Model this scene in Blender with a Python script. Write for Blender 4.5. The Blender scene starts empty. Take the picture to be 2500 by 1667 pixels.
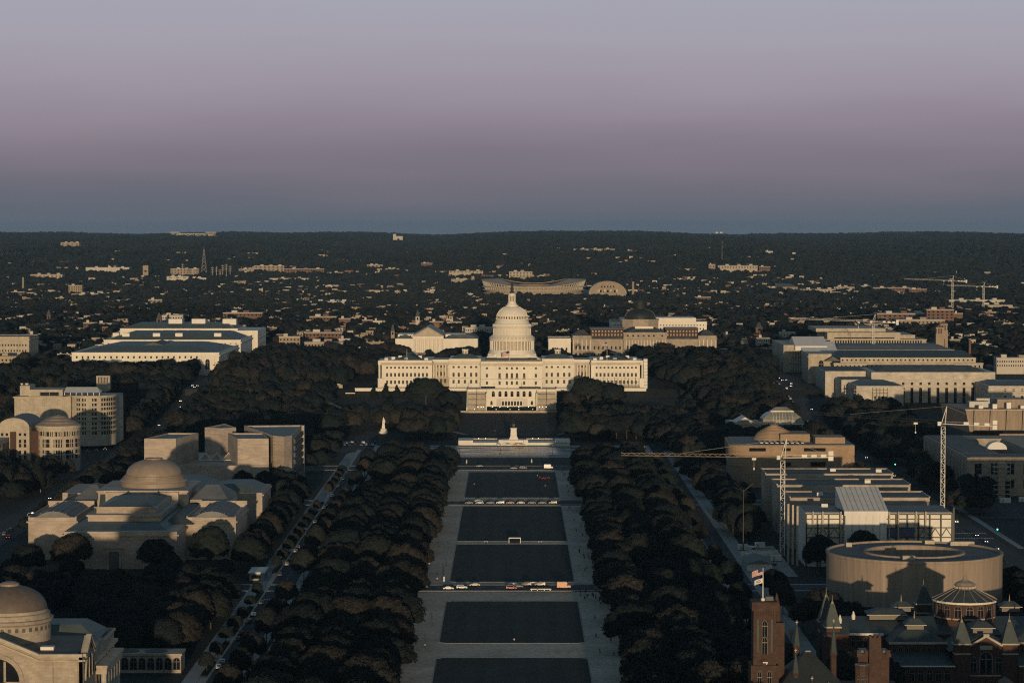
import bpy, math, random
import numpy as np
from mathutils import Vector
random.seed(7); rng = np.random.default_rng(7)
R = math.radians
sc = bpy.context.scene
COL = sc.collection
# ---------------------------------------------------------------- camera
cam = bpy.data.cameras.new('camera'); cam_o = bpy.data.objects.new('camera', cam); COL.objects.link(cam_o)
cam.sensor_width = 36; cam.lens = 36*6457/2500; cam.clip_start = 1; cam.clip_end = 40000
cam_o.location = (0, 0, 158); cam_o.rotation_euler = (R(90-2.514), 0, 0)
sc.camera = cam_o
# ---------------------------------------------------------------- sky
SUN_EL = 2.7
w = bpy.data.worlds.new('World'); sc.world = w; w.use_nodes = True
nt = w.node_tree; bg = nt.nodes['Background']
def wn(t): return nt.nodes.new(t)
sky = wn('ShaderNodeTexSky'); sky.sky_type = 'NISHITA'; sky.sun_disc = False
sky.sun_elevation = R(SUN_EL); sky.sun_rotation = R(178); sky.altitude = 100
sky.air_density = 1.0; sky.dust_density = 1.0; sky.ozone_density = 1.6
tc = wn('ShaderNodeTexCoord'); sp = wn('ShaderNodeSeparateXYZ'); nt.links.new(tc.outputs['Generated'], sp.inputs[0])
def lin(c):
    return tuple(((v/255)/12.92 if v/255 <= .04045 else ((v/255+.055)/1.055)**2.4) for v in c)
# dusk band above the horizon (earth shadow below, belt of pale violet above), by elevation only
ramp = wn('ShaderNodeValToRGB'); mr = wn('ShaderNodeMapRange')
mr.inputs[1].default_value = 0; mr.inputs[2].default_value = math.sin(R(20)); 
# the band is not ruler-straight: thin uneven layers of air shift it by a fraction of a degree
mpn = wn('ShaderNodeMapping'); mpn.inputs['Scale'].default_value = (3.2, 3.2, 26); nt.links.new(tc.outputs['Generated'], mpn.inputs[0])
nzs = wn('ShaderNodeTexNoise'); nzs.inputs['Scale'].default_value = 1.6; nzs.inputs['Detail'].default_value = 3; nt.links.new(mpn.outputs[0], nzs.inputs['Vector'])
nzr = wn('ShaderNodeMapRange'); nzr.inputs[3].default_value = -.011; nzr.inputs[4].default_value = .011; nt.links.new(nzs.outputs[0], nzr.inputs[0])
zad = wn('ShaderNodeMath'); nt.links.new(sp.outputs[2], zad.inputs[0]); nt.links.new(nzr.outputs[0], zad.inputs[1])
nt.links.new(zad.outputs[0], mr.inputs[0]); nt.links.new(mr.outputs[0], ramp.inputs[0])
stops = [(-.1,(92,102,115)),(.35,(98,104,116)),(.9,(112,110,121)),(1.55,(128,120,132)),(2.3,(145,135,148)),(3.1,(157,149,162)),(4.0,(164,160,172)),(4.9,(165,164,177)),(8,(140,156,168)),(14,(114,138,150)),(20,(96,122,136))]
els = ramp.color_ramp.elements
for i, (a, c) in enumerate(stops):
    p = max(0, math.sin(R(a))/math.sin(R(20)))
    e = els[i] if i < 2 else els.new(p)
    e.position = p; e.color = lin(c)+(1,)
mf = wn('ShaderNodeMapRange'); mf.inputs[1].default_value = math.sin(R(8)); mf.inputs[2].default_value = math.sin(R(30)); nt.links.new(sp.outputs[2], mf.inputs[0])
skm = wn('ShaderNodeVectorMath'); skm.operation = 'MULTIPLY_ADD'; skm.inputs[1].default_value = (.058, .078, .088); skm.inputs[2].default_value = (.043, .064, .077); nt.links.new(sky.outputs[0], skm.inputs[0])
mix = wn('ShaderNodeMix'); mix.data_type = 'RGBA'

# towards the sunset (behind the camera) the plain sky texture takes over: bright and warm
msf = wn('ShaderNodeMapRange'); msf.interpolation_type = 'SMOOTHSTEP'; msf.inputs[1].default_value = .35; msf.inputs[2].default_value = -.6; nt.links.new(sp.outputs[1], msf.inputs[0])
mmx = wn('ShaderNodeMath'); mmx.operation = 'MAXIMUM'; nt.links.new(msf.outputs[0], mmx.inputs[0]); nt.links.new(mf.outputs[0], mmx.inputs[1])
nt.links.new(mmx.outputs[0], mix.inputs['Factor']); nt.links.new(ramp.outputs[0], mix.inputs['A']); nt.links.new(skm.outputs[0], mix.inputs['B'])
nt.links.new(mix.outputs['Result'], bg.inputs[0]); bg.inputs[1].default_value = 1.0
# ---------------------------------------------------------------- sun (low, behind the camera)
sun = bpy.data.lights.new('sun', 'SUN'); sun.energy = 3.1; sun.angle = R(.5); sun.color = (1, .735, .44)
sun_o = bpy.data.objects.new('sun', sun); COL.objects.link(sun_o); sun_o.location = (100, -800, 300)
sun_o.rotation_euler = Vector((-.034, 1, -math.tan(R(SUN_EL)))).to_track_quat('-Z', 'Y').to_euler()
sc.view_settings.view_transform = 'Standard'; sc.view_settings.look = 'None'; sc.view_settings.gamma = 1
sc.view_settings.exposure = 0; sc.view_settings.use_curve_mapping = False
sc.cycles.use_denoising = False; sc.cycles.pixel_filter_type = 'BLACKMAN_HARRIS'; sc.cycles.filter_width = 1.15; sc.cycles.max_bounces = 4; sc.cycles.diffuse_bounces = 2; sc.cycles.glossy_bounces = 2
sc.cycles.volume_bounces = 0; sc.cycles.transparent_max_bounces = 4; sc.cycles.caustics_reflective = False
# ---------------------------------------------------------------- helpers
OFF = {}
class MB:
    def __init__(s): s.v = []; s.f = []; s.m = []
    def add(s, vs, fs, mi=0):
        o = len(s.v); s.v += [tuple(p) for p in vs]; s.f += [tuple(i+o for i in f) for f in fs]; s.m += [mi]*len(fs); return s
    def box(s, x0, x1, y0, y1, z0, z1, mi=0):
        return s.hip(x0, x1, y0, y1, z0, z1, 0, 0, mi)
    def hip(s, x0, x1, y0, y1, z0, z1, ix, iy, mi=0):
        vs = [(x0,y0,z0),(x1,y0,z0),(x1,y1,z0),(x0,y1,z0),(x0+ix,y0+iy,z1),(x1-ix,y0+iy,z1),(x1-ix,y1-iy,z1),(x0+ix,y1-iy,z1)]
        return s.add(vs, [(0,3,2,1),(4,5,6,7),(0,1,5,4),(1,2,6,5),(2,3,7,6),(3,0,4,7)], mi)
    def gable(s, x0, x1, y0, y1, z0, z1, ax='x', mi=0):   # ridge along ax
        if ax == 'x':
            m = (y0+y1)/2; r = [(x0,m,z1),(x1,m,z1)]; f = [(0,3,2,1),(0,1,5,4),(2,3,4,5),(3,0,4),(1,2,5)]
        else:
            m = (x0+x1)/2; r = [(m,y0,z1),(m,y1,z1)]; f = [(0,3,2,1),(0,1,4),(1,2,5,4),(2,3,5),(3,0,4,5)]
        return s.add([(x0,y0,z0),(x1,y0,z0),(x1,y1,z0),(x0,y1,z0)]+r, f, mi)
    def prism(s, poly, z0, z1, mi=0, sc=1.0):
        n = len(poly); cx = sum(p[0] for p in poly)/n; cy = sum(p[1] for p in poly)/n
        vs = [(x,y,z0) for x,y in poly]+[(cx+(x-cx)*sc,cy+(y-cy)*sc,z1) for x,y in poly]
        return s.add(vs, [tuple(range(n-1,-1,-1)), tuple(range(n,2*n))]+[(i,(i+1)%n,n+(i+1)%n,n+i) for i in range(n)], mi)
    def cyl(s, cx, cy, r, z0, z1, n=12, mi=0, r1=None, a=0):
        poly = [(cx+r*math.cos(a+2*math.pi*i/n), cy+r*math.sin(a+2*math.pi*i/n)) for i in range(n)]
        return s.prism(poly, z0, z1, mi, 1 if r1 is None else r1/r)
    def lathe(s, prof, n, cx=0, cy=0, mi=0, sx=1, sy=1):
        vs = [(cx+sx*r*math.cos(2*math.pi*i/n), cy+sy*r*math.sin(2*math.pi*i/n), z) for r, z in prof for i in range(n)]
        fs = [(k*n+i, k*n+(i+1)%n, (k+1)*n+(i+1)%n, (k+1)*n+i) for k in range(len(prof)-1) for i in range(n)]
        return s.add(vs, fs, mi)
    def bar(s, p, q, w, h=None, mi=0):
        p = Vector(p); q = Vector(q); h = h or w; d = (q-p).normalized()
        u = d.cross(Vector((0,0,1)));  u = Vector((1,0,0)) if u.length < 1e-4 else u.normalized()
        v = u.cross(d); u = u*w/2; v = v*h/2
        vs = [p-u-v,p+u-v,p+u+v,p-u+v,q-u-v,q+u-v,q+u+v,q-u+v]
        return s.add(vs, [(0,3,2,1),(4,5,6,7),(0,1,5,4),(1,2,6,5),(2,3,7,6),(3,0,4,7)], mi)
    def holes(s, P, U, W, H, rects, d, mi=0):   # wall panel from corner P along U with recessed openings (u,z,w,h)
        U = Vector(U); N = Vector((-U.y, U.x, 0)); P = Vector(P)   # N points inwards
        xs = sorted({0, W, *[v for r in rects for v in (r[0], r[0]+r[2])]}); zs = sorted({0, H, *[v for r in rects for v in (r[1], r[1]+r[3])]})
        pt = lambda u, z, k=0: P+U*u+N*k+Vector((0,0,z))
        for i in range(len(xs)-1):
            for j in range(len(zs)-1):
                u, z = (xs[i]+xs[i+1])/2, (zs[j]+zs[j+1])/2
                if any(r[0] < u < r[0]+r[2] and r[1] < z < r[1]+r[3] for r in rects): continue
                s.add([pt(xs[i],zs[j]),pt(xs[i+1],zs[j]),pt(xs[i+1],zs[j+1]),pt(xs[i],zs[j+1])], [(0,1,2,3)], mi)
        for a, b, c, h in rects:
            q = [(a,b),(a+c,b),(a+c,b+h),(a,b+h)]
            s.add([pt(*p) for p in q]+[pt(*p, d) for p in q], [(0,4,5,1),(1,5,6,2),(2,6,7,3),(3,7,4,0)], mi)
        return s
    def mesh(s, name, mats, off=(0,0,0), smooth=False):
        me = bpy.data.meshes.new(name)
        v = np.array(s.v, dtype=float)-np.array(off) if s.v else []
        me.from_pydata([tuple(p) for p in v], [], s.f)
        for m in (mats if isinstance(mats, (list, tuple)) else [mats]): me.materials.append(m)
        if any(s.m): me.polygons.foreach_set('material_index', s.m)
        if smooth: me.polygons.foreach_set('use_smooth', [True]*len(me.polygons))
        me.update(); return me
def link(name, data, parent=None, loc=(0,0,0), rz=0, scale=None):
    o = bpy.data.objects.new(name, data); COL.objects.link(o); o.location = loc
    if rz: o.rotation_euler = (0,0,rz)
    if scale: o.scale = scale
    if parent is not None: o.parent = parent
    return o
def tag(o, label, cat=None, group=None, kind=None):
    if label: o['label'] = label
    if cat: o['category'] = cat
    if group: o['group'] = group
    if kind: o['kind'] = kind
    return o
def thing(name, label, cat, loc=(0,0,0), rz=0, group=None):
    o = link(name, None, None, loc, rz); OFF[o.name] = tuple(loc); return tag(o, label, cat, group)
def ob(name, mb, mats, parent=None, smooth=False, label=None):     # mesh given in world coordinates
    off = OFF.get(parent.name, (0,0,0)) if parent else (0,0,0)
    o = link(name, mb.mesh(name, mats, off, smooth), parent)
    if parent: OFF[o.name] = off
    if label: o['label'] = label
    return o
def put(name, me, parent, p, rz=0, scale=None):                    # shared mesh at a world position under a thing
    off = OFF.get(parent.name, (0,0,0)) if parent else (0,0,0)
    return link(name, me, parent, (p[0]-off[0], p[1]-off[1], p[2]-off[2]), rz, scale)
def struct(name, mb, mats, smooth=False): return tag(ob(name, mb, mats, None, smooth), None, None, None, 'structure')
def stuff(o, label, cat): return tag(o, label, cat, None, 'stuff')
def ordw(n):
    W = 'first second third fourth fifth sixth seventh eighth ninth tenth eleventh twelfth'.split()
    return W[n-1] if n <= 12 else f'{n}' + {1:'st',2:'nd',3:'rd'}.get(n % 10 if n % 100 not in (11,12,13) else 0, 'th')
# ---------------------------------------------------------------- materials
def mat(name, col, rough=.8, var=.25, scale=.4, fine=0, spec=.3, metal=0, bump=0, emit=None, rnd=None, course=None, streak=0, crown=0):
    m = bpy.data.materials.new(name); m.use_nodes = True; t = m.node_tree; n = t.nodes; L = t.links.new
    b = n['Principled BSDF']; b.inputs['Roughness'].default_value = rough; b.inputs['Specular IOR Level'].default_value = spec; b.inputs['Metallic'].default_value = metal
    if emit:
        b.inputs['Emission Color'].default_value = emit[0]+(1,); b.inputs['Emission Strength'].default_value = emit[1]
    g = n.new('ShaderNodeNewGeometry'); pos = g.outputs['Position']
    no = n.new('ShaderNodeTexNoise'); no.inputs['Scale'].default_value = scale; no.inputs['Detail'].default_value = 5; no.inputs['Roughness'].default_value = .65
    if streak:
        mp = n.new('ShaderNodeMapping'); mp.inputs['Scale'].default_value = (1,1,streak); L(pos, mp.inputs[0]); L(mp.outputs[0], no.inputs['Vector'])
    else: L(pos, no.inputs['Vector'])
    r = n.new('ShaderNodeMapRange'); r.inputs[1].default_value = .3; r.inputs[2].default_value = .7; r.inputs[3].default_value = 1-var; r.inputs[4].default_value = 1+var*.6
    L(no.outputs[0], r.inputs[0]); fac = r.outputs[0]
    if fine:
        n2 = n.new('ShaderNodeTexNoise'); n2.inputs['Scale'].default_value = fine; n2.inputs['Detail'].default_value = 2; L(pos, n2.inputs['Vector'])
        r2 = n.new('ShaderNodeMapRange'); r2.inputs[1].default_value = .3; r2.inputs[2].default_value = .7; r2.inputs[3].default_value = .7; r2.inputs[4].default_value = 1.2
        L(n2.outputs[0], r2.inputs[0]); mm = n.new('ShaderNodeMath'); mm.operation = 'MULTIPLY'; L(fac, mm.inputs[0]); L(r2.outputs[0], mm.inputs[1]); fac = mm.outputs[0]
    if course:   # ashlar courses (stones too small to pick apart): height, length, contrast
        sx = n.new('ShaderNodeSeparateXYZ'); L(pos, sx.inputs[0]); ad = n.new('ShaderNodeMath'); L(sx.outputs[0], ad.inputs[0]); L(sx.outputs[1], ad.inputs[1])
        cb = n.new('ShaderNodeCombineXYZ'); L(ad.outputs[0], cb.inputs[0]); L(sx.outputs[2], cb.inputs[1])
        br = n.new('ShaderNodeTexBrick'); br.inputs['Scale'].default_value = 1; br.inputs['Row Height'].default_value = course[0]; br.inputs['Brick Width'].default_value = course[1]
        br.inputs['Mortar Size'].default_value = course[0]*.04; k = course[2]
        br.inputs['Color1'].default_value = (1-k,)*3+(1,); br.inputs['Color2'].default_value = (1+k*.6,)*3+(1,); br.inputs['Mortar'].default_value = (1-1.6*k,)*3+(1,)
        L(cb.outputs[0], br.inputs['Vector']); mm = n.new('ShaderNodeMath'); mm.operation = 'MULTIPLY'; L(fac, mm.inputs[0]); L(br.outputs['Color'], mm.inputs[1]); fac = mm.outputs[0]
    if rnd:      # per-object colour from a list
        oi = n.new('ShaderNodeObjectInfo'); cr = n.new('ShaderNodeValToRGB'); cr.color_ramp.interpolation = 'CONSTANT' if rnd[0] == 'c' else 'LINEAR'
        cs = rnd[1]
        for i, c in enumerate(cs):
            e = cr.color_ramp.elements[i] if i < 2 else cr.color_ramp.elements.new(i/len(cs))
            e.position = i/len(cs); e.color = c+(1,)
        L(oi.outputs['Random'], cr.inputs[0]); base = cr.outputs[0]
    else:
        rg = n.new('ShaderNodeRGB'); rg.outputs[0].default_value = col+(1,); base = rg.outputs[0]
    vm = n.new('ShaderNodeVectorMath'); vm.operation = 'SCALE'; L(base, vm.inputs[0]); L(fac, vm.inputs['Scale']); L(vm.outputs[0], b.inputs['Base Color'])
    if crown:    # foliage scatters light softly: bend the leaf normals towards the crown's own curve
        to = n.new('ShaderNodeTexCoord'); s1 = n.new('ShaderNodeVectorMath'); s1.operation = 'SUBTRACT'; s1.inputs[1].default_value = (0,0,crown); L(to.outputs['Object'], s1.inputs[0])
        s2 = n.new('ShaderNodeVectorMath'); s2.operation = 'NORMALIZE'; L(s1.outputs[0], s2.inputs[0]); vt = n.new('ShaderNodeVectorTransform'); vt.vector_type = 'NORMAL'; vt.convert_from = 'OBJECT'; vt.convert_to = 'WORLD'; L(s2.outputs[0], vt.inputs[0])
        s3 = n.new('ShaderNodeVectorMath'); s3.operation = 'SCALE'; s3.inputs['Scale'].default_value = .8; L(g.outputs['Normal'], s3.inputs[0]); s4 = n.new('ShaderNodeVectorMath'); L(vt.outputs[0], s4.inputs[0]); L(s3.outputs[0], s4.inputs[1])
        s5 = n.new('ShaderNodeVectorMath'); s5.operation = 'NORMALIZE'; L(s4.outputs[0], s5.inputs[0]); L(s5.outputs[0], b.inputs['Normal'])
    if bump:
        bp = n.new('ShaderNodeBump'); bp.inputs['Strength'].default_value = bump; bp.inputs['Distance'].default_value = .2; L(fac, bp.inputs['Height']); L(bp.outputs[0], b.inputs['Normal'])
    return m
white_stone = mat('white_stone', (.70,.65,.57), .75, .12, .12, streak=.3); trim_stone = mat('shaded_weathered_trim', (.50,.44,.36), .8, .25, .3)  # trim colour darkened for soot and for occlusion shade around the mouldings
marble = mat('marble', (.50,.45,.39), .7, .24, .15, course=(1.0,2.6,.12))
pink_marble = mat('pink_marble', (.40,.335,.285), .7, .24, .1, course=(1.0,3.4,.15))
limestone = mat('limestone', (.44,.385,.31), .8, .24, .2, course=(.9,2.2,.12), streak=.4)
granite = mat('granite', (.36,.305,.25), .8, .26, .15, course=(.9,2.2,.14))
kasota = mat('kasota_stone', (.34,.24,.165), .85, .15, .15, course=(.45,1.6,.14))
concrete = mat('concrete', (.30,.24,.195), .85, .28, .5, streak=.06)
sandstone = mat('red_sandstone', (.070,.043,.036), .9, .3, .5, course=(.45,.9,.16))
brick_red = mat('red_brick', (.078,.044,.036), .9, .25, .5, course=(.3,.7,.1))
slate = mat('slate_roof', (.05,.064,.068), .6, .2, .4, course=(.5,.6,.12))
copper = mat('green_copper', (.080,.100,.098), .5, .25, .2)
dark_roof = mat('dark_roof', (.10,.10,.098), .7, .35, .15)
grey_roof = mat('grey_roof', (.17,.175,.18), .7, .25, .12)
patina = mat('dark_patina', (.022,.029,.030), .5, .25, .3)
brown_dome = mat('brown_tile', (.13,.105,.09), .6, .2, .5, course=(.35,.5,.12))
lead_dome = mat('lead_coated_dome', (.26,.21,.17), .5, .2, .2)
bronze = mat('dark_bronze', (.03,.035,.033), .45, .3, 1)
glass = mat('window_glass', (.012,.015,.02), .035, .3, .3, spec=.35)
frame_w = mat('window_frame', (.16,.145,.13), .6, .1, 1)
conservatory = mat('conservatory_glass', (.24,.225,.19), .3, .25, .25, spec=.6)
steel = mat('galvanised_steel', (.35,.33,.31), .5, .2, .5, metal=.2)
white_paint = mat('white_paint', (.70,.67,.62), .6, .12, .3)
tarp = mat('white_tarpaulin', (.66,.64,.62), .7, .12, .2, streak=.2)
asphalt = mat('asphalt', (.042,.046,.05), .9, .25, .05, fine=1.2)
paving = mat('paving', (.30,.30,.29), .9, .2, .08, fine=1.5)
gravel = mat('gravel', (.47,.405,.335), .95, .3, .035, fine=.5)
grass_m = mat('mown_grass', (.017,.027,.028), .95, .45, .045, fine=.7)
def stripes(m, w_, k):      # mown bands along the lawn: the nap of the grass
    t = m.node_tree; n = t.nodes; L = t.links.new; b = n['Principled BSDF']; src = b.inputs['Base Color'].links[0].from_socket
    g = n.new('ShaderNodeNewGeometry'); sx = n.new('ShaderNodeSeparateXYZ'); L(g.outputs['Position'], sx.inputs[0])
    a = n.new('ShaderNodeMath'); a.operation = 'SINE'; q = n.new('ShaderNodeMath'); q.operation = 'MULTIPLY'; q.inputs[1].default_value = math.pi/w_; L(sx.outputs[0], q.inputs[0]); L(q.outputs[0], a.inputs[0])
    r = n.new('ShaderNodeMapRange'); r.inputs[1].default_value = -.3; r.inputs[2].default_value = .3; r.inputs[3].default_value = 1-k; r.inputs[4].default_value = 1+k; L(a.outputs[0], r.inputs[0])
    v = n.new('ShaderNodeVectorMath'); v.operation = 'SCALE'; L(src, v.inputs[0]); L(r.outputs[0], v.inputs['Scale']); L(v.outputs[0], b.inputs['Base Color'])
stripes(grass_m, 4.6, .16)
earth = mat('park_ground', (.020,.025,.025), .95, .35, .03, fine=.3)
water = mat('pool_water', (.03,.045,.055), .25, .3, .03, spec=.5)
paint_line = mat('road_paint', (.65,.65,.62), .8, .2, .5)
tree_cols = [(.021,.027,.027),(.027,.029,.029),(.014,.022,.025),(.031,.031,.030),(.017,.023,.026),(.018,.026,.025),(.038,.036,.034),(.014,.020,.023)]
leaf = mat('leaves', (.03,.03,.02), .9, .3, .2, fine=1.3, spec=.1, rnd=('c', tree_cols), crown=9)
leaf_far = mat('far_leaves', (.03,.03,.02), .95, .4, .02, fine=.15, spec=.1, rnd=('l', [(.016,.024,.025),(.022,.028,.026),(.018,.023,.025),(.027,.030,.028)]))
pine = mat('needles', (.013,.019,.017), .95, .3, .3, spec=.1)
bark = mat('bark', (.06,.05,.042), .95, .3, 2)
bark_pale = mat('pale_bark', (.25,.22,.19), .95, .3, 2)
# ---------------------------------------------------------------- terrain
def sm(a, b, t):
    t = np.clip((t-a)/(b-a), 0, 1); return t*t*(3-2*t)
def ground(x, y):
    x = np.asarray(x, float); y = np.asarray(y, float)
    side = 22*sm(1930, 2340, y)
    mid = 5.5*np.clip((y-1985)/190, 0, 1)+16*sm(2192, 2205, y)
    k = sm(36, 75, np.abs(x))*(1-sm(2205, 2215, y)); k = np.where(y > 2205, 1, k)
    slope = np.minimum(side, 6+9*sm(2040, 2195, y)) if True else side
    near = np.where(np.abs(x) < 150, slope, side)
    z = np.where(y < 2205, mid*(1-k)+near*k, np.maximum(side, 21))
    z = z-17*sm(3300, 5200, y)
    u = x/1000
    z = z+sm(5900, 8300, y+500*np.sin(u*2.1+1))*(56+8*np.sin(u*3.3)+4*np.sin(u*7.1+2))*np.where(y > 5000, 1, 0)
    z = z+sm(8600, 12500, y+700*np.sin(u*1.3))*(22+3*np.sin(u*1.9+.5)+1.5*np.sin(u*6))
    z = z+sm(12500, 15500, y)*(9+2*np.sin(u*1.4+2)+1.2*np.sin(u*4.7))
    return z-.12
def gz(x, y): return float(ground(x, y))
ys = np.concatenate([np.arange(-600, 1900, 100), np.arange(1900, 2400, 6.25), np.arange(2400, 3400, 50), np.arange(3400, 9000, 140), np.arange(9000, 17201, 280)])
vs, fs = [], []; NX = 121
for j, y in enumerate(ys):
    half = max(900, .28*y+300)
    xs_ = np.concatenate([np.linspace(-half, -160, 30), np.linspace(-150, 150, 61), np.linspace(160, half, 30)])
    for x, z in zip(xs_, ground(xs_, np.full_like(xs_, y))): vs.append((x, y, z))
for j in range(len(ys)-1):
    for i in range(NX-1): fs.append((j*NX+i, j*NX+i+1, (j+1)*NX+i+1, (j+1)*NX+i))
struct('ground', MB().add(vs, fs), earth, True)
# ---------------------------------------------------------------- the Mall: gravel, lawn panels, streets
def sheet(name, x0, x1, y0, y1, z, m): return struct(name, MB().box(x0, x1, y0, y1, z-.03, z), m)
sheet('gravel_walk', -41, 41, 700, 1136, .004, gravel); sheet('gravel_walk', -41, 41, 1163, 1489, .004, gravel); sheet('gravel_walk', -41, 41, 1519, 1702, .004, gravel)
lawns = [(815, 962, 2.5), (996, 1108, 2.5), (1168, 1306, 2), (1319, 1484, 1), (1531, 1692, 1)]
for i, (a, b, c) in enumerate(lawns):
    q = lambda e: [(-27.5-e+c,a-e),(27.5+e-c,a-e),(27.5+e,a+c-e),(27.5+e,b-c+e),(27.5+e-c,b+e),(-27.5-e+c,b+e),(-27.5-e,b-c+e),(-27.5-e,a+c-e)]
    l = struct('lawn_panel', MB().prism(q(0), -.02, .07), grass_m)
    k = MB(); P, Q = q(0), q(.35)
    for n_ in range(8):
        m_ = (n_+1) % 8; k.prism([P[n_], P[m_], Q[m_], Q[n_]][::-1], -.02, .11)
    OFF[l.name] = (0,0,0); ob('kerb', k, paving, l)
def street(name, x0, x1, y0, y1, ax, kerb=True, z=.01, side=2.6):
    r = struct(name, MB().box(x0, x1, y0, y1, z-.06, z), asphalt); OFF[r.name] = (0,0,0)
    for s in (-1, 1):
        if ax == 'x':
            e = y0 if s < 0 else y1; b = MB().box(x0, x1, min(e, e+s*side), max(e, e+s*side), z-.06, z+.13)
        else:
            e = x0 if s < 0 else x1; b = MB().box(min(e, e+s*side), max(e, e+s*side), y0, y1, z-.06, z+.13)
        if kerb: ob('pavement', b, paving, r)
    d = MB()
    if ax == 'x':
        for x in np.arange(x0+2, x1-2, 9): d.box(x, x+3, (y0+y1)/2-.08, (y0+y1)/2+.08, z, z+.006)
    else:
        for y in np.arange(y0+2, y1-2, 9): d.box((x0+x1)/2-.08, (x0+x1)/2+.08, y, y+3, z, z+.006)
    ob('lane_marking', d, paint_line, r)
    return r
s7 = street('road', -260, 230, 1141, 1158, 'x'); s4 = street('road', -260, 230, 1494, 1514, 'x'); s3 = street('road', -260, 230, 1707, 1734, 'x')
md = street('road', -106, -95.5, 700, 1860, 'y', z=.016, side=3); jd = street('road', 96, 106, 700, 1860, 'y', z=.016, side=3)
ca = street('road', -274, -252, 1000, 2900, 'y', False, z=.022); ia = street('road', 222, 244, 1000, 2050, 'y', False, z=.022)
for a, b in ((-114.5, -109.2), (-91, -85)): sheet('footpath', a, b, 900, 1860, .03, paving if a < -100 else gravel)
for a, b in ((86, 91), (109.2, 113)): sheet('footpath', a, b, 900, 1860, .03, gravel if a < 100 else paving)
for y in (1180, 1330): sheet('footpath', -92, -41, y, y+4, .03, gravel); sheet('footpath', 41, 92, y+30, y+34, .03, gravel)
cw = MB()
for y0 in (1112, 1137.5, 1159, 1490, 1516):
    for x in np.arange(-105, -96.5, 1.15): cw.box(x, x+.6, y0, y0+2.4, .02, .03)
    for x in np.arange(96.8, 105.5, 1.15): cw.box(x, x+.6, y0, y0+2.4, .02, .03)
OFF[md.name] = (0,0,0); ob('crosswalk', cw, paint_line, md)
cw = MB()
for y0 in (1330, 1352):
    for x in np.arange(223, 243, 1.3): cw.box(x, x+.65, y0, y0+3, .03, .045)
ob('crosswalk', cw, paint_line, ia)
# roads up the hill beside the grounds, laid on the slope
def ribbon(name, pts, wdt, m, dz=.25):
    b = MB(); P = []
    for (x0, y0), (x1, y1) in zip(pts, pts[1:]):
        n_ = max(2, int(math.hypot(x1-x0, y1-y0)/6))
        P += [(x0+(x1-x0)*i/n_, y0+(y1-y0)*i/n_) for i in range(n_)]
    P.append(pts[-1]); V = []
    for i, (x, y) in enumerate(P):
        a, c = P[max(0, i-1)], P[min(len(P)-1, i+1)]; dx, dy = c[0]-a[0], c[1]-a[1]; l = math.hypot(dx, dy); nx, ny = dy/l*wdt/2, -dx/l*wdt/2
        z = gz(x, y)+dz
        V += [(x-nx, y-ny, z), (x+nx, y+ny, z)]
    b.add(V, [(2*i, 2*i+1, 2*i+3, 2*i+2) for i in range(len(P)-1)])
    return struct(name, b, m)
ribbon('road', [(-262,1862),(-263,2350),(-258,2900)], 20, asphalt, .5)
ribbon('road', [(-255,1500),(-215,1590),(-118,1850),(-95,1880)], 22, asphalt, .16)
ribbon('road', [(-110,1840),(-110,1960),(-100,2030)], 14, asphalt, .2)
ribbon('road', [(232,2040),(240,2400)], 20, asphalt, .3)
ribbon('road', [(105,1850),(130,1960),(232,2060)], 14, asphalt, .3)
ribbon('footpath', [(-34,1990),(-70,2060),(-130,2110),(-165,2200)], 4, paving, .2)
ribbon('footpath', [(34,1990),(70,2060),(130,2110),(165,2200)], 4, paving, .2)
ribbon('footpath', [(-95,1890),(-165,1985),(-235,2010)], 4, paving, .2)
ribbon('footpath', [(-40,2162),(0,2162),(40,2162)], 9, paving, .3)
# reflecting pool, partly drained, with its stone rim
p = struct('reflecting_pool', MB().box(-95, 95, 1818, 1882, -.2, -.02), water); OFF[p.name] = (0,0,0)
rim = MB().box(-98, 98, 1811, 1818, -.1, .35).box(-98, 98, 1882, 1893, -.1, .3).box(-98, -95, 1818, 1882, -.1, .3).box(95, 98, 1818, 1882, -.1, .3)
ob('rim', rim, paving, p)
mud = MB()
def blob(mb, cx, cy, rx, ry, z, n_=22):
    poly = [(cx+rx*math.cos(t)*(1+.25*math.sin(3*t+cx)), cy+ry*math.sin(t)*(1+.3*math.sin(2*t+cy))) for t in [2*math.pi*i/n_ for i in range(n_)]]
    mb.prism(poly, z-.04, z)
for cx, cy, rx, ry in ((-42,1872,22,5),(-15,1858,18,4),(20,1862,16,2.2),(45,1861,14,2),(10,1829,34,2.4),(50,1830,12,2),(-48,1842,30,5),(70,1850,20,6)): blob(mud, cx, cy, rx, ry, .03)
ob('silt_bank', mud, gravel, p)
pale = MB()
for cx, cy, rx, ry in ((-16,1860,14,1.0),(24,1863,18,1.0),(44,1862,8,1.3),(4,1833,30,.9),(14,1835,10,1.6),(48,1834,8,1.2),(-40,1858,10,.8)): blob(pale, cx, cy, rx, ry, .07)
ob('pale_silt', pale, white_paint, p)
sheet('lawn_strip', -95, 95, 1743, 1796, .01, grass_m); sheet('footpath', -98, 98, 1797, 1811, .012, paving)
FOOT = []      # footprints no tree or house may enter
for i, y in enumerate(range(920, 1690, 46)):
    if 1130 < y < 1180 or 1480 < y < 1530: continue
    struct('planting_strip', MB().box(-109.1,-106.9,y,y+30,0,.75), pine); 
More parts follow.
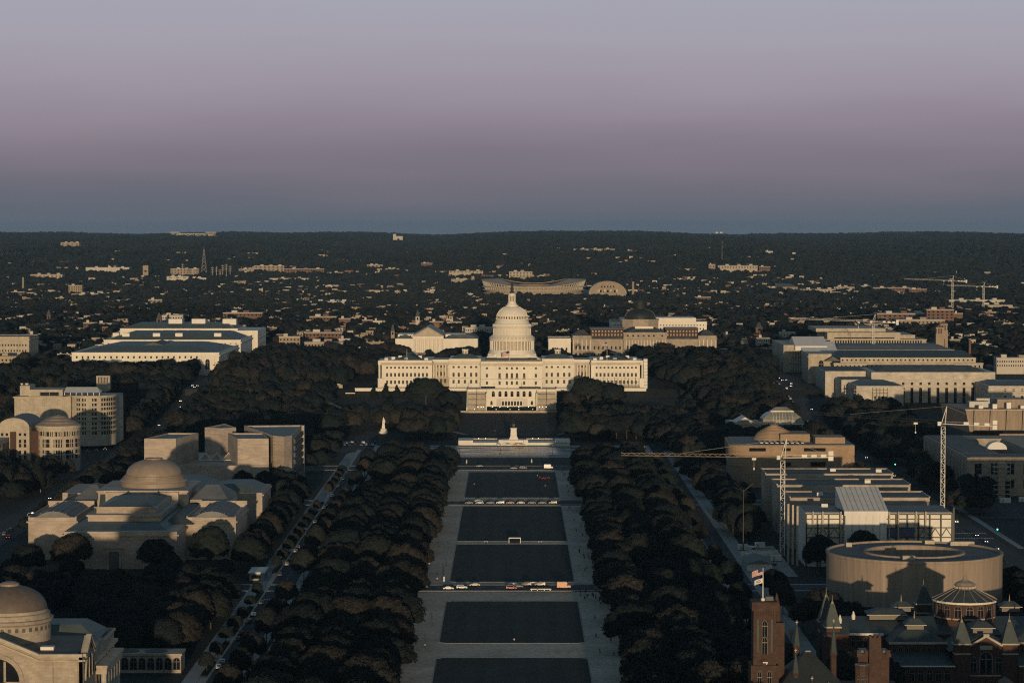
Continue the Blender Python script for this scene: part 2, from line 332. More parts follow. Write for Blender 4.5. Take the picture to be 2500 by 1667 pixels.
# ---------------------------------------------------------------- windows
def window_mesh(name, arch=False, mull=2):
    b = MB()
    if not arch:
        b.add([(-.5,.25,-.5),(.5,.25,-.5),(.5,.25,.5),(-.5,.25,.5)], [(0,1,2,3)], 0)
        for x in ([-.5,.46]+([-.02] if mull > 1 else [])): b.box(x, x+.04, .14, .24, -.5, .5, 1)
        for z in (-.5, -.015, .47): b.box(-.46, .46, .16, .24, z, z+.03, 1)
    else:
        n_ = 10; poly = [(-.5,-.5),(.5,-.5)]+[(.5*math.cos(math.pi*i/n_), .2+.3*math.sin(math.pi*i/n_)) for i in range(n_+1)]
        b.add([(x,-.03,z) for x, z in poly], [tuple(range(len(poly)))], 0)
        o = [(x*1.16, z*1.04+.01) for x, z in poly]; m_ = len(poly)
        for i in range(1, m_):
            j = (i+1) % m_
            a, c, d, e = poly[i], poly[j], o[j], o[i]
            b.add([(a[0],-.14,a[1]),(c[0],-.14,c[1]),(d[0],-.14,d[1]),(e[0],-.14,e[1]),(a[0],0,a[1]),(c[0],0,c[1]),(d[0],0,d[1]),(e[0],0,e[1])], [(3,2,1,0),(0,1,5,4),(2,3,7,6)], 1)
        b.box(-.03,.03,-.07,-.04,-.5,.45,1); b.box(-.5,.5,-.07,-.04,.15,.2,1)
    return b.mesh(name, [glass, frame_w])
WIN = window_mesh('window'); WIN1 = window_mesh('window_plain', mull=1); ARCH = window_mesh('arched_window', True)
pane_tan = mat('tan_grey_pane', (.085,.072,.06), .04, .5, .6, spec=.3)  # lighter tan-grey glass for the capitol windows
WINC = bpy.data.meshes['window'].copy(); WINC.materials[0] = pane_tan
FACE = {'W': 0, 'S': math.pi/2, 'N': -math.pi/2, 'E': math.pi}
def wall(b, mb, face, pos, lo, hi, z0, z1, rects, d=.35, me=None, name='window', mi=0):
    """one facade as a slab with real openings; rects are (centre along face, centre z, w, h) in world coordinates"""
    U = {'W': (1,0,0), 'S': (0,1,0), 'N': (0,-1,0)}[face]
    P = {'W': (lo, pos, z0), 'S': (pos, lo, z0), 'N': (pos, hi, z0)}[face]
    loc = lambda u: (hi-u if face == 'N' else u-lo)
    rr = [(loc(u)-w_/2, z-h/2-z0, w_, h) for u, z, w_, h in rects]
    mb.holes(P, U, hi-lo, z1-z0, rr, d, mi)
    for u, z, w_, h in rects:
        p = (u, pos, z) if face == 'W' else (pos, u, z)
        put(name, me or WIN, b, p, FACE[face], (w_, d*3.2, h))
def grid(us, zs, w_, h): return [(u, z, w_, h) for z in zs for u in us]
def span(a, b, n_): return [a+(b-a)*(i+.5)/n_ for i in range(n_)]
def arcw(b, us, y, z, w_, h, name='arched_window'):
    for u in us: put(name, ARCH, b, (u, y, z), 0, (w_, 1, h))
# ---------------------------------------------------------------- the Capitol
cap = thing('capitol_building', 'white domed capitol with two long wings, lit by low sun', 'capitol building', (0,2225,22))
PIL = MB().box(-.45,.45,-.35,.0,0,1).mesh('pilaster', white_stone); PILB = MB().box(-.45,.45,-.35,.0,0,1).mesh('brick_pilaster', brick_red); BPO = MB().box(0,1,0,1,0,1).mesh('balustrade_pier', white_stone)
HOOD = MB().box(-.95,.95,-.3,0,0,.35).mesh('hood', trim_stone); COLM = MB().cyl(0,0,.5,0,1,10).mesh('plain_column', white_stone)
BALC = MB().box(-1.3,1.3,-.8,0,0,.7).mesh('iron_balcony', bronze); STD = MB().box(-.12,.12,-.12,.12,0,1).mesh('scaffold_standard', bronze)
for s, nm in ((-1,'wing'), (1,'wing')):
    x0, x1 = (-109.6,-67.3) if s < 0 else (66.6,107.6)
    m = MB().box(x0+.01, x1-.01, 2222.4, 2290, 21.5, 44.4)
    us = [x0+4.5+3.355*i for i in range(11)] if s < 0 else [x0+4.6+3.3*i for i in range(11)]
    m2 = MB()
    rc = grid(us, [38.4], 1.6, 1.6)+grid(us, [32.3], 1.7, 3.0)+grid(us, [26.2], 1.8, 3.0)
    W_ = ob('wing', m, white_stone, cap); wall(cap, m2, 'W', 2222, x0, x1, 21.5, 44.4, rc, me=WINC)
    fr = 'S' if s < 0 else 'N'; xx = x1 if s < 0 else x0
    wall(cap, m2, fr, xx+(.0 if s < 0 else -.0), 2222.4, 2240, 21.5, 44.4, [])
    ob('front_wall', m2, white_stone, W_)
    e = MB().box(x0-.5, x1+.5, 2221.3, 2291, 40.6, 41.6).box(x0-.3, x1+.3, 2221.6, 2290.5, 41.6, 42.1).box(x0-.9, x1+.9, 2220.9, 2291, 42.1, 42.6).box(x0-.4, x1+.4, 2221.4, 2222.1, 44.4, 44.75)
    e.box(x0-.25, x1+.25, 2221.6, 2222.0, 29.1, 29.6).box(x0-.3, x1+.3, 2221.5, 2222.0, 21.5, 22.6)
    ob('entablature', e, trim_stone, W_)
    for x in np.arange(x0, x1, 4.4): put('balustrade_pier', BPO, W_, (x, 2221.5, 42.6), 0, (1.4,.5,1.8))
    for i, u in enumerate(us[:-1]): put('pilaster', PIL, W_, (u+1.69, 2222, 29.6), 0, (1, 1.3 if s < 0 else 2.0, 11))
    for u in us: put('window_hood', HOOD, W_, (u, 2222, 34.0))
    ob('roof', MB().hip(x0+9, x1-7, 2227, 2284, 44.4, 49.6, 17, 22), copper, cap)
    for k in range(7): ob('roof_plant', MB().box(x0+2+k*5.6, x0+5+k*5.6, 2230+(k*7) % 20, 2236+(k*7) % 20, 44.4, 46+(k % 3)*.7), white_paint, cap)
    # portico columns on the far end seen edge on
    xo = x0 if s < 0 else x1
    for k in range(3): ob('column', MB().cyl(xo+s*2.2, 2226+k*5, .8, 29.5, 40.6, 10), white_stone, cap)
    ob('portico', MB().box(min(xo, xo+s*3.2), max(xo, xo+s*3.2), 2224, 2262, 40.6, 44.2).box(min(xo, xo+s*3.4), max(xo, xo+s*3.4), 2223.5, 2262, 21.5, 29.4), white_stone, cap)
    # corridor
    a, b = (-67.3,-53) if s < 0 else (52.2,66.6)
    m = MB().box(a, b, 2240.4, 2280, 21.5, 44.2); C_ = ob('connecting_corridor', m, limestone, cap)
    us = span(a+2, b-2, 3); m2 = MB()
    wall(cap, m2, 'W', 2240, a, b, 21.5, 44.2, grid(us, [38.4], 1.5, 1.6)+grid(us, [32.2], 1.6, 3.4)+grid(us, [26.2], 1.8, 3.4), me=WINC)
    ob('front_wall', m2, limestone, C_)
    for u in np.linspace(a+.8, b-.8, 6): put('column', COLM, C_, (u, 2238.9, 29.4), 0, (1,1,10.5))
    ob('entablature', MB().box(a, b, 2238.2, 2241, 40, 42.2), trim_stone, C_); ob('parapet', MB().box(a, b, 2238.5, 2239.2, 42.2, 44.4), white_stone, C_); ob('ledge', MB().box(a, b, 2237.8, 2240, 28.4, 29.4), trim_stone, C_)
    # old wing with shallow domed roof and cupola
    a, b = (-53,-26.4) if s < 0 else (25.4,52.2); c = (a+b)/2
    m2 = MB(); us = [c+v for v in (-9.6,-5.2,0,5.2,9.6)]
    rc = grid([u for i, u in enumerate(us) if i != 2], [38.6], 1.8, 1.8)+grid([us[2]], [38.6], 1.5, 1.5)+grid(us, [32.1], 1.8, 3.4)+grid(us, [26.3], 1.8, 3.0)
    O_ = ob('old_wing', MB().box(a, b, 2228.4, 2290, 21.5, 45.3), white_stone, cap)
    wall(cap, m2, 'W', 2228, a, b, 21.5, 45.3, rc, me=WINC); wall(cap, m2, 'S' if s < 0 else 'N', b if s < 0 else a, 2212, 2228, 21.5, 43, [])
    ob('front_wall', m2, white_stone, O_)
    for q_ in ((.4,2227.3,40.9,41.6),(.7,2226.9,42.4,42.9),(.2,2227.6,45.3,45.7),(0,2227.7,29.2,29.7)): ob('moulding', MB().box(a-q_[0], b+q_[0], q_[1], 2228, q_[2], q_[3]), trim_stone, O_)
    ob('dome_roof', MB().lathe([(11.2,45.3),(10.6,46.2),(8.5,47.6),(5.8,48.6),(2.8,49.2)], 28, c, 2246, sy=1.25), copper, cap, True)
    cu = ob('cupola', MB().cyl(c, 2246, 2.5, 48.9, 51.7, 8, a=R(22.5)).cyl(c, 2246, 2.9, 51.7, 52.4, 8, a=R(22.5)), white_stone, cap)
    for u in (-1.2, 0, 1.2): put('window', WIN1, cu, (c+u, 2243.4+.25*abs(u), 50.4), 0, (.75,.3,1.7))
    for t in range(6): ob('cresting', MB().box(c-2.7+t*.95, c-2.3+t*.95, 2243.2, 2243.5, 52.4, 53.1), white_stone, cu)
# centre block
m2 = MB(); c5 = [-10.4,-4.3,-.1,4.1,10.2]
rc = grid(c5, [38.4], 1.7, 1.8)+grid(c5, [32.4], 1.9, 3.9)+grid(c5, [26.1], 1.8, 3.0)+[(u, z, 1.8, h) for u in (-21,20) for z, h in ((38.4,1.6),(32.3,2.9),(26.1,2.6))]
C_ = ob('centre_block', MB().box(-26.4, 25.4, 2212.4, 2290, 21.5, 44), white_stone, cap)
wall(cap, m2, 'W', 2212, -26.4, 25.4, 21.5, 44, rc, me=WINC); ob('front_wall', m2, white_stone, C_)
e = MB().box(-26.8, 25.8, 2211.3, 2212, 40.4, 41.4).box(-27.1, 26.1, 2210.9, 2212, 42, 42.5).box(-26.5, 25.5, 2211.4, 2212.2, 44, 44.4).box(-26.5, 25.5, 2211.6, 2212, 29, 29.5)
e.box(-14.5, 14.3, 2210.6, 2212, 40.4, 42.5); ob('entablature', e, trim_stone, C_)
for u in (-14,-12.9,-7.8,-6.8,-2.2,2,6.7,7.7,12.7,13.8): put('pilaster', PIL, C_, (u, 2212, 29.5), 0, (1.1,2,10.9))
for u in c5: put('balcony', BALC, C_, (u, 2212, 29.6))
for x in np.arange(-26, 25, 4.2): put('balustrade_pier', BPO, C_, (x, 2211.5, 42.5), 0, (1.6,.6,1.5))
ob('roof', MB().box(-22, 21, 2216, 2246, 44, 45.6).box(-10, 9, 2213.5, 2216, 44, 44.8), dark_roof, cap)
# dome base, drum, dome
db = ob('dome_base', MB().box(-13, 13, 2243, 2300, 43.5, 47.6).box(-21.5, 21.5, 2249, 2292, 43.5, 46.4).prism([(-20.5,2255),(-15,2249.6),(15,2249.6),(20.5,2255),(20.5,2288),(-20.5,2288)], 46.4, 48.6), white_stone, cap)
ob('stair_ramp', MB().add([(21,2248,46),(27,2240,43.6),(27,2242,43.6),(21,2250,46),(21,2248,43.6),(21,2250,43.6)], [(0,1,2,3),(0,4,1),(3,2,5),(0,3,5,4)]), white_stone, db)
def ring_put(name, me, parent, n_, r, z, scale=None, lim=100, half=0, ph=0):
    for i in range(n_):
        a = 2*math.pi*(i+half)/n_+ph; d = (a+math.pi) % (2*math.pi)-math.pi
        if abs(d) > R(lim): continue
        put(name, me, parent, (r*math.sin(a), 2270-r*math.cos(a), z), a, scale)
prof = [(20.3,48.4),(20,49.5),(19.6,50.2),(19.4,51.5),(16.25,51.5),(16.25,59.3),(19.2,59.3),(19.2,60.2),(19.7,60.4),(19.7,61),(19.3,61),(19.3,62.5),(18.6,62.5),(17.4,63.9),(15.9,64),(15.9,69.8),(16.5,70.2),(16.5,70.7),(17.1,71),(17.1,71.5),(16,71.7),(15.9,73.2),(15,74.3),(14.5,75.2),(14.3,76.2),(13.7,76.5),(13.6,77.4)]
dome = ob('dome', MB().lathe(prof, 72, 0, 2270), white_stone, cap)
shell = [(13.6,77.4)]+[(13.55*math.cos(t)**.92 if t < 1.56 else .1, 77.4+11.9*math.sin(t)) for t in np.linspace(.05, 1.13, 14)]
ob('dome_shell', MB().lathe(shell, 72, 0, 2270), white_stone, dome, True)
rb = MB()
for (r0, z0), (r1, z1) in zip(shell, shell[1:]): rb.add([(-.22,-r0-.28,z0),(.22,-r0-.28,z0),(.22,-r1-.28,z1),(-.22,-r1-.28,z1),(-.22,-r0,z0),(.22,-r0,z0),(.22,-r1,z1),(-.22,-r1,z1)], [(0,1,2,3),(0,3,7,4),(1,5,6,2)])
ring_put('rib', rb.mesh('rib', white_stone), dome, 36, 0, 0, half=.5)
ob('shaded_drum_wall', MB().lathe([(16.31,51.5),(16.31,59.3)], 72, 0, 2270), trim_stone, dome)  # darker colour stands in for shade behind the columns; real paint matches the dome
colm = MB().cyl(0,0,.62,0,.95,10).box(-.8,.8,-.8,.8,.95,1).mesh('drum_column', white_stone)
ring_put('column', colm, dome, 36, 18.5, 51.5, (1,1,7.8), half=.5)
ring_put('window', WIN1, dome, 36, 16.32, 55.4, (2.0,.3,5.8), lim=95)  # windows widened so their dark glass deepens the shaded gaps between columns
ring_put('window', WIN1, dome, 36, 15.93, 66.5, (1.5,.3,4.0), lim=95)
ring_put('pilaster', PIL, dome, 36, 15.9, 64, (.9,1.2,5.9), half=.5, lim=95)
dw = MB().add([(-.4,-.33,-.9),(.4,-.33,-.9),(.4,-.2,.9),(-.4,-.2,.9)], [(0,1,2,3)]).mesh('dome_window', glass)
ring_put('window', dw, dome, 36, 13.35, 79.0, (1.25,1,1.15), lim=95)
ring_put('bracket', MB().box(-.35,.35,-.9,.2,0,1.6).mesh('bracket', white_stone), dome, 36, 15.6, 71.6, half=.5, lim=95)
ring_put('baluster_panel', MB().box(-1.2,1.2,-.12,.0,0,.9).mesh('baluster_panel', limestone), dome, 36, 19.3, 61.3, lim=95)
th = ob('lantern', MB().lathe([(5.4,88),(5.7,88.3),(5.7,89.4),(4.9,89.4),(4.2,90.5),(3.6,91.4),(3.4,92.4),(2.1,92.4),(2.1,98.2),(3.2,98.2),(3.3,99),(2.6,99.3),(2.2,100)], 24, 0, 2270), white_stone, cap)
tcol = MB().cyl(0,0,.3,0,1,8).mesh('lantern_column', white_stone); ring_put('column', tcol, th, 12, 2.85, 92.4, (1,1,5.8), lim=180, half=.5)
ring_put('opening', MB().box(-.3,.3,-.05,.02,0,4.6).mesh('opening', glass), th, 12, 2.1, 92.8, lim=110)
st = ob('statue', MB().lathe([(2.5,99.2),(2.2,100.4),(1.4,101.2),(1.2,102.8),(1.5,103.2),(1.3,104.6),(.9,105.0)], 12, 0, 2270).lathe([(.95,105),(1.05,106),(.75,107.2),(.9,108.2),(.95,108.9),(.4,109.3),(.42,109.9),(.3,110.3),(.05,110.8)], 10, 0, 2270).bar((.7,2270,108.6),(1.2,2269.6,106.6),.4).bar((-.7,2270,108.6),(-1.1,2269.7,106.8),.4), bronze, cap)
# terraces and grand stairs
tr = ob('terrace', MB().box(-37, 37, 2196, 2222, 8, 21.9).box(-20.8, 20, 2190, 2196, 8, 21.6).box(-20.8, 20, 2187.5, 2190, 8, 14.6).prism([(-13,2187.5),(-9,2184),(9,2184),(13,2187.5)], 8, 14.2), white_stone, cap)
tw = MB()
for s in (-1, 1):
    a, b = (-131,-37) if s < 0 else (37,112)
    tw.box(a, b, 2205, 2222, 8, 21.3).box(a-.3, b+.3, 2204.6, 2205.2, 21.3, 22.3)
    if s < 0: tw.box(-139,-131, 2203, 2300, 8, 18.5).box(-131,-112.5, 2222, 2300, 8, 20.4)
    else: tw.box(109.9, 124, 2222, 2300, 8, 20.6)
ob('terrace_wall', tw, white_stone, tr)
ob('parapet', MB().box(-21.2, 20.4, 2189.5, 2190, 21.6, 22.4).box(-21.2,20.4,2187,2187.5,14.6,15.3).box(-37.4,-36.8,2176,2222,21.9,22.6).box(36.8,37.4,2196,2222,21.9,22.6).box(-21.6,-20.8,2172,2190,6,20).box(20,20.8,2172,2190,6,20), white_stone, tr)
arcw(tr, [-15.5,-10,-5,0,5,10,15], 2190, 18.3, 2.2, 4.6); arcw(tr, [-7.5,-5,-2.5,0,2.5,5,7.5], 2184, 11, 1.5, 3.6); arcw(tr, [-17,16.5], 2187.5, 11, 1.6, 3.4)
for u in (-18.4,-12.7,-7.5,-2.5,2.5,7.5,12.5,17.8): put('pilaster', PIL, tr, (u, 2190, 14.8), 0, (1.1,1.6,6.6))
ob('hedge', MB().box(-19, 18, 2180.6, 2182.4, 6, 8.2), pine, tr); ob('hedge', MB().box(-26, -14, 2209.5, 2211, 21.9, 23.2).box(6, 24, 2209.5, 2211, 21.9, 23.0), pine, tr)
for s in (-1, 1):
    a, b = (-36.6,-21.8) if s < 0 else (21.0,36.4); q = MB()
    for i in range(72):
        z = 6.3+i*.2139; y = 2170+i*.34+(i//18)*1.6
        q.box(a, b, y, 2197, z, z+.2139)
    S_ = ob('grand_staircase', q, limestone, cap)
    ob('stair_wall', MB().box(a-.9, a, 2168.5, 2198, 5, 9).add([(a-.9,2170,9),(a,2170,9),(a,2198,22.6),(a-.9,2198,22.6),(a-.9,2198,9),(a,2198,9)], [(0,1,2,3),(0,3,4),(1,5,2)]), white_stone, S_)
    for y, z in ((2177.9,10.1),(2185.5,14.0),(2193.4,17.9)): ob('landing_edge', MB().box(a, b, y-.3, y, z-.1, z+.35), dark_roof, S_)
    ob('handrail', MB().bar(((a+b)/2, 2170, 7.4), ((a+b)/2, 2196.5, 22.6), .25, .8), bronze, S_)
ob('lower_wall', MB().box(-42, 40, 2158, 2158.8, 3.5, 6.6).box(-42, 40, 2158.8, 2172, 3, 5.9), limestone, cap)
sf = thing('scaffolding', 'dark scaffolding along the base of the right-hand capitol wing', 'scaffolding', (88,2219,22))
for i in range(14):
    x = 68.5+i*2.95; put('standard', STD, sf, (x, 2219.4, 22), 0, (1,1,8.5-(i % 3)*.9))
for z in (23.6, 26): ob('deck_rail', MB().box(68, 107.4, 2219.0, 2221.0, z, z+.25), bronze, sf)
ob('deck_rail', MB().box(68, 107.4, 2218, 2221, 22.2, 22.9), dark_roof, sf)
st2 = thing('scaffold_tower', 'tall pale scaffold wrapped against the far right end of the capitol', 'scaffolding', (113,2230,21))
for z in range(9): ob('sheeted_lift', MB().box(110.9, 114, 2224, 2236, 21+z*2.75, 23.55+z*2.75), white_paint if z > 3 else tarp, st2)
for x in (110.7, 114.2): ob('standard', MB().box(x-.15, x+.15, 2223.6, 2223.9, 20, 46.2), bronze, st2)
# flags on the Capitol
FLAGM = {}
def flag_mesh(name, w_, h, kind):
    if name in FLAGM: return FLAGM[name]
    b = MB(); nx, nz = 14, 13
    pt = lambda i, j: (-w_*i/nx, .18*math.sin(i*.9)*i/nx*2, h*j/nz-w_*.28*(i/nx)**1.3+.05*math.sin(i*1.3))
    for i in range(nx):
        for j in range(nz):
            mi = (1 if j % 2 else 0) if kind == 'us' else 3
            if kind == 'us' and i < 6 and j >= 6: mi = 2
            if kind != 'us' and 3 <= i <= 9 and 3 <= j <= 9 and (i-6)**2/9+(j-6)**2/9 > .45 and (i-6)**2/9+(j-6)**2/9 < 1.4: mi = 0 if (i+j) % 2 else 2
            b.add([pt(i,j),pt(i+1,j),pt(i+1,j+1),pt(i,j+1)], [(0,1,2,3)], mi)
    FLAGM[name] = b.mesh(name, [flag_r, white_paint, flag_b, tarp]); return FLAGM[name]
flag_r = mat('flag_red', (.35,.03,.04), .8, .1, 1); flag_b = mat('flag_blue', (.03,.04,.13), .8, .1, 1)
def flagpole(label, x, y, z, h, fs, z2=None, kind='us', bare=False):
    t = thing('flagpole', label, 'flagpole', (x,y,z))
    ob('pole', MB().cyl(x, y, .18, z, z+h, 8, r1=.1).cyl(x, y, .6, z, z+.8, 8), white_paint, t)
    if not bare: put('flag', flag_mesh('flag_'+kind+str(fs), fs*1.7, fs, kind), t, (x-.15, y, z+h-fs-.2))
    return t
flagpole('white flagpole with a flag before the capitol dome', -2, 2215, 44, 9, 3.6)
flagpole('bare white flagpole on the left capitol wing roof', -88.5, 2224, 44, 10, 2, bare=True)
flagpole('white flagpole with a flag on the right capitol wing roof', 80, 2224, 44, 16, 2.6)
# ---------------------------------------------------------------- trees
def crown_mesh(name, H, Rr, nl, nq, q, seed, shape='round', m=None, core=True):
    r_ = np.random.default_rng(seed); V = []; F = []
    lob = []
    z0 = H*(.30 if shape != 'cone' else .08)
    for k in range(nl):
        if shape == 'cone':
            t = k/nl; rad = Rr*(1-t)*.75+.5; a = r_.uniform(0, 6.28); d = Rr*(1-t)*.35
            lob.append((d*math.cos(a), d*math.sin(a), z0+(H-z0)*t, rad, rad*1.1))
        elif shape == 'tall':
            a = 2.4*k+r_.uniform(-.4,.4); d = Rr*.5*r_.uniform(.2,1); rad = Rr*r_.uniform(.42,.6); lob.append((d*math.cos(a), d*math.sin(a), z0+(H-z0)*r_.uniform(.15,.86), rad, rad))
        else:        # a domed crown of many bosses
            e = 1-1.28*(k+.5)/nl; a = 2.39996*k; w1 = 1+.14*math.sin(2*a+seed)+.1*math.sin(3*a+2*seed); hz = H*(.33 if shape == 'elm' else .40)
            q1 = math.sqrt(max(0, 1-e*e)); rad = Rr*r_.uniform(.22,.36)
            lob.append(((Rr-rad*.7)*w1*q1*math.cos(a), (Rr-rad*.7)*w1*q1*math.sin(a), H*(.58 if shape == 'elm' else .54)+hz*e*r_.uniform(.85,1.1)-.25*rad, rad, rad*r_.uniform(.7,.95)))
    L = np.array(lob)
    per = np.maximum(8, (nq*L[:,3]**2/np.sum(L[:,3]**2)).astype(int)); n0 = 0
    for (x, y, z, rr, rz), n_ in zip(L, per):
        d = r_.normal(size=(n_,3)); d /= np.linalg.norm(d, axis=1)[:,None]; d[:,2] = np.where(d[:,2] < -.35, -d[:,2], d[:,2])
        p = np.array([x,y,z])+d*np.array([rr,rr,rz])*r_.uniform(.82,1.12,(n_,1))
        ok = np.ones(n_, bool)
        for (a, b, c, s, sz) in L:
            if (a, b, c) == (x, y, z): continue
            ok &= (((p-np.array([a,b,c]))/np.array([s,s,sz]))**2).sum(1) > .55
        p = p[ok]; d = d[ok]; k = len(p)
        nrm = d+r_.normal(scale=.45, size=(k,3)); nrm /= np.linalg.norm(nrm, axis=1)[:,None]
        u = np.cross(nrm, r_.normal(size=(k,3))); u /= np.linalg.norm(u, axis=1)[:,None]; v = np.cross(nrm, u)
        s = q*r_.uniform(.6,1.3,(k,1)); s2 = s*r_.uniform(.5,1,(k,1))
        quad = np.stack([p-u*s-v*s2*.3, p+u*s*.2-v*s2, p+u*s+v*s2*.3, p-u*s*.2+v*s2], 1).reshape(-1,3)
        V.append(quad); F += [(n0+4*i, n0+4*i+1, n0+4*i+2, n0+4*i+3) for i in range(k)]; n0 += 4*k
    b = MB(); b.v = [tuple(p) for p in np.concatenate(V)]; b.f = F; b.m = [0]*len(F)
    if core and shape in ('elm','round'): b.lathe([(.05,H*.40),(Rr*.5,H*.40),(Rr*.7,H*.52),(Rr*.66,H*.66),(Rr*.4,H*.78),(.05,H*.83)], 10)
    if core:
        for (x, y, z, rr, rz) in L:
            n_ = 7; pr = [(.05,-.8),(.6,-.55),(.84,0),(.62,.55),(.05,.82)]
            vs = [(x+rr*.9*c*(1+.15*math.sin(5*i+x))*math.cos(2*math.pi*i/n_), y+rr*.9*c*(1+.15*math.sin(5*i+x))*math.sin(2*math.pi*i/n_), z+rz*.9*h) for c, h in pr for i in range(n_)]
            b.add(vs, [(k*n_+i, k*n_+(i+1) % n_, (k+1)*n_+(i+1) % n_, (k+1)*n_+i) for k in range(4) for i in range(n_)])
    return b.mesh(name, m or leaf)
def trunk_mesh(name, H, r, seed, m, spread=1.0):
    r_ = random.Random(seed); b = MB(); b.cyl(0, 0, r, -.5, H*.32, 8, r1=r*.7)
    for k in range(6):
        a = k*1.05+r_.uniform(-.2,.2); d = spread*r_.uniform(1.5,4.2)
        b.bar((0,0,H*.28), (d*math.cos(a)*.5, d*math.sin(a)*.5, H*.5), r*.75); b.bar((d*math.cos(a)*.5, d*math.sin(a)*.5, H*.49), (d*math.cos(a), d*math.sin(a), H*.72), r*.45)
    return b.mesh(name, m)
# unit sizes: height 18, radius 8
HI = [crown_mesh(f'crown_a{i}', 18, 8.2, 38+i % 3*7, 7600, .44, 10+i, 'elm' if i % 3 == 0 else 'round') for i in range(6)]
MID = [crown_mesh(f'crown_b{i}', 18, 8, 28+3*i, 2900, .72, 30+i, ['round','elm','tall','round'][i]) for i in range(4)]
TALL = [crown_mesh(f'crown_t{i}', 20, 5, 12, 1800, .7, 50+i, 'tall') for i in range(2)]
CONE = [crown_mesh(f'crown_c{i}', 16, 4.2, 13, 1500, .6, 60+i, 'cone', pine) for i in range(2)]
TRK = [trunk_mesh(f'trunk{i}', 18, .42, i, bark) for i in range(3)]; TRKP = trunk_mesh('trunk_pale', 18, .42, 9, bark_pale, 1.3)
TREES = []     # (x, y, z, height, radius, kind, label, group, name)
def blocked(x, y, pad=0): return any(a-pad < x < b+pad and c-pad < y < d+pad for a, b, c, d in FOOT)
# ---------------------------------------------------------------- generic pieces
def foot(a, b, c, d): FOOT.append((a, b, c, d))
def curvewall(b, cx, cy, r, rows, angs, w_, h, me=None, name='window'):
    for z in rows:
        for a in angs: put(name, me or WIN, b, (cx+r*math.sin(a), cy-r*math.cos(a), z), a, (w_, .3, h))
def cornice(mb, x0, x1, y0, y1, z, d=.6, h=.7):   # band proud of four sides
    return mb.box(x0-d, x1+d, y0-d, y0, z, z+h).box(x0-d, x1+d, y1, y1+d, z, z+h).box(x0-d, x0, y0, y1, z, z+h).box(x1, x1+d, y0, y1, z, z+h)
COL8 = MB().cyl(0,0,.5,0,1,10).mesh('shaft', marble)
# ---------------------------------------------------------------- natural-history museum, lower left
foot(-200,-120,720,915)
b = thing('domed_museum', 'granite museum with brown tiled dome at the lower left corner', 'museum', (-155,820,0))
ob('block', MB().box(-181,-129,790.5,830,0,28.2), granite, b)
for f in 'WS':
    g = MB()
    if f == 'W': g.add([(-181,790,0),(-129,790,0),(-129,790,29),(-142,790,29),(-155,790,34.4),(-168,790,29),(-181,790,29)]+[(-181,791.4,0),(-129,791.4,0),(-129,791.4,29),(-142,791.4,29),(-155,791.4,34.4),(-168,791.4,29),(-181,791.4,29)], [tuple(range(7)), tuple(range(13,6,-1))]+[(i,i+7,(i+1) % 7+7,(i+1) % 7) for i in range(7)])
    else: g.add([(-128.9,790,0),(-128.9,812,0),(-128.9,812,29),(-128.9,809,29),(-128.9,801,33.4),(-128.9,793,29),(-128.9,790,29)]+[(-130.2,790,0),(-130.2,812,0),(-130.2,812,29),(-130.2,809,29),(-130.2,801,33.4),(-130.2,793,29),(-130.2,790,29)], [tuple(range(7)), tuple(range(13,6,-1))]+[(i,i+7,(i+1) % 7+7,(i+1) % 7) for i in range(7)])
    G_ = ob('pedimented_wall', g, granite, b)
    n_ = 14; V = []; Q = []
    for i in range(n_+1):
        a = math.pi*i/n_; V.append((7*math.cos(a), 7*math.sin(a))); Q.append((8.4*math.cos(a), 8.4*math.sin(a)))
    P3 = (lambda u, z, k: (-155+u, 790-k, 21+z)) if f == 'W' else (lambda u, z, k: (-128.9+k, 801+u, 21+z))
    ob('lunette', MB().add([P3(*v,.04) for v in V], [tuple(range(n_+1)) if f == 'S' else tuple(range(n_+1))]), glass, G_)
    sr = MB()
    for i in range(n_): sr.add([P3(*V[i],.5),P3(*V[i+1],.5),P3(*Q[i+1],.5),P3(*Q[i],.5),P3(*V[i],0),P3(*V[i+1],0),P3(*Q[i+1],0),P3(*Q[i],0)], [(0,1,2,3),(0,4,5,1),(2,6,7,3)])
    ob('arch_surround', sr, granite, G_)
    for u in (-2.6, 2.6):
        p, q = P3(u,0,.3), P3(u,6.2,.3); ob('mullion', MB().bar(p, q, .7, .5), granite, G_)
    cp = [(-26,29),(-13,29),(0,34.4),(13,29),(26,29)] if f == 'W' else [(-11,29),(-8,29),(0,33.4),(8,29),(11,29)]
    for (u0, z0), (u1, z1) in zip(cp, cp[1:]): ob('coping', MB().bar(P3(u0,z0-21,.1), P3(u1,z1-21,.1), 1.6, .9).bar(P3(u0,z0-22.6,.25), P3(u1,z1-22.6,.25), .8, .5), limestone, G_)
for x in (-140.5,-133): ob('buttress', MB().box(x, x+2.6, 789.2, 790, 0, 27.6), granite, b)
ob('roof', MB().add([(-180,792,29.0),(-131,792,29.0),(-131,829,29.0),(-180,829,29.0),(-155,815,31)], [(0,1,4),(1,2,4),(2,3,4),(3,0,4)]), dark_roof, b)
ob('skylight', MB().box(-143,-139,797,800,29.2,30.4), white_paint, b)
dr = ob('drum', MB().lathe([(12.6,26),(12.6,35.4),(13.3,36),(13.5,36.9),(12.6,37.1),(12.3,38.2),(12.4,38.5),(11.8,38.7),(11.6,39.6)], 56, -155.6, 815), granite, b)
for i in range(17):
    a = R(-80+10*i); put('drum_window', MB().box(-.5,.5,-.04,.02,-.6,.6).mesh('square_opening', dark_roof) if i == 0 else bpy.data.meshes['square_opening'], dr, (-155.6+12.62*math.sin(a), 815-12.62*math.cos(a), 34.3), a)
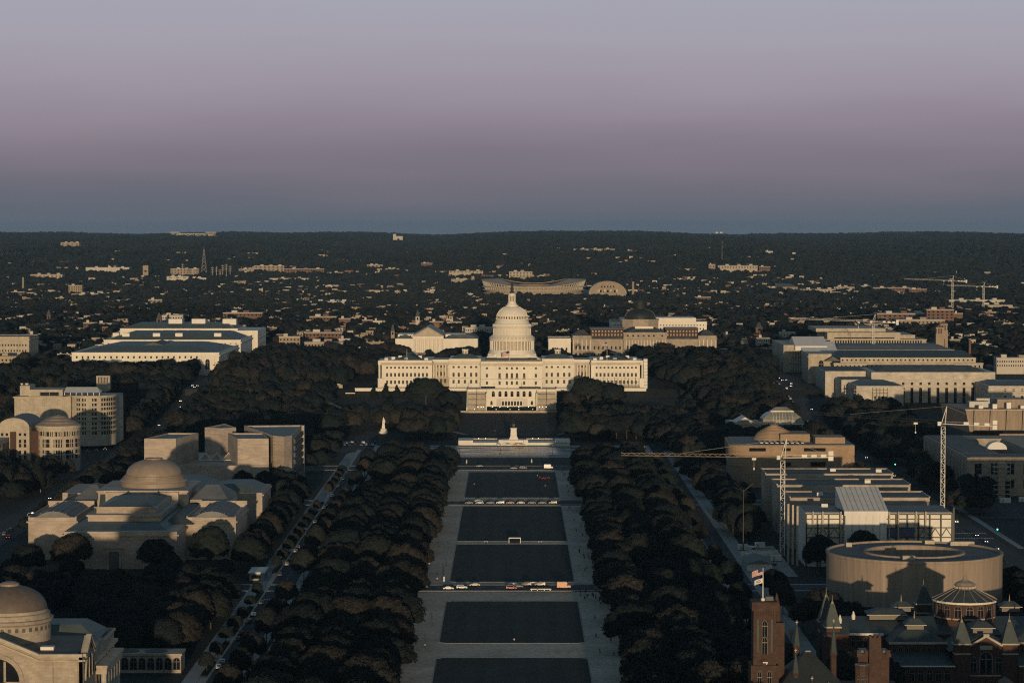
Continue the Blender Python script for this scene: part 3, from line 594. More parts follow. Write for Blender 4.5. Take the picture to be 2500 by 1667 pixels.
ob('dome', MB().lathe([(11.5,39.5)]+[(11.5*math.cos(t), 39.5+7.4*math.sin(t)) for t in np.linspace(.05,1.33,12)], 56, -155.6, 815), brown_dome, b, True)
ob('lantern_cap', MB().lathe([(2.9,46.4),(3.1,46.7),(3.0,47.3),(1.8,47.8),(.1,48)], 24, -155.6, 815), lead_dome, b)
ob('east_wing', MB().box(-190,-129.6,812,856,0,26.4), granite, b)
cr = MB(); cornice(cr,-190,-129.6,812,856,22.8,1.2,.9); cornice(cr,-190,-129.6,812,856,26.4,.5,.8); ob('cornice', cr, limestone, b)
for i in range(7): ob('pilaster', MB().box(-129.6,-128.8,814+i*6,815.6+i*6,0,22.8), granite, b)
ob('copper_roof', MB().hip(-188,-131,830,855,27.2,31.4,6,6), copper, b)
ob('portico_entablature', MB().box(-128.7,-125.4,813,846,19.4,21.4).box(-128.7,-125.0,812,847,21.4,22.2), limestone, b)
for i in range(6): put('column', COL8, b, (-126.6, 815+i*5.6, 3), 0, (1.7,1.7,16.4))
ob('west_wing', MB().box(-195,-140,725,789,0,17.6), granite, b); ob('west_wing_roof', MB().hip(-194,-141,726,789,17.6,21.8,12,14), dark_roof, b)
# pavilion with arches
foot(-150,-112,922,950)
b = thing('arcade_pavilion', 'low pale garden pavilion with a row of arched openings', 'pavilion', (-130,929,0))
ob('body', MB().box(-142,-117,929,940,0,6.2).box(-142.4,-116.6,928.5,940.5,6.2,6.9), granite, b)  # darker granite chosen to imitate the shade on this pale pavilion
for i in range(8): put('arched_opening', ARCH, b, (-139.9+3.05*i, 929, 3.3), 0, (2.3,1,4.2))
for x in (-136.5,-126.5): ob('roof_basin', MB().cyl(x, 934.5, 4, 6.9, 7.1, 20), dark_roof, b)
# ---------------------------------------------------------------- long marble gallery with low dome
foot(-238,-126,1195,1470)
b = thing('art_gallery', 'long pink marble gallery of stepped blocks with a low dome', 'gallery', (-182,1330,0))
m2 = MB(); wall(b, m2, 'W', 1211, -206, -154, 0, 17.4, [], .4)
ob('end_block', MB().box(-206,-154,1211.02,1262,0,17.4), pink_marble, b)
e = MB(); cornice(e,-206,-154,1211,1262,15.4,.9,.7); cornice(e,-206,-154,1211,1262,.3,.4,1.4); ob('cornice', e, pink_marble, b)
dr = ob('doorway', MB().box(-186.4,-179.6,1210.3,1211,0,9.6).box(-187.3,-178.7,1210,1211,9.6,10.4), pink_marble, b); ob('door', MB().box(-185.3,-180.7,1210.1,1210.4,0,8.2), dark_roof, dr)
for x0, x1, z in ((-207,-203,12.5),(-166,-160,13)): ob('wall_panel', MB().box(x0, x1, 1210.8, 1211, 2, z), pink_marble, b)
for x0, x1, c in ((-228.8,-206,-217.4),(-154,-130.6,-142.3)):
    L_ = ob('side_wing', MB().box(x0, x1, 1246, 1300, 0, 19.4), pink_marble, b)
    e = MB(); cornice(e,x0,x1,1246,1300,17.6,.8,.7).box(x0,x1,1246,1246.5,19.4,20.2).box(x0,x0+.5,1246.5,1299.5,19.4,20.6).box(x1-.5,x1,1246.5,1299.5,19.4,20.6).box(x0,x1,1299.5,1300,19.4,22.4); ob('parapet', e, pink_marble, L_)
    n_ = 10; V = []
    for yy in (1249, 1297):
        for i in range(n_+1):
            t = math.pi*(.18+.64*i/n_); V.append((c-12*math.cos(t)*.86, yy, 19.2+3.4*(math.sin(t)-.53)/.47))
    ob('vaulted_skylight', MB().add(V, [(i,i+1,n_+2+i,n_+1+i) for i in range(n_)]+[tuple(range(n_,-1,-1)), tuple(range(n_+1,2*n_+2))]), grey_roof, L_)
    for i in range(1, 6): ob('glazing_bar', MB().bar((c-9+i*3,1249,22.7-.25*(i-3)**2),(c-9+i*3,1297,22.7-.25*(i-3)**2),.3,.2), lead_dome, L_)
ob('copper_roof', MB().hip(-206,-159,1216,1310,17.4,19.4,5,9), copper, b)
t1 = ob('attic', MB().box(-199,-165,1236,1300,17.4,22.4), pink_marble, b); e = MB(); cornice(e,-199,-165,1236,1300,21.6,.6,.8); ob('cornice', e, pink_marble, t1)
t2 = ob('attic', MB().box(-196,-168,1243,1296,22.4,24.9), pink_marble, b); e = MB().box(-197,-167,1242.4,1243,24.9,25.5); ob('cornice', e, pink_marble, t2); ob('skylight', MB().hip(-195,-169,1245,1294,24.9,27,5,9), copper, t2)
for x in (-190,-175): ob('roof_gable', MB().gable(x-6, x+6, 1298, 1312, 22.4, 26.8, 'y'), copper, b)
ob('mid_roof', MB().gable(-204,-160,1300,1312,17,25,'x').hip(-165,-150,1240,1308,17.4,21,6,8), slate, b)
tr_ = ob('transept', MB().box(-218.4,-141.4,1312,1352,0,21.6), pink_marble, b)
e = MB(); cornice(e,-223,-143,1312,1352,20.2,.9,.8); ob('cornice', e, pink_marble, tr_)
for x0, x1, hx in ((-218.4,-203,0),(-160,-141.4,0)): ob('hipped_roof', MB().hip(x0, x1, 1312, 1352, 21.6, 27.6, 6, 16), grey_roof, tr_)
for i in range(7): put('pilaster', PIL, tr_, (-141.4, 1315+i*5.6, 0), math.pi/2, (1.6,2,20))
for x in (-213.5,-148): ob('doorway', MB().box(x-1.8, x+1.8, 1311.6, 1312, 7, 15.5), dark_roof, tr_)
bb = ob('dome_base', MB().box(-205,-161,1306,1358,21.6,26.8).box(-201,-165,1303,1306,21.6,26.2), pink_marble, b); e = MB(); cornice(e,-205,-161,1306,1358,25.9,.7,.9); ob('cornice', e, pink_marble, bb)
ob('dome', MB().lathe([(16.6,26.8),(16.6,29),(16.9,29.3),(16.6,30.2),(15.9,30.2),(15.9,30.9),(15.3,30.9),(15.3,31.6),(14.7,31.6),(14.7,32.3),(14.0,32.4)]+[(14.0*math.cos(t), 32.4+8.0*math.sin(t)) for t in np.linspace(.12,1.26,11)]+[(4.4,40.1),(4.4,40.8),(3.8,40.8),(3.7,40.2),(.1,40.0)], 64, -180.9, 1332), lead_dome, b, False)
ob('east_arm', MB().box(-209,-156.5,1352,1450,0,18).box(-234,-130,1372,1420,0,19), pink_marble, b); ob('east_roof', MB().hip(-205,-160,1356,1446,18,22.5,8,10).hip(-157,-132,1374,1418,19,22.6,6,9), copper, b)
ob('side_cornice', MB().box(-130,-129.2,1372,1420,17.4,18.2), pink_marble, b)
# ---------------------------------------------------------------- angular marble gallery
foot(-222,-122,1540,1670)
b = thing('angular_gallery', 'angular pinkish gallery with tall flat-topped prow towers', 'gallery', (-175,1600,0))
def tower(poly, z1, nm='tower', m=None, par=True):
    t = ob(nm, MB().prism(poly, 0, z1), m or pink_marble, b)
    if par:
        n_ = len(poly); cx = sum(p[0] for p in poly)/n_; cy = sum(p[1] for p in poly)/n_; q = MB()
        for i in range(n_):
            a, c = poly[i], poly[(i+1) % n_]; k = lambda p: (cx+(p[0]-cx)*.93, cy+(p[1]-cy)*.93)
            q.prism([a, c, k(c), k(a)], z1+.01, z1+1.1)
        ob('parapet', q, pink_marble, t); ob('flat_roof', MB().prism([(cx+(p[0]-cx)*.93, cy+(p[1]-cy)*.93) for p in poly], z1+.005, z1+.25), copper, t)
    return t
tower([(-217.5,1560),(-198.8,1560),(-190.5,1603),(-209,1603)], 31)
tower([(-191,1640),(-180,1632),(-171.5,1640),(-182,1672)], 31.5)
tower([(-162.3,1560),(-143.9,1560),(-151,1602),(-172.5,1602)], 31)
t4 = tower([(-142.6,1574),(-135.4,1567),(-131.5,1575),(-132,1660),(-168,1655)], 31.6)
for i in range(6): ob('balcony_slot', MB().box(-131.7,-130.6,1590,1652,6+i*4.2,8.4+i*4.2), dark_roof, t4)
ob('end_pier', MB().box(-132.4,-130.4,1655,1661,0,32.6), pink_marble, t4); ob('slot_window', MB().box(-143.6,-142.4,1566,1574,7,17), glass, t4)
ob('low_range', MB().prism([(-216,1562),(-143.9,1562),(-150,1650),(-205,1650)], 0, 16.2), pink_marble, b)
ob('low_front', MB().box(-200,-143.8,1557.5,1562.5,0,16.4), pink_marble, b); ob('portal', MB().box(-190,-172,1556.9,1557.5,0,6), glass, b)
sk = ob('skylight', MB(), steel, b)
for i in range(4):
    x = -189+i*7; q = MB()
    q.add([(x,1590,16.4),(x+7,1590,16.4),(x+7,1604,16.4),(x,1604,16.4),(x+3.5,1597,20.4)], [(0,1,4),(1,2,4),(2,3,4),(3,0,4)]); P_ = ob('glass_pyramid', q, conservatory, sk)
    for a, c in (((x,1589.9,16.5),(x+3.5,1596.9,20.5)),((x+7,1589.9,16.5),(x+3.5,1596.9,20.5)),((x,1589.9,16.6),(x+7,1589.9,16.6))): ob('bar', MB().bar(a, c, .35), white_paint, P_)
# ---------------------------------------------------------------- courthouse annex: rotunda, vault, stone block
foot(-345,-274,1650,1740)
b = thing('courthouse_rotunda', 'round stone courthouse wing with stepped conical roof', 'courthouse', (-293,1704,0))
ob('wall', MB().cyl(-293, 1704, 14, 0, 28, 48), limestone, b); ob('eave', MB().cyl(-293, 1704, 14.7, 28, 29.4, 48), limestone, b)
ob('roof', MB().lathe([(14.7,29.4),(11.6,31),(11.6,31.3),(8.4,32.8),(8.4,33.1),(5,34.6),(5,34.8),(.05,36)], 48, -293, 1704), lead_dome, b)
curvewall(b, -293, 1704, 14.05, [24.4], [R(-74+11*i) for i in range(15)], 1.9, 2.9, WIN1)
curvewall(b, -293, 1704, 14.05, [19.7,17.0,12.8,9.7], [R(c+d) for c in (-60,-25,8,40,70) for d in (-6,6)], 2.5, 2.4, WIN1)
b = thing('vaulted_courthouse', 'stone courthouse wing with a pale barrel-vaulted roof at the left edge', 'courthouse', (-319,1700,0))
m2 = MB(); rc = [(u, z, 1.6, h) for u in (-315.2,-312.0) for z, h in ((24.2,1.8),(19.8,2.3),(17.1,2.3),(12.7,2.3),(9.7,2.3))]+[(u, 24.2, 1.6, 1.8) for u in (-326.6,-323.6)]
wall(b, m2, 'W', 1690, -329, -309.2, 0, 28.6, rc, .4, WIN1)
ob('wall', MB().box(-329,-309.22,1690.5,1735,0,28.6), limestone, b); ob('front_wall', m2, limestone, b)
n_ = 14; V = [(-319.1-9.9*math.cos(math.pi*i/n_), y, 28.6+6.2*math.sin(math.pi*i/n_)) for y in (1690, 1735) for i in range(n_+1)]
ob('vault', MB().add(V, [tuple(range(n_+1)), tuple(range(2*n_+1,n_,-1))], 0).add(V, [(i,n_+1+i,n_+2+i,i+1) for i in range(n_)], 1), [limestone, grey_roof], b)
ob('bay', MB().box(-321.4,-317.6,1688.8,1690,2,26), brick_red, b)
for z in (6,10,14,18,22): put('window', WIN, b, (-319.5, 1688.75, z+1.4), 0, (3,.4,2.4))
ob('link_bay', MB().box(-309.2,-304,1696,1712,0,26), brick_red, b)
for z in (6,10,14,18,22): put('window', WIN1, b, (-306.9, 1695.95, z+1.4), 0, (1.8,.4,2.6))
b = thing('stone_office_block', 'plain stone block with narrow side slots at the left edge', 'office building', (-333,1670,0))
ob('wall', MB().box(-348,-322,1655,1686,0,22.6), limestone, b)
for i in range(7): ob('slot_window', MB().box(-322,-321.8,1658+i*4,1659.4+i*4,4,20), glass, b)
# ---------------------------------------------------------------- office block with curved corner, carillon tower
foot(-380,-278,1855,1930)
b = thing('curved_corner_building', 'pale multi-storey office building with a rounded glazed corner and roof terrace', 'office building', (-310,1880,6))
ob('wall', MB().box(-352,-312,1867,1925,2,36.2), limestone, b); ob('corner', MB().cyl(-300.4, 1884.6, 17.6, 2, 36.6, 48), limestone, b); ob('cornice', MB().cyl(-300.4, 1884.6, 18.3, 36.6, 37.5, 48).box(-353,-312,1866.3,1925,36.2,37), limestone, b)
ob('rear_wall', MB().box(-312,-283.5,1884,1925,2,36), limestone, b)
for k in range(8):
    z = 34.6-3.35*k
    for d in (-22,-8,16): put('window', WIN, b, (-300.4+17.65*math.sin(R(d)), 1884.6-17.65*math.cos(R(d)), z), R(d), (2.9 if d != 16 else 3.4,.3,2.0))
    for d in (38,52,66,80): put('window', WIN, b, (-300.4+17.65*math.sin(R(d)), 1884.6-17.65*math.cos(R(d)), z), R(d), (3.6,.3,2.3))
    ob('balcony', MB().lathe([(17.6,z-1.6),(18.4,z-1.6),(18.4,z-.7),(17.6,z-.7)], 40, -300.4, 1884.6), limestone, b) if k in (2,4,6) else None
    if k < 4:
        for i in range(8): put('window', WIN, b, (-349+i*4.6, 1866.95, z), 0, (2.9,.3,1.9))
ob('terrace_canopy', MB().add([(-318,1872,39.6),(-292,1872,39.6),(-296,1884,42.8),(-318,1884,42.8),(-318,1884,39.6),(-292,1884,39.6)], [(0,1,2,3),(0,3,4),(1,5,2),(0,4,5,1)]), white_paint, b)
for i in range(7): ob('canopy_post', MB().box(-317.5+i*4.1,-317.1+i*4.1,1872.2,1872.6,37.5,39.6), white_paint, b)
pb = ob('penthouse', MB().box(-343,-318.6,1872,1900,36.2,41.6).box(-350,-343,1878,1900,36.2,44), limestone, b); put('window_strip', WIN, pb, (-328, 1871.9, 38.6), 0, (14,.3,2.6))
for i, (x, r_) in enumerate(((-349,1.1),(-345.5,1.5))): ob('satellite_dish', MB().lathe([(.1,44.2),(r_*.7,44.8),(r_,45.6)], 12, x, 1880), white_paint, b)
foot(-340,-318,2120,2145)
b = thing('carillon_tower', 'slender stone bell tower with slotted top rising above dark trees', 'tower', (-329.6,2132,2))
m2 = MB(); wall(b, m2, 'W', 2128, -335, -324.2, 2, 36.8, [(-333.2+1.2*i, 33.4, .62, 5.0) for i in range(7)], .8, WIN1, 'bell_slot'); ob('shaft', MB().box(-334.99,-324.21,2128.9,2136,2,36.8), limestone, b); ob('front', m2, limestone, b)
# ---------------------------------------------------------------- Senate office buildings
def office(name, label, x0, x1, y0, y1, z0, z1, m, cols, zs, w_, h, side=None, scols=0, cor=1.2, roof=None, rh=5, rin=14, roofm=None, cat='office building'):
    b = thing(name, label, cat, ((x0+x1)/2, (y0+y1)/2, z0)); foot(x0-3, x1+3, y0-3, y1+3)
    ob('wall', MB().box(x0+.01, x1-.01, y0+.4, y1, z0-4, z1), m, b); m2 = MB()
    wall(b, m2, 'W', y0, x0, x1, z0-4, z1, grid(span(x0+2, x1-2, cols), zs, w_, h) if cols else [], .35)
    if side: wall(b, m2, side, x1 if side == 'S' else x0, y0+.4, y1, z0-4, z1, grid(span(y0+3, y1-3, scols), zs, w_, h) if scols else [], .35)
    ob('facade', m2, m, b); e = MB()
    if cor: cornice(e, x0, x1, y0, y1, z1-2.6, cor, .9); cornice(e, x0, x1, y0, y1, z1, .3, .7); ob('cornice', e, m, b)
    if roof: ob('roof', MB().hip(x0+roof, x1-roof, y0+roof, y1-roof, z1, z1+rh, rin, rin), roofm or copper, b)
    else: ob('roof', MB().box(x0+.6, x1-.6, y0+.6, y1-.6, z1, z1+.3), roofm or grey_roof, b)
    return b
b = office('columned_office_building', 'long pale marble office building behind dark trees, frontmost of three at left', -400, -266.2, 2400, 2551, 18, 42, white_stone, 25, [38.4,33,27.5], 1.6, 2.2, 'S', 22, roof=2, rh=5.5, rin=26)
ob('inner_court_roof', MB().gable(-352,-310,2440,2500,44,50,'y'), dark_roof, b); ob('entrance', MB().box(-283,-270,2398.6,2400,18,40), white_stone, b); put('arched_window', ARCH, b, (-276.5,2398.6,32), 0, (3.6,1,9))
for i in range(24): put('pilaster', PIL, b, (-398.5+5.2*i, 2400, 27), 0, (1.2,1.6,12))
b = office('marble_office_building', 'broad white marble office building with grey-green roof, middle of three at left', -399, -265.2, 2582, 2690, 20, 45.6, white_stone, 25, [43], 1.7, 1.7, 'S', 14, roof=3, rh=6.4, rin=16)
for x in (-382,-352,-330,-292): ob('roof_unit', MB().box(x, x+7, 2590, 2596, 49, 52.4), white_paint, b)
b = office('rear_office_building', 'tall white modern office block with dark roof strip, rearmost of three at left', -402, -281.6, 2712, 2800, 22, 51.6, white_stone, 0, [], 1, 1, None, 0, roof=2, rh=4.6, rin=10)
for x in (-352,-339,-326): ob('louvre', MB().box(x-5.6, x+5.6, 2711.4, 2712, 48.4, 50.6), glass, b)
ob('end_block', MB().box(-281.6,-259.8,2700,2790,18,50.6).box(-408.6,-402,2704,2790,18,48), white_stone, b)
for x in (-356,-332,-300): ob('penthouse', MB().box(x, x+14, 2740, 2752, 55, 61), white_paint, b)
for z in (24,30,36,42): ob('string_band', MB().box(-259.8,-259.3,2702,2788,z,z+.5), limestone, b)
b = office('tan_office_building', 'square tan stone office building at the left edge behind trees', -520, -466, 2550, 2600, 20, 50, limestone, 18, [42.5,37,31.5,26.5], 1.3, 1.9, 'S', 6, cor=.8)
# ---------------------------------------------------------------- court with temple front
foot(-125,-30,2630,2740)
b = thing('temple_court', 'white marble court with columned temple front and triangular pediment', 'courthouse', (-83,2640,22))
ob('hall', MB().box(-98.5,-69,2646,2720,22,47), white_stone, b); ob('roof', MB().gable(-99.8,-67.8,2639,2722,47.6,56.8,'y'), lead_dome, b)
ob('entablature', MB().box(-99.2,-68.4,2639,2646,44.6,47.5), white_stone, b); ob('pediment', MB().gable(-97,-70.6,2638.6,2639,48,55.2,'y'), limestone, b)
for i in range(8): put('column', COLM, b, (-97.2+3.88*i, 2641, 30.4), 0, (1.9,1.9,14.2))
ob('steps', MB().box(-100,-67.6,2636,2646,22,30.4).box(-97,-70,2630,2636,22,26), white_stone, b)
for s in (-1, 1):
    x0, x1 = (-117,-98.5) if s < 0 else (-69,-34.4)
    m2 = MB(); wall(b, m2, 'W', 2650, x0, x1, 22, 44.4, grid(span(x0+1, x1-1, 4 if s < 0 else 7), [33.4], 1.8, 3), .4)
    W_ = ob('wing', MB().box(x0, x1, 2650.45, 2710, 22, 44.4), white_stone, b); ob('wing_front', m2, white_stone, W_)
    ob('attic', MB().box(x0+2, x1-(0 if s < 0 else 12), 2662, 2700, 44.4, 48.4), white_stone, W_); ob('wing_roof', MB().hip(x0, x1, 2650, 2712, 44.5, 48.2, 8, 10), grey_roof, W_)
    for u in span(x0+3, x1-(2 if s < 0 else 14), 4): put('window', WIN, W_, (u, 2661.9, 46.4), 0, (1.6,.3,1.8))
LITE = MB().box(-.5,.5,-.1,.05,-.5,.5).box(-.32,.32,-.12,-.1,-.4,-.05,1).mesh('pale_window', [trim_stone, glass])  # pale stone panes stand in for sun reflecting off the glass
# ---------------------------------------------------------------- library with green-black dome
foot(55,205,2585,2760)
b = thing('domed_library', 'ornate tan library with dark copper dome and lantern right of the capitol', 'library', (130,2600,22))
m2 = MB(); us = [110.5+5.05*i for i in range(9)]; us = [113.6,118.9,124.0,129.2,134.3,139.4,147.5]
wall(b, m2, 'W', 2594, 109.5, 152, 22, 52, grid(us, [38.2], 2.0, 3.4)+grid(us, [49.6], 1.9, 1.7), .5)
C_ = ob('centre_pavilion', MB().box(109.51, 151.99, 2594.55, 2660, 22, 52), granite, b); ob('front', m2, granite, C_)
for u in us: put('arched_door', ARCH, C_, (u, 2594, 31), 0, (2,1,3.6))
for i in range(14): put('column', COLM, C_, (112+2.95*i, 2592.8, 35.6), 0, (.95,.95,10))
e = MB().box(109, 152.5, 2591.8, 2594, 45.6, 46.8).box(109, 152.5, 2592, 2594, 34.4, 35.6).box(108.8, 152.7, 2592.8, 2594, 52, 53); ob('cornice', e, granite, C_); ob('roof', MB().hip(110, 151.5, 2595, 2659, 52.2, 56.2, 9, 12), dark_roof, C_); ob('pediment_strip', MB().box(121, 139, 2600, 2602, 56.4, 58.6), white_stone, C_)
for x0, x1, pv in ((59.6,109.5,0),(152,201,1)):
    a0, a1 = (59.6,78) if not pv else (183,201); l0, l1 = (78,109.5) if not pv else (152,183)
    m2 = MB(); us = span(l0+1, l1-1, 7); wall(b, m2, 'W', 2600, l0, l1, 22, 46.2, grid(us, [37.6], 1.5, 3.1)+grid(us, [31], 1.5, 2.6), .4); W_ = ob('wing', MB().box(l0, l1, 2600.45, 2650, 22, 46.2), granite, b); ob('front', m2, granite, W_)
    ob('lower_roof', MB().hip(l0, l1, 2600, 2620, 46.3, 48.4, 0, 4), dark_roof, W_); A_ = ob('attic_storey', MB().box(l0-.5, l1+.5, 2606, 2640, 46.2, 56), brick_red, W_); ob('attic_roof', MB().box(l0-1, l1+1, 2605.5, 2641, 56, 56.6), copper, A_)
    for u in span(l0, l1, 10):
        for z in (50, 53.4): put('window', LITE, A_, (u, 2605.9, z), 0, (1.3,1,1.9))
    m2 = MB(); us = span(a0+1.5, a1-1.5, 4); wall(b, m2, 'W', 2596, a0, a1, 22, 49.6, grid(us, [38], 1.8, 3.4)+grid(us, [31.4], 1.8, 2.6), .4); P_ = ob('corner_pavilion', MB().box(a0, a1, 2596.45, 2640, 22, 49.6), granite, b); ob('front', m2, granite, P_)
    e = MB(); cornice(e, a0, a1, 2596, 2640, 46.4, .7, .8); ob('cornice', e, granite, P_); ob('roof', MB().hip(a0+.5, a1-.5, 2597, 2639, 49.7, 54.4, 6, 12), dark_roof, P_)
    for u in np.linspace(a0+.8, a1-.8, 5): put('column', COLM, P_, (u, 2595.2, 35.4), 0, (.95,.95,10.4))
ob('drum', MB().cyl(129, 2664, 19.6, 50, 62.6, 8, a=R(22.5)).cyl(129, 2664, 20.4, 62.6, 63.8, 8, a=R(22.5)), granite, b)
D_ = ob('dome', MB().lathe([(15.6,63.8),(15.6,65.2)]+[(15.2*math.cos(t)**.85, 65.2+9*math.sin(t)) for t in np.linspace(.08,1.3,10)], 32, 129, 2664), patina, b)
for i in range(24):
    a = 2*math.pi*i/24; q = MB()
    pts = [(15.4*math.cos(t)**.85, 65.3+9*math.sin(t)) for t in np.linspace(.08,1.28,6)]
    for (r0, z0), (r1, z1) in zip(pts, pts[1:]): q.bar((129+r0*math.sin(a), 2664-r0*math.cos(a), z0), (129+r1*math.sin(a), 2664-r1*math.cos(a), z1), .3, .3)
    if abs(((a+math.pi) % (2*math.pi))-math.pi) < 1.7: ob('rib', q, bronze, D_)
L_ = ob('lantern', MB().cyl(129, 2664, 3.9, 73.6, 79.6, 12).cyl(129, 2664, 4.4, 79.6, 80.2, 12).lathe([(4.1,80.2),(3.4,82.2),(1.6,83.8),(.5,84.4),(.4,86.2),(.1,87)], 16, 129, 2664), patina, b)
for i in range(7): put('opening', WIN1, L_, (129+3.92*math.sin(R(-75+25*i)), 2664-3.92*math.cos(R(-75+25*i)), 76.6), R(-75+25*i), (1.1,.3,4))
b = office('white_annex', 'plain white marble library annex behind the copper dome', 107.4, 210, 2850, 2920, 22, 53.6, white_stone, 30, [50.6,46.6,42], 1.2, 1.8, None, 0, cor=.5, cat='library')
ob('penthouse', MB().box(156, 199, 2858, 2910, 53.6, 58), white_stone, b); ob('penthouse', MB().box(118, 134, 2858, 2910, 53.6, 57), white_stone, b)
b = office('shaded_annex', 'low pale blue-shaded wing left of the tan library', 36, 58, 2606, 2650, 22, 46, white_stone, 4, [36,29], 1.6, 3, None, 0, cor=.5, cat='building')
# ---------------------------------------------------------------- House office buildings, right
foot(245,440,2090,2270)
b = thing('house_office_building', 'broad tan marble office building with tall dark slots and projecting pavilions at right', 'office building', (335,2160,6))
us = [313+7.1*i for i in range(11)]
m2 = MB(); wall(b, m2, 'W', 2160, 294, 396, 4, 31.4, [(u, 17.5, 2.4, 16) for u in us]+grid(us, [28.6], 2.0, 2.2), .6)
ob('main_block', MB().box(294, 396, 2160.65, 2240, 2, 31.4), marble, b); ob('colonnade_wall', m2, marble, b)
U_ = ob('upper_storeys', MB().box(294.5, 396, 2164, 2238, 31.4, 37.8), marble, b)
for u in [303+11.6*i for i in range(8)]: put('window', WIN, U_, (u, 2163.95, 34), 0, (1.7 if 310 < u < 380 else 3,.3,2.2))
e = MB().box(293, 397, 2159.3, 2160, 31.4, 32.2).box(293, 397, 2159.4, 2160, 26.4, 27.2); ob('cornice', e, marble, b); ob('roof', MB().hip(300, 390, 2170, 2230, 37.8, 41, 8, 16), dark_roof, b)
for x0, x1 in ((274,311.5),(379,424)):
    m2 = MB(); us = span(x0+10, x1-8, 4); wall(b, m2, 'W', 2100, x0, x1, 0, 30.4, grid(us, [27], 1.8, 2)+grid(us, [21,15.5,10], 2.0, 3.2) if x0 > 300 else [(u, z, 1.6, 2.6) for u in (289,292,295,298) for z in (21,15.5,10)], .4)
    P_ = ob('pavilion', MB().box(x0, x1, 2100.45, 2160, 0, 30.4), marble, b); ob('front', m2, marble, P_); e = MB(); cornice(e, x0, x1, 2100, 2160, 26.6, .8, .8); ob('cornice', e, marble, P_); ob('roof', MB().hip(x0+2, x1-2, 2103, 2158, 30.5, 33, 8, 14), copper, P_)
ob('left_range', MB().box(268.5, 294, 2152, 2192, 2, 32.2).box(260, 300, 2192, 2262, 2, 37), marble, b); ob('left_roof', MB().box(270, 294, 2154, 2190, 32.2, 32.7).box(262, 299, 2194, 2260, 37, 37.5), dark_roof, b)
for i in range(9):
    for z in (14, 20, 26): put('window', WIN1, b, (273.95, 2106+i*5.8, z), -math.pi/2, (1.7,.3,2.6))
s_ = thing('scaffolding', 'brown scaffolding climbing the left pavilion of the tan office building', 'scaffolding', (292,2098,2))
for i in range(5): put('standard', STD, s_, (286.8+2.9*i, 2098.8, 2), 0, (1.4,1.4,27))
for i in range(10): ob('lift', MB().box(286.4, 298.8, 2098.2, 2099.6, 3+i*2.7, 3.25+i*2.7), bronze, s_)
for i in range(4): put('standard', STD, s_, (272.6, 2100+i*3, 2), 0, (1.4,1.4,28))
for i in range(10): ob('lift', MB().box(271.6, 273.6, 2099.4, 2110, 3+i*2.7, 3.3+i*2.7), concrete, s_)
ob('forecourt_wall', MB().box(262, 300, 2060, 2061, 2, 10), granite, b)
foot(250,420,2270,2560); foot(300,430,2620,2760)
b = thing('long_office_building', 'long low tan office building with grey roof behind the broad marble one', 'office building', (340,2290,20))
us = span(284, 400, 30); m2 = MB(); wall(b, m2, 'W', 2284, 284, 401, 30, 43.8, grid(us, [41.6], 1.4, 1.6), .4); ob('wall', MB().box(284, 401, 2284.45, 2360, 14, 43.8), limestone, b); ob('front', m2, limestone, b); ob('roof', MB().hip(285, 400, 2286, 2358, 43.9, 48, 3, 30), slate, b)
m2 = MB(); us = span(278, 404, 34); wall(b, m2, 'W', 2272, 277, 405, 14, 39.4, grid(us, [36.6,32.6], 1.4, 2.2), .4); ob('lower_range', MB().box(277, 405, 2272.45, 2284, 14, 39.4), limestone, b); ob('lower_front', m2, limestone, b); ob('band', MB().box(276.6, 405.4, 2271.5, 2272, 38.2, 39.8).box(276.6,405.4,2271.6,2272,34.2,34.7), limestone, b)
ob('entrance_block', MB().box(257, 277, 2290, 2340, 14, 46.6), limestone, b); put('arched_window', ARCH, b, (268, 2290, 36), 0, (4,1,10)); e = MB(); cornice(e, 257, 277, 2290, 2340, 43.6, .8, .9); ob('cornice', e, limestone, b); ob('entrance_roof', MB().gable(270, 284, 2278, 2300, 41, 45, 'y'), dark_roof, b)
b = thing('tented_office_building', 'scaffolded stone office building with white tent roofs over one corner', 'office building', (330,2450,20))
us = span(300, 405, 24); m2 = MB(); wall(b, m2, 'W', 2440, 297, 409, 14, 43, grid(us, [40.4,36], 1.4, 2), .4); ob('wall', MB().box(297, 409, 2440.45, 2540, 14, 43).box(252, 297, 2452, 2560, 14, 47), limestone, b); ob('front', m2, limestone, b); ob('roof', MB().hip(299, 407, 2444, 2538, 43.1, 46, 6, 20), grey_roof, b)
for x0, x1, y0, z0, z1 in ((262,292,2446,46.4,54),(268,300,2434,42,50)):
    ob('tent', MB().gable(x0, x1, y0, y0+60, z0, z1, 'x').box(x0+.3, x1-.3, y0+.3, y0+59, z0-4, z0), tarp, b)
for i in range(6): put('standard', STD, b, (258+i*1.5, 2434-i*.3, 18), 0, (1.5,1.5,24))
for z in (24,30,36): ob('scaffold_lift', MB().box(256, 268, 2432.6, 2434, z, z+.4), bronze, b)
b = thing('stacked_library_building', 'wide pale modern building with overhanging top and dark slatted band at right', 'library', (360,2660,20))
ob('base', MB().box(300, 425, 2646, 2740, 14, 38.4), limestone, b); m2 = MB(); wall(b, m2, 'W', 2640, 318, 414, 38.4, 44.4, [(u, 41.4, 1.5, 3.4) for u in span(322, 410, 34)], .6, WIN1)
ob('slatted_storey', MB().box(318, 414, 2640.7, 2740, 38.4, 44.4), concrete, b); ob('slats', m2, limestone, b); ob('top_storey', MB().box(315, 388, 2640, 2730, 44.5, 51), limestone, b); ob('slot', MB().box(322, 382, 2639.4, 2640, 45.2, 46.2), glass, b)
ob('top_roof', MB().box(306, 376, 2660, 2730, 51, 54.4).box(378, 405, 2655, 2730, 44.5, 48), limestone, b); ob('ledge', MB().box(312, 414, 2636, 2640, 43.6, 44.5), limestone, b)
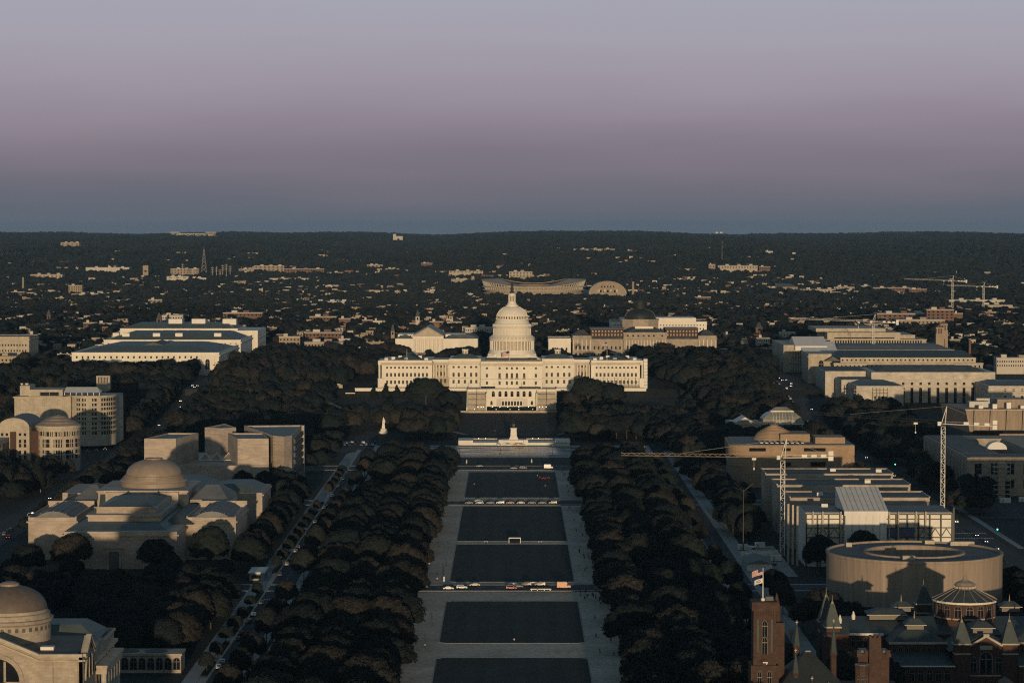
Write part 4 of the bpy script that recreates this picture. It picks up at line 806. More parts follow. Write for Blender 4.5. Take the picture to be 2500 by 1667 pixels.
# ---------------------------------------------------------------- concrete slab building and grey federal block
foot(288,430,1765,1860)
b = thing('concrete_office_building', 'brutalist concrete building with slanted overhang and rooftop plant at right', 'office building', (350,1790,0))
ob('upper_storeys', MB().prism([(310,1786),(420,1786),(420,1850),(304,1850)], 18, 33.2, sc=1.06), concrete, b); ob('base', MB().box(316, 415, 1796, 1845, 0, 18), concrete, b); ob('window_band', MB().box(312, 418, 1785.2, 1795.9, 17.2, 19.6), glass, b)
for i in range(10): ob('fin', MB().add([(312+i*11,1780.4,33.6),(313.2+i*11,1780.4,33.6),(312+i*11,1784,19.6),(313.2+i*11,1784,19.6),(312+i*11,1788,33.6),(313.2+i*11,1788,33.6)], [(0,2,3,1),(0,4,2),(1,3,5)]), concrete, b)
ob('coping', MB().box(306, 424, 1781.6, 1782.6, 33.2, 34), limestone, b)
for i, (x, y, w_, h) in enumerate(((314,1812,14,4),(332,1806,22,6),(360,1806,26,5),(388,1808,20,6),(322,1830,30,5))): ob('roof_plant', MB().box(x, x+w_, y, y+9, 33.2, 33.2+h), concrete if i % 2 else steel, b)
for i in range(8): ob('duct', MB().box(318+i*9.5, 321+i*9.5, 1798, 1801, 33.2, 35.4+i % 3), white_paint, b)
foot(262,360,1535,1712)
b = thing('federal_office_block', 'dark shaded limestone federal block with courtyard at the right edge', 'office building', (300,1600,0))
m2 = MB(); us = [272.5,282,291.5,301,310.5,320]; wall(b, m2, 'W', 1541, 266, 335, 0, 22.4, grid(us, [15.8], 4.2, 6.4)+grid(us, [7], 4.2, 5), .5); wall(b, m2, 'N', 266, 1541.5, 1705, 0, 22.4, [(y, 11.5, 1.7, 15) for y in span(1546, 1700, 30)], .5, WIN1)
ob('wall', MB().box(266.5, 335, 1541.6, 1568, 0, 22.4).box(266.5, 290, 1568, 1705, 0, 22.4).box(312, 335, 1568, 1705, 0, 22.4).box(290, 312, 1680, 1705, 0, 22.4), granite, b); ob('facade', m2, granite, b); ob('court_roof', MB().box(290, 312, 1568, 1680, 0, 12), dark_roof, b); ob('roof', MB().box(268, 333, 1543, 1566, 22.4, 22.8).box(268, 289, 1568, 1703, 22.4, 22.8), dark_roof, b)
ob('barrel_canopy', MB().lathe([(.1,0),(4,0),(4,7),(.1,7)], 16).mesh('x', tarp) and MB().prism([(288+6*math.cos(t)+6, 22.4+5*math.sin(t)) for t in np.linspace(0, math.pi, 10)], 1598, 1606) and MB().add([(288+6+6*math.cos(t), y, 22.4+4.6*math.sin(t)) for y in (1598,1607) for t in np.linspace(0, math.pi, 10)], [tuple(range(9,-1,-1)), tuple(range(10,20))]+[(i,i+1,11+i,10+i) for i in range(9)]), tarp, b)
e = MB(); cornice(e, 266, 335, 1541, 1705, 20.6, .4, .6); ob('cornice', e, granite, b)
s_ = thing('stair_tower', 'narrow scaffold stair tower standing before the grey federal block', 'scaffolding', (283,1526,0))
for i in range(8): ob('landing', MB().box(278, 288, 1522, 1528, i*2.6+.2, i*2.6+.5), steel, s_)
for x in (278.2, 287.6): ob('standard', MB().box(x, x+.3, 1522, 1522.3, 0, 21), steel, s_)
ob('sheeting', MB().box(281, 285, 1523, 1527, .5, 21), conservatory, s_)
# ---------------------------------------------------------------- conservatory
foot(150,222,1900,1960)
b = thing('glass_conservatory', 'domed glass conservatory with curved panes glinting in the sun', 'conservatory', (197,1930,0))
pr = [(0,10),(0,14),(.6,16.8),(2.4,19.2),(5,21.2),(7.6,22.2)]
for i, ((d0, z0), (d1, z1)) in enumerate(zip(pr, pr[1:])):
    ob('glass_band', MB().hip(182+d0, 212-d0, 1918+d0, 1944-d0, z0, z1, d1-d0, d1-d0), conservatory, b)
for i in range(13):
    x = 183+i*2.33; q = MB()
    for (d0, z0), (d1, z1) in zip(pr[1:], pr[2:]): q.bar((x, 1917.9+d0, z0), (x+(197-x)*.02, 1917.9+d1, z1), .18, .22)
    if 190.2 < x < 204.2 or True: ob('glazing_bar', q, white_paint, b) if 189 < x < 205 else ob('glazing_bar', MB().bar((x,1917.9,10),(x,1917.9,14.4),.18), white_paint, b)
ob('eave', MB().box(181.6, 212.4, 1917.4, 1918, 13.4, 14.1), white_paint, b); ob('ridge_lantern', MB().box(189, 205, 1925, 1937, 22.2, 23).hip(190, 204, 1926, 1936, 23, 25.2, 3, 3), conservatory, b); ob('lantern_rail', MB().box(188.4, 205.6, 1924.6, 1925.1, 22.1, 22.7), white_paint, b)
ob('base', MB().box(181, 213, 1917, 1946, 0, 10), limestone, b)
b = thing('conservatory_hall', 'low stone hall with a small glass gable beside the conservatory', 'hall', (168,1930,0))
ob('wall', MB().box(157, 180.9, 1910, 1945, 0, 15), limestone, b); ob('parapet', MB().box(156.6, 181, 1909.5, 1910, 14, 15.8), limestone, b); ob('glass_gable', MB().gable(162, 176, 1914, 1940, 15, 19, 'y'), conservatory, b)
for x in (158.4, 160): ob('roof_unit', MB().box(x, x+1.1, 1915, 1930, 15, 16.2), white_paint, b)
# ---------------------------------------------------------------- curving kasota-stone museum
foot(124,212,1580,1680)
b = thing('curving_stone_museum', 'honey-coloured museum with curving banded walls and a brown saucer dome', 'museum', (170,1620,0))
def band(z0, z1, e, y0=1590, x1=206.5):
    n_ = 10; cx = 146+e; P_ = [(cx-14*math.sin(t)-.2, y0+15-(15)*math.cos(t)) for t in np.linspace(0, math.pi*.55, n_)]
    return MB().prism(P_[::-1]+[] and (P_+[(133, 1650),(x1, 1650),(x1, y0)])[::-1], z0, z1) if False else MB().prism([(x1, y0),(x1, 1655),(134+e, 1655)]+P_[::-1], z0, z1)
ob('wall', band(0, 12.5, .6), kasota, b); ob('wall', band(12.5, 17.6, 0), kasota, b); ob('wall', band(19.6, 25.4, -.6), kasota, b); ob('recess', band(17.6, 19.6, 2.4, 1591), kasota, b)
for x0, x1, z0, z1 in ((143,153,22,24),(163,168,22.2,24),(176,189,22,24),(163,168,13,15.4),(180,189,13,15.6)): ob('strip_window', MB().box(x0, x1, 1589.55, 1589.9, z0, z1), glass, b)
ob('roof', band(25.4, 25.8, 1.5, 1592), grey_roof, b); ob('roof_block', MB().box(184, 202, 1600, 1622, 25.6, 29.6), kasota, b); ob('roof_drum', MB().box(164, 182, 1612, 1640, 25.6, 30.6), kasota, b)
for i in range(9): ob('solar_rack', MB().box(150+i*3.1, 151.8+i*3.1, 1594, 1606, 26.4, 26.8), white_paint if i % 3 == 0 else conservatory, b)
q = [(13,25.8),(12.6,27.4)]
for i in range(9): q += [(12.2*math.cos(.14+i*.15), 27.6+i*.82), (12.2*math.cos(.14+i*.15)-.25, 28.3+i*.82)]
ob('saucer_dome', MB().lathe(q+[(.1,35.4)], 40, 162, 1630), kasota, b)
# ---------------------------------------------------------------- air museum under renovation
foot(128,212,1212,1445)
b = thing('air_museum', 'row of flat stone museum blocks, the front one stripped to white panels and steel', 'museum', (170,1320,0))
ob('front_block', MB().box(136, 204, 1221, 1252, 0, 25), white_paint, b)
F_ = ob('steel_frame', MB().box(136, 204, 1219.6, 1220.2, 24.2, 24.9), bronze, b)
xs7 = [136.3+i*5.2 for i in range(14)]
for x in xs7:
    if 153 < x < 172.8: continue
    ob('post', MB().box(x-.28, x+.28, 1219.4, 1220, 0, 24.2), bronze, F_)
for z in (4.5,9,13.5,18,22): ob('beam', MB().box(136, 153.2, 1219.5, 1219.9, z, z+.4).box(172.8, 204, 1219.5, 1219.9, z, z+.4) if False else MB().box(136, 153.2, 1219.5, 1219.9, z, z+.4), bronze, F_); ob('beam', MB().box(172.8, 204, 1219.5, 1219.9, z, z+.4), bronze, F_)
for i, x in enumerate(xs7[:-1]):
    if 147.5 < x < 172.8: continue
    for z in (4.9, 13.9): ob('brace', MB().bar((x,1219.7,z),(x+2.6,1219.7,z+4),.22).bar((x+5.2,1219.7,z),(x+2.6,1219.7,z+4),.22), bronze, F_)
for x in (139.3,143.8,152.2,174.6,178.8,187,191.4): ob('concrete_post', MB().box(x-.35, x+.35, 1218.6, 1219.3, 8, 25.8), limestone, b)
for i in range(3): ob('concrete_post', MB().box(132-i*1.6, 132.9-i*1.6, 1222+i*5, 1223+i*5, 0, 28), limestone, b); ob('concrete_post', MB().box(204.8+i*.9, 205.5+i*.9, 1224+i*5, 1225+i*5, 0, 26), bronze, b)
ob('roof', MB().box(136.4, 203.6, 1221.4, 1251.6, 25, 25.3), grey_roof, b); ob('blue_netting', MB().box(172.9, 186, 1219.2, 1219.4, 14, 18), mat('blue_net', (.10,.11,.2), .9, .3, .6), b)
T_ = ob('tent', MB().box(153.6, 172.6, 1213.5, 1221, 0, 26.6).add([(153,1213,26.6),(173.2,1213,26.6),(173.2,1248,34.4),(153,1248,34.4),(153,1248,25),(173.2,1248,25)], [(0,1,2,3),(0,3,4),(1,5,2),(3,2,5,4),(0,4,5,1)]), tarp, b)
for i in range(8): ob('roof_seam', MB().bar((155+i*2.4,1212.9,26.8),(155+i*2.4,1247.5,34.5),.12), steel, T_)
for i in range(5): ob('wall_seam', MB().box(156.6+i*3.2,156.75+i*3.2,1213.2,1213.45,0,26), steel, T_)
ob('valance', MB().box(153, 173.2, 1212.9, 1213.4, 24.6, 26.6), tarp, T_)
for y0, y1 in ((1289,1314),(1352,1379),(1414,1438)):
    B_ = ob('museum_block', MB().box(136, 204.3, y0, y1, 0, 25), pink_marble, b); ob('roof', MB().box(137, 203.3, y0+1, y1-1, 25, 25.2), dark_roof, B_); ob('coping', MB().box(135.7, 204.6, y1-.6, y1, 25, 25.8).box(135.7, 136.4, y0, y1-.6, 25, 25.6).box(203.9, 204.6, y0, y1-.6, 25, 25.6), pink_marble, B_)
for y0, y1 in ((1252,1289),(1314,1352),(1379,1414)): ob('glazed_link', MB().box(142, 198, y0, y1, 0, 20), glass, b); ob('link_roof', MB().box(150, 190, y0+2, y1-2, 20, 22), dark_roof, b)
for x, y in ((150,1296),(182,1360),(196,1420),(172,1425),(162,1240),(146,1243)): ob('roof_unit', MB().box(x, x+3, y, y+2.4, 25.2, 26.8), white_paint, b)
# ---------------------------------------------------------------- ring museum
foot(126,203,1038,1114)
b = thing('ring_museum', 'drum-shaped concrete museum with an open round court in its roof', 'museum', (164.3,1076,0))
cx, cy = 164.3, 1076
ob('drum', MB().lathe([(22,5.4),(34.4,5.4),(35.6,6.2),(35.6,24.1),(35.9,24.2),(35.9,25.2),(35,25.3),(34.6,24.5),(20.8,24.5),(20.4,25.2),(19.2,25.2),(18.8,24.6),(18.8,6),(22,5.4)], 96, cx, cy), concrete, b, False)
ob('roof', MB().lathe([(34.8,24.52),(20.6,24.56)], 96, cx, cy), dark_roof, b)
for i in range(28):
    a = R(-98+7*i)+math.pi; put('court_window', WIN1, b, (cx+18.7*math.sin(a), cy-18.7*math.cos(a), 18.4), a+math.pi, (2.9,.4,3.6)) if abs(i-13.5) < 11 else None
for a in (45,135,225,315): ob('pier', MB().box(cx+24*math.cos(R(a))-4, cx+24*math.cos(R(a))+4, cy+24*math.sin(R(a))-4, cy+24*math.sin(R(a))+4, 0, 6), concrete, b)
for x, y, w_ in ((156,1051,5),(183,1099,10),(139,1095,2.4),(173,1103,4)): ob('roof_plant', MB().box(x, x+w_, y, y+3, 24.5, 26.2), limestone, b)
# ---------------------------------------------------------------- Victorian brick hall
foot(106,205,896,992)
b = thing('brick_exhibition_hall', 'red brick Victorian hall with slate roofs, spires and a central rotunda', 'museum', (160,945,0))
def spire(x, y, w_, z0, ze, za, nm='corner_tower'):
    T_ = ob(nm, MB().box(x-w_/2, x+w_/2, y-w_/2, y+w_/2, z0, ze), brick_red, b)
    ob('eave', MB().box(x-w_/2-.5, x+w_/2+.5, y-w_/2-.5, y+w_/2+.5, ze, ze+.5).box(x-w_/2-.15, x+w_/2+.15, y-w_/2-.15, y+w_/2+.15, ze-3.4, ze-2.9), limestone, T_)
    ob('spire', MB().hip(x-w_/2-.3, x+w_/2+.3, y-w_/2-.3, y+w_/2+.3, ze+.5, ze+(za-ze)*.72, w_*.42, w_*.42), slate, T_); ob('finial', MB().hip(x-.5, x+.5, y-.5, y+.5, ze+(za-ze)*.72, ze+(za-ze)*.8, .25, .25).cyl(x, y, .14, ze+(za-ze)*.78, za, 6, r1=.04), lead_dome, T_)
    for u in (-1.1, 0, 1.1): put('window', WIN1, T_, (x+u, y-w_/2-.02, ze-5.4), 0, (.75,.3,3))
def lantern_roof(x0, x1, y0, y1, z0, zt, fin=True):
    Q = ob('roof_lantern', MB().box(x0+.8, x1-.8, y0+.8, y1-.8, z0-1.6, z0+.2), frame_w, b); ob('lantern_roof', MB().hip(x0, x1, y0, y1, z0+.2, zt, (x1-x0)*.28, (y1-y0)*.3), slate, Q)
    ob('lantern_eave', MB().box(x0-.1, x1+.1, y0-.1, y0+.1, z0+.05, z0+.3), limestone, Q)
    if fin: ob('finial', MB().cyl((x0+x1)/2, (y0+y1)/2, .3, zt, zt+2.6, 6, r1=.04), lead_dome, Q)
for s, (x0, x1) in enumerate(((128.8,152.2),(174.2,199))):
    m2 = MB(); us = span(x0+1, x1-1, 7); L_ = ob('aisle', MB().box(x0, x1, 903.5, 918, 0, 6.8), brick_red, b); ob('aisle_roof', MB().add([(x0,902.8,6.8),(x1,902.8,6.8),(x1,918,9.4),(x0,918,9.4),(x0,918,6.8),(x1,918,6.8)], [(0,1,2,3),(0,3,4),(1,5,2),(0,4,5,1)]), slate, L_); ob('gutter', MB().box(x0, x1, 902.5, 902.9, 6.6, 7), white_paint, L_)
    for u in us: put('arched_window', ARCH, L_, (u, 903.5, 3.6), 0, (1.7,1,4))
    x0, x1 = (131.6,152) if s == 0 else (174.4,196); P_ = ob('clerestory_block', MB().box(x0+.5, x1-.5, 918.1, 938, 6, 12.2), brick_red, b)
    for u in span(x0+1, x1-1, 9): put('arched_window', ARCH, P_, (u, 918.1, 10.4), 0, (1.2,1,2))
    ob('eave', MB().box(x0, x1, 917.2, 917.9, 12.1, 12.8), limestone, P_); ob('hipped_roof', MB().hip(x0, x1, 917.4, 939, 12.3, 16, 6.6, 7.5), slate, P_); lantern_roof(138.2 if s == 0 else 181, 145.8 if s == 0 else 188.6, 925, 932, 17.4, 19.6)
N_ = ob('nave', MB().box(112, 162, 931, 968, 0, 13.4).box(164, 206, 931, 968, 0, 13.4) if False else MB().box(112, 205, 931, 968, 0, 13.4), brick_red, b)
for u in span(113, 131, 8): put('arched_window', ARCH, N_, (u, 931, 10.6), 0, (1.4,1,3.4))
ob('gutter', MB().box(112, 131.5, 930.4, 930.9, 13.1, 13.9), white_paint, N_); ob('nave_roof', MB().gable(112, 205, 930.6, 968.4, 13.4, 17.2, 'x'), slate, N_); lantern_roof(127.6, 142, 944, 955, 18.2, 20, False)
ob('cross_roof', MB().gable(151, 175, 908, 990, 11, 17, 'y'), slate, b); ob('north_block', MB().box(110, 118, 922, 940, 0, 15), brick_red, b); ob('north_roof', MB().gable(109.6, 118.4, 921, 941, 15, 18.6, 'x'), slate, b)
lantern_roof(138.7, 146.6, 961, 968, 18.6, 20.4); lantern_roof(178.3, 186.4, 961, 968, 18.6, 20.4)
spire(112.6, 925, 5, 0, 17, 28.4); spire(112, 938, 5, 0, 17, 29.2); spire(154, 985, 5.6, 0, 16.6, 25.6)
ob('statue_group', MB().lathe([(.6,18),(.7,19.4),(.35,20.2),(.3,20.7),(.05,21)], 8, 121.5, 936), white_stone, b); ob('statue_group', MB().lathe([(.6,18),(.7,19.4),(.35,20.2),(.3,20.7),(.05,21)], 8, 115.6, 927), white_stone, b)
RT = ob('rotunda', MB().cyl(163.1, 948, 10.7, 8, 23, 16), brick_red, b); ob('sill_band', MB().lathe([(10.75,17.4),(11,17.4),(11,17.9),(10.75,17.9)], 16, 163.1, 948), limestone, RT); ob('eave', MB().cyl(163.1, 948, 11.5, 23, 23.7, 16), white_stone, RT); ob('rotunda_roof', MB().lathe([(11.6,23.7),(4.2,27.2),(4.0,27.6)], 16, 163.1, 948), slate, RT)
for i in range(16):
    a = 2*math.pi*(i+.5)/16; ob('roof_rib', MB().bar((163.1+11.5*math.cos(a), 948+11.5*math.sin(a), 23.85), (163.1+4.1*math.cos(a), 948+4.1*math.sin(a), 27.4), .22), lead_dome, RT)
for i in range(-4, 5): put('arched_window', ARCH, RT, (163.1+10.62*math.sin(R(22.5*i)), 948-10.62*math.cos(R(22.5*i)), 20.3), R(22.5*i), (2.3,1,4.0))
for i in range(-4, 4): put('pilaster', PILB, RT, (163.1+10.7*math.sin(R(22.5*i+11.25)), 948-10.7*math.cos(R(22.5*i+11.25)), 17), R(22.5*i+11.25), (.5,.8,6))
LT = ob('lantern', MB().lathe([(3.6,27.2),(3.4,28.4),(4.0,28.8),(3.2,29.6),(1.2,30.4),(.6,31),(.5,31.6),(.12,32),(.05,34)], 12, 163.1, 948), lead_dome, RT)
for i in range(9): ob('lantern_crest', MB().box(163.1+3.5*math.sin(R(-80+20*i))-.35, 163.1+3.5*math.sin(R(-80+20*i))+.35, 948-3.5*math.cos(R(-80+20*i))-.2, 948-3.5*math.cos(R(-80+20*i)), 27.4, 28.3), limestone, LT)
spire(155, 906.6, 5.2, 0, 14, 24.4, 'entrance_tower'); spire(171.4, 906.6, 5.2, 0, 14, 24.6, 'entrance_tower')
E_ = ob('entrance_gable', MB().box(157.6, 168.8, 905, 915, 0, 13.4).gable(157.6, 168.8, 905, 915, 13.4, 16.6, 'y'), brick_red, b)
ob('gable_coping', MB().bar((157.4,904.8,13.5),(163.2,904.8,16.9),.6,.7).bar((169,904.8,13.5),(163.2,904.8,16.9),.6,.7).box(162.2,164.2,904.4,905.4,16.6,17.6), limestone, E_); ob('date_panel', MB().box(161, 165.4, 904.8, 905, 12.2, 13.6), limestone, E_)
put('great_window', ARCH, E_, (163.2, 905, 7.6), 0, (4,1,7.4)); put('arched_window', ARCH, E_, (158.9, 905, 7), 0, (2,1,5)); put('arched_window', ARCH, E_, (167.5, 905, 7), 0, (2,1,5)); ob('string_course', MB().box(157.6, 168.8, 904.8, 905, 3, 3.4), limestone, E_)
lantern_roof(159.6, 168, 914, 924, 18, 20, False)
ob('porch_roof', MB().gable(166, 171, 892, 899, 2.4, 4, 'y'), lead_dome, b)
# ---------------------------------------------------------------- red sandstone castle
foot(55,125,780,815)
b = thing('sandstone_castle', 'dark red sandstone castle with square flag tower and crenellated towers', 'castle', (90,798,0))
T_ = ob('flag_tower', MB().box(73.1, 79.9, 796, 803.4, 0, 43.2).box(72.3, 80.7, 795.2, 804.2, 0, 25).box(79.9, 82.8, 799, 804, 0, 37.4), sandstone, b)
ob('corbel_table', MB().box(72.6, 80.4, 795.5, 803.9, 41.6, 44.2), sandstone, T_)
for i in range(9): ob('corbel', MB().box(73.1+i*.76, 73.5+i*.76, 795.55, 796, 40, 41.6), sandstone, T_)
for x in (76.5,): [put('arched_window', ARCH, T_, (x, 795.95, z), 0, (1.5,1,5.2 if z > 30 else 4)) for z in (36,31,)]
for x in (74.4, 78.6): ob('lancet', MB().box(x-.3, x+.3, 795.7, 796, 29, 39), slate, T_)
for x in (74.9, 77.9): put('arched_window', ARCH, T_, (x, 795.15, 20.4), 0, (1.3,1,6))
ob('clock_face', MB().lathe([(.01,0),(1.1,0)], 20).mesh('q', white_paint) and MB().add([(76.5+1.05*math.cos(t), 795.1, 25.9+1.05*math.sin(t)) for t in np.linspace(0, 6.28, 20, endpoint=False)], [tuple(range(20))]), sandstone, T_); ob('clock_hand', MB().bar((75.9,795.0,26),(77.4,795.0,26),.3).bar((77.0,795,25.4),(77.2,795.0,26.1),.25), white_paint, T_)
ob('side_turret', MB().cyl(80.8, 803, 1.3, 37, 41, 8).cyl(80.8, 803, 1.4, 41, 46, 8, r1=.1), sandstone, T_)
ob('stair_cap', MB().box(77, 79.4, 799, 802, 44.2, 45.4), dark_roof, T_)
ob('hall', MB().box(80.7, 118, 799, 812, 0, 17.6), sandstone, b); ob('hall_roof', MB().hip(79, 101, 788, 812, 18, 28.6, 10, 11.5), mat('shaded_slate', (.026,.032,.036), .6, .25, .4, course=(.4,.6,.14)), b); ob('ridge', MB().bar((89.2,799.6,28.7),(90.8,799.6,28.7),.4), lead_dome, b)  # hall roof slate coloured darker to stand in for shade lying on it
Q = ob('square_tower', MB().box(105, 114.4, 797, 804, 0, 27.4), sandstone, b); ob('battlement', MB().box(104.5, 114.9, 796.4, 804.6, 27.4, 28.4), sandstone, Q)
for i in range(5): ob('merlon', MB().box(104.6+i*2.2, 105.8+i*2.2, 796.4, 797, 28.4, 29.5), sandstone, Q)
S_ = ob('stair_turret', MB().box(108, 111.6, 794.6, 798, 0, 33.6), sandstone, b)
for i in range(3): ob('merlon', MB().box(107.8+i*1.4, 108.7+i*1.4, 794.3, 795, 33.6, 34.5), sandstone, S_)
put('lancet_window', WIN1, S_, (112.8, 796.95, 23), 0, (.6,.4,4.6)); ob('turret_roof', MB().box(105.6, 108, 798, 803, 28.4, 29.2).box(111.6, 114, 798, 803, 28.4, 29.2), copper, Q)
O_ = ob('octagonal_turret', MB().cyl(105.6, 793.5, 2.15, 0, 25.2, 8, a=R(22.5)).cyl(105.6, 793.5, 2.4, 25.2, 25.7, 8, a=R(22.5)), sandstone, b); ob('turret_cap', MB().cyl(105.6, 793.5, 2.2, 25.7, 25.9, 8, a=R(22.5)), grey_roof, O_)
for u in (-1,0,1): put('arched_window', ARCH, O_, (105.6+u*1.2, 791.5+.3*abs(u), 20.8), R(-35*u)*-1, (.6,1,3.4))
for x, y, z, zt in ((85.6,793,20,29.4),(98.6,806,22,36.4),(87.3,806,26,36),(90.2,790,16,21.5),(95,788,14,20)):
    P_ = ob('pinnacle', MB().cyl(x, y, .95, 0 if z < 26 else 10, z+(zt-z)*.3, 8).cyl(x, y, 1.2, z+(zt-z)*.3, z+(zt-z)*.36, 8), sandstone, b); ob('cap', MB().cyl(x, y, 1.1, z+(zt-z)*.36, zt, 8, r1=.08), slate, P_); ob('cross', MB().box(x-.1, x+.1, y-.1, y+.1, zt, zt+1.2).box(x-.4, x+.4, y-.08, y+.08, zt+.5, zt+.75), limestone, P_)
fl = flagpole('white flagpole with two flags above the red castle tower', 76.2, 799, 44.2, 10, 1.9); put('flag', flag_mesh('flag_seal', 2.5, 1.45, 'seal'), fl, (76.05, 799, 49.6))
# ---------------------------------------------------------------- tower cranes
def crane(label, x, y, z0, zt, za, jib, cj, wd=2.0, nseg=16, jm=None):
    t = thing('tower_crane', label, 'crane', (x, y, z0)); h = wd/2; m = MB()
    for sx in (-h, h):
        for sy in (-h, h): m.bar((x+sx,y+sy,z0),(x+sx,y+sy,zt),.26)
    ob('mast', m, white_paint, t); br = MB(); ns = max(6, int((zt-z0)/2.4))
    for i in range(ns):
        a, c = z0+(zt-z0)*i/ns, z0+(zt-z0)*(i+1)/ns; s = 1 if i % 2 else -1
        br.bar((x-h*s,y-h,a),(x+h*s,y-h,c),.16).bar((x-h*s,y+h,a),(x+h*s,y+h,c),.16).bar((x-h,y-h*s,a),(x-h,y+h*s,c),.16).bar((x+h,y-h*s,a),(x+h,y+h*s,c),.16).bar((x-h,y-h,c),(x+h,y-h,c),.14)
    ob('mast_lacing', br, white_paint, t); ob('slewing_unit', MB().box(x-h-.2, x+h+.2, y-h-.2, y+h+.2, zt, zt+1), dark_roof, t); ob('cab', MB().box(x-h-2, x-h-.3, y-h-1, y-h+.8, zt+.8, zt+2.8), white_paint, t)
    zj = zt+1.6; J = Vector(jib); O = Vector((x, y, zj)); d = J-O; n = (d.cross(Vector((0,0,1)))).normalized()*.7; up = Vector((0,0,1.5)); j = MB(); lac = MB()
    j.bar(O+n, J+n, .13).bar(O-n, J-n, .13).bar(O+up, J+up*.7, .15)
    for i in range(nseg*2):
        p, q = O+d*(i/(nseg*2)), O+d*((i+1)/(nseg*2)); s = i % 2
        for k in (n, -n): lac.bar(p+(k if s else up), q+(up if s else k), .07)
    ob('jib', j, jm or white_paint, t); ob('jib_lacing', lac, jm or white_paint, t)
    C = Vector(cj); ob('counter_jib', MB().bar(O, C, 1.2, .35).bar(O+Vector((0,0,1.2)), C+Vector((0,0,1.2)), .1), white_paint, t)
    for k in (-1.6, .9): ob('counterweight', MB().box(C.x-1.2, C.x+1.2, C.y-.8, C.y+.8, C.z+k, C.z+k+2.2), white_paint, t)
    for f in (.45, .65, .85): q = O+(C-O)*f; ob('winch', MB().box(q.x-1.3, q.x+1.3, q.y-.5, q.y+.5, q.z+.2, q.z+1.5), white_paint, t)
    ap = Vector((x+.08*(C.x-x), y, za)); ob('apex_frame', MB().bar((x-h,y-h,zj),ap,.28).bar((x+h,y-h,zj),ap,.28).bar((x-h,y+h,zj),ap,.2).bar((x+h,y+h,zj),ap,.2), white_paint, t)
    ob('tie_bar', MB().bar(ap, O+d*.62+up, .1).bar(ap, C+Vector((0,0,.4)), .1), steel, t); q = O+d*.18; ob('trolley', MB().box(q.x-1, q.x+1, q.y-.5, q.y+.5, q.z-1.3, q.z-.3).bar((q.x,q.y,q.z-1),(q.x,q.y,q.z-5),.08).box(q.x-.3,q.x+.3,q.y-.2,q.y+.2,q.z-6,q.z-5), white_paint, t)
    return t
crane('white tower crane with jib reaching left over dark trees beside the stone museum', 129.5, 1262, 0, 45.4, 56, (51.4,1240,50), (153,1266,46.8), jm=concrete)
crane('white tower crane rising behind the stripped museum block at right', 220.5, 1350, 0, 55, 65.6, (152,1412,57.8), (244,1334,56.5), jm=bronze)
crane('pale tower crane over the tent-roofed office building', 341.8, 2500, 30, 65, 74, (264.3,2500,69.6), (364.4,2500,65.5), 2.4, 22)
crane('far tower crane lit gold before the wooded hills at right', 699.4, 4200, 12, 68, 78, (623,4200,72.4), (721.5,4200,68.2), 2.6, 16)
crane('farthest rightmost tower crane half hidden behind low roofs', 756, 4240, 12, 58, 66, (700,4260,61), (778,4240,58.5), 2.6, 14)
# ---------------------------------------------------------------- monuments
b = thing('peace_monument', 'slim white marble monument topped by figures left of the lawn', 'monument', (-97,1992,1.6))
ob('base', MB().lathe([(3.6,.8),(3.6,2.6),(2.6,2.8),(2.4,4.4),(1.7,4.8)], 8, -97, 1992), white_stone, b); ob('shaft', MB().hip(-98.3,-95.7,1990.7,1993.3,4.6,9,.5,.5), white_stone, b); ob('figures', MB().lathe([(.95,9),(1.0,10.4),(.6,11.4),(.75,12),(.35,12.5),(.32,13.1),(.05,13.5)], 10, -97, 1992).lathe([(.5,9),(.6,10),(.4,11.2),(.25,11.7),(.05,12)], 8, -96.2, 1991.7), white_stone, b)
b = thing('equestrian_memorial', 'pale marble memorial terrace with tall pedestal and bronze horseman below the lawn', 'memorial', (1.5,1908,0))
ob('terrace', MB().box(-38.5, 41.5, 1897, 1918, -.1, 1.9), white_stone, b); ob('end_plinth', MB().box(-38.8,-28,1896,1919,1.9,3.6), white_stone, b); ob('end_plinth', MB().box(31,41.8,1896,1919,1.9,3.4), white_stone, b); ob('rear_wall', MB().box(-32, 34, 1934, 1935, -.1, 2.1), limestone, b)
ob('steps', MB().box(-9.5, 11.5, 1894.4, 1897, -.1, 1.3).box(-7.5, 9.5, 1900, 1914, 1.9, 3.5), white_stone, b)
for x in (-8, 10): ob('lion_plinth', MB().box(x-1.6, x+1.6, 1895.4, 1899, -.1, 4), white_stone, b)
ob('pedestal', MB().hip(-2.2, 4.6, 1904, 1911, 3.5, 6.8, 1.4, 1.2).hip(-1.1, 3.5, 1905, 1910, 6.8, 11.2, .35, .3).box(-1.1,3.5,1904.8,1910.2,11.2,11.8), white_stone, b)
ob('horse_and_rider', MB().box(.5,1.9,1905.6,1909.4,13.4,14.9).box(.6,.9,1905.8,1906.2,11.8,13.4).box(1.5,1.8,1905.8,1906.2,11.8,13.4).box(.6,.9,1908.8,1909.2,11.8,13.4).box(1.5,1.8,1908.8,1909.2,11.8,13.4).bar((1.2,1905.9,14.4),(1.2,1904.6,16),.7).bar((1.2,1904.6,16),(1.2,1903.9,15.4),.45).lathe([(.5,14.8),(.65,15.6),(.5,16.4),(.2,16.6),(.28,16.9),(.24,17.3),(.05,17.6)], 8, 1.2, 1907.6), bronze, b)
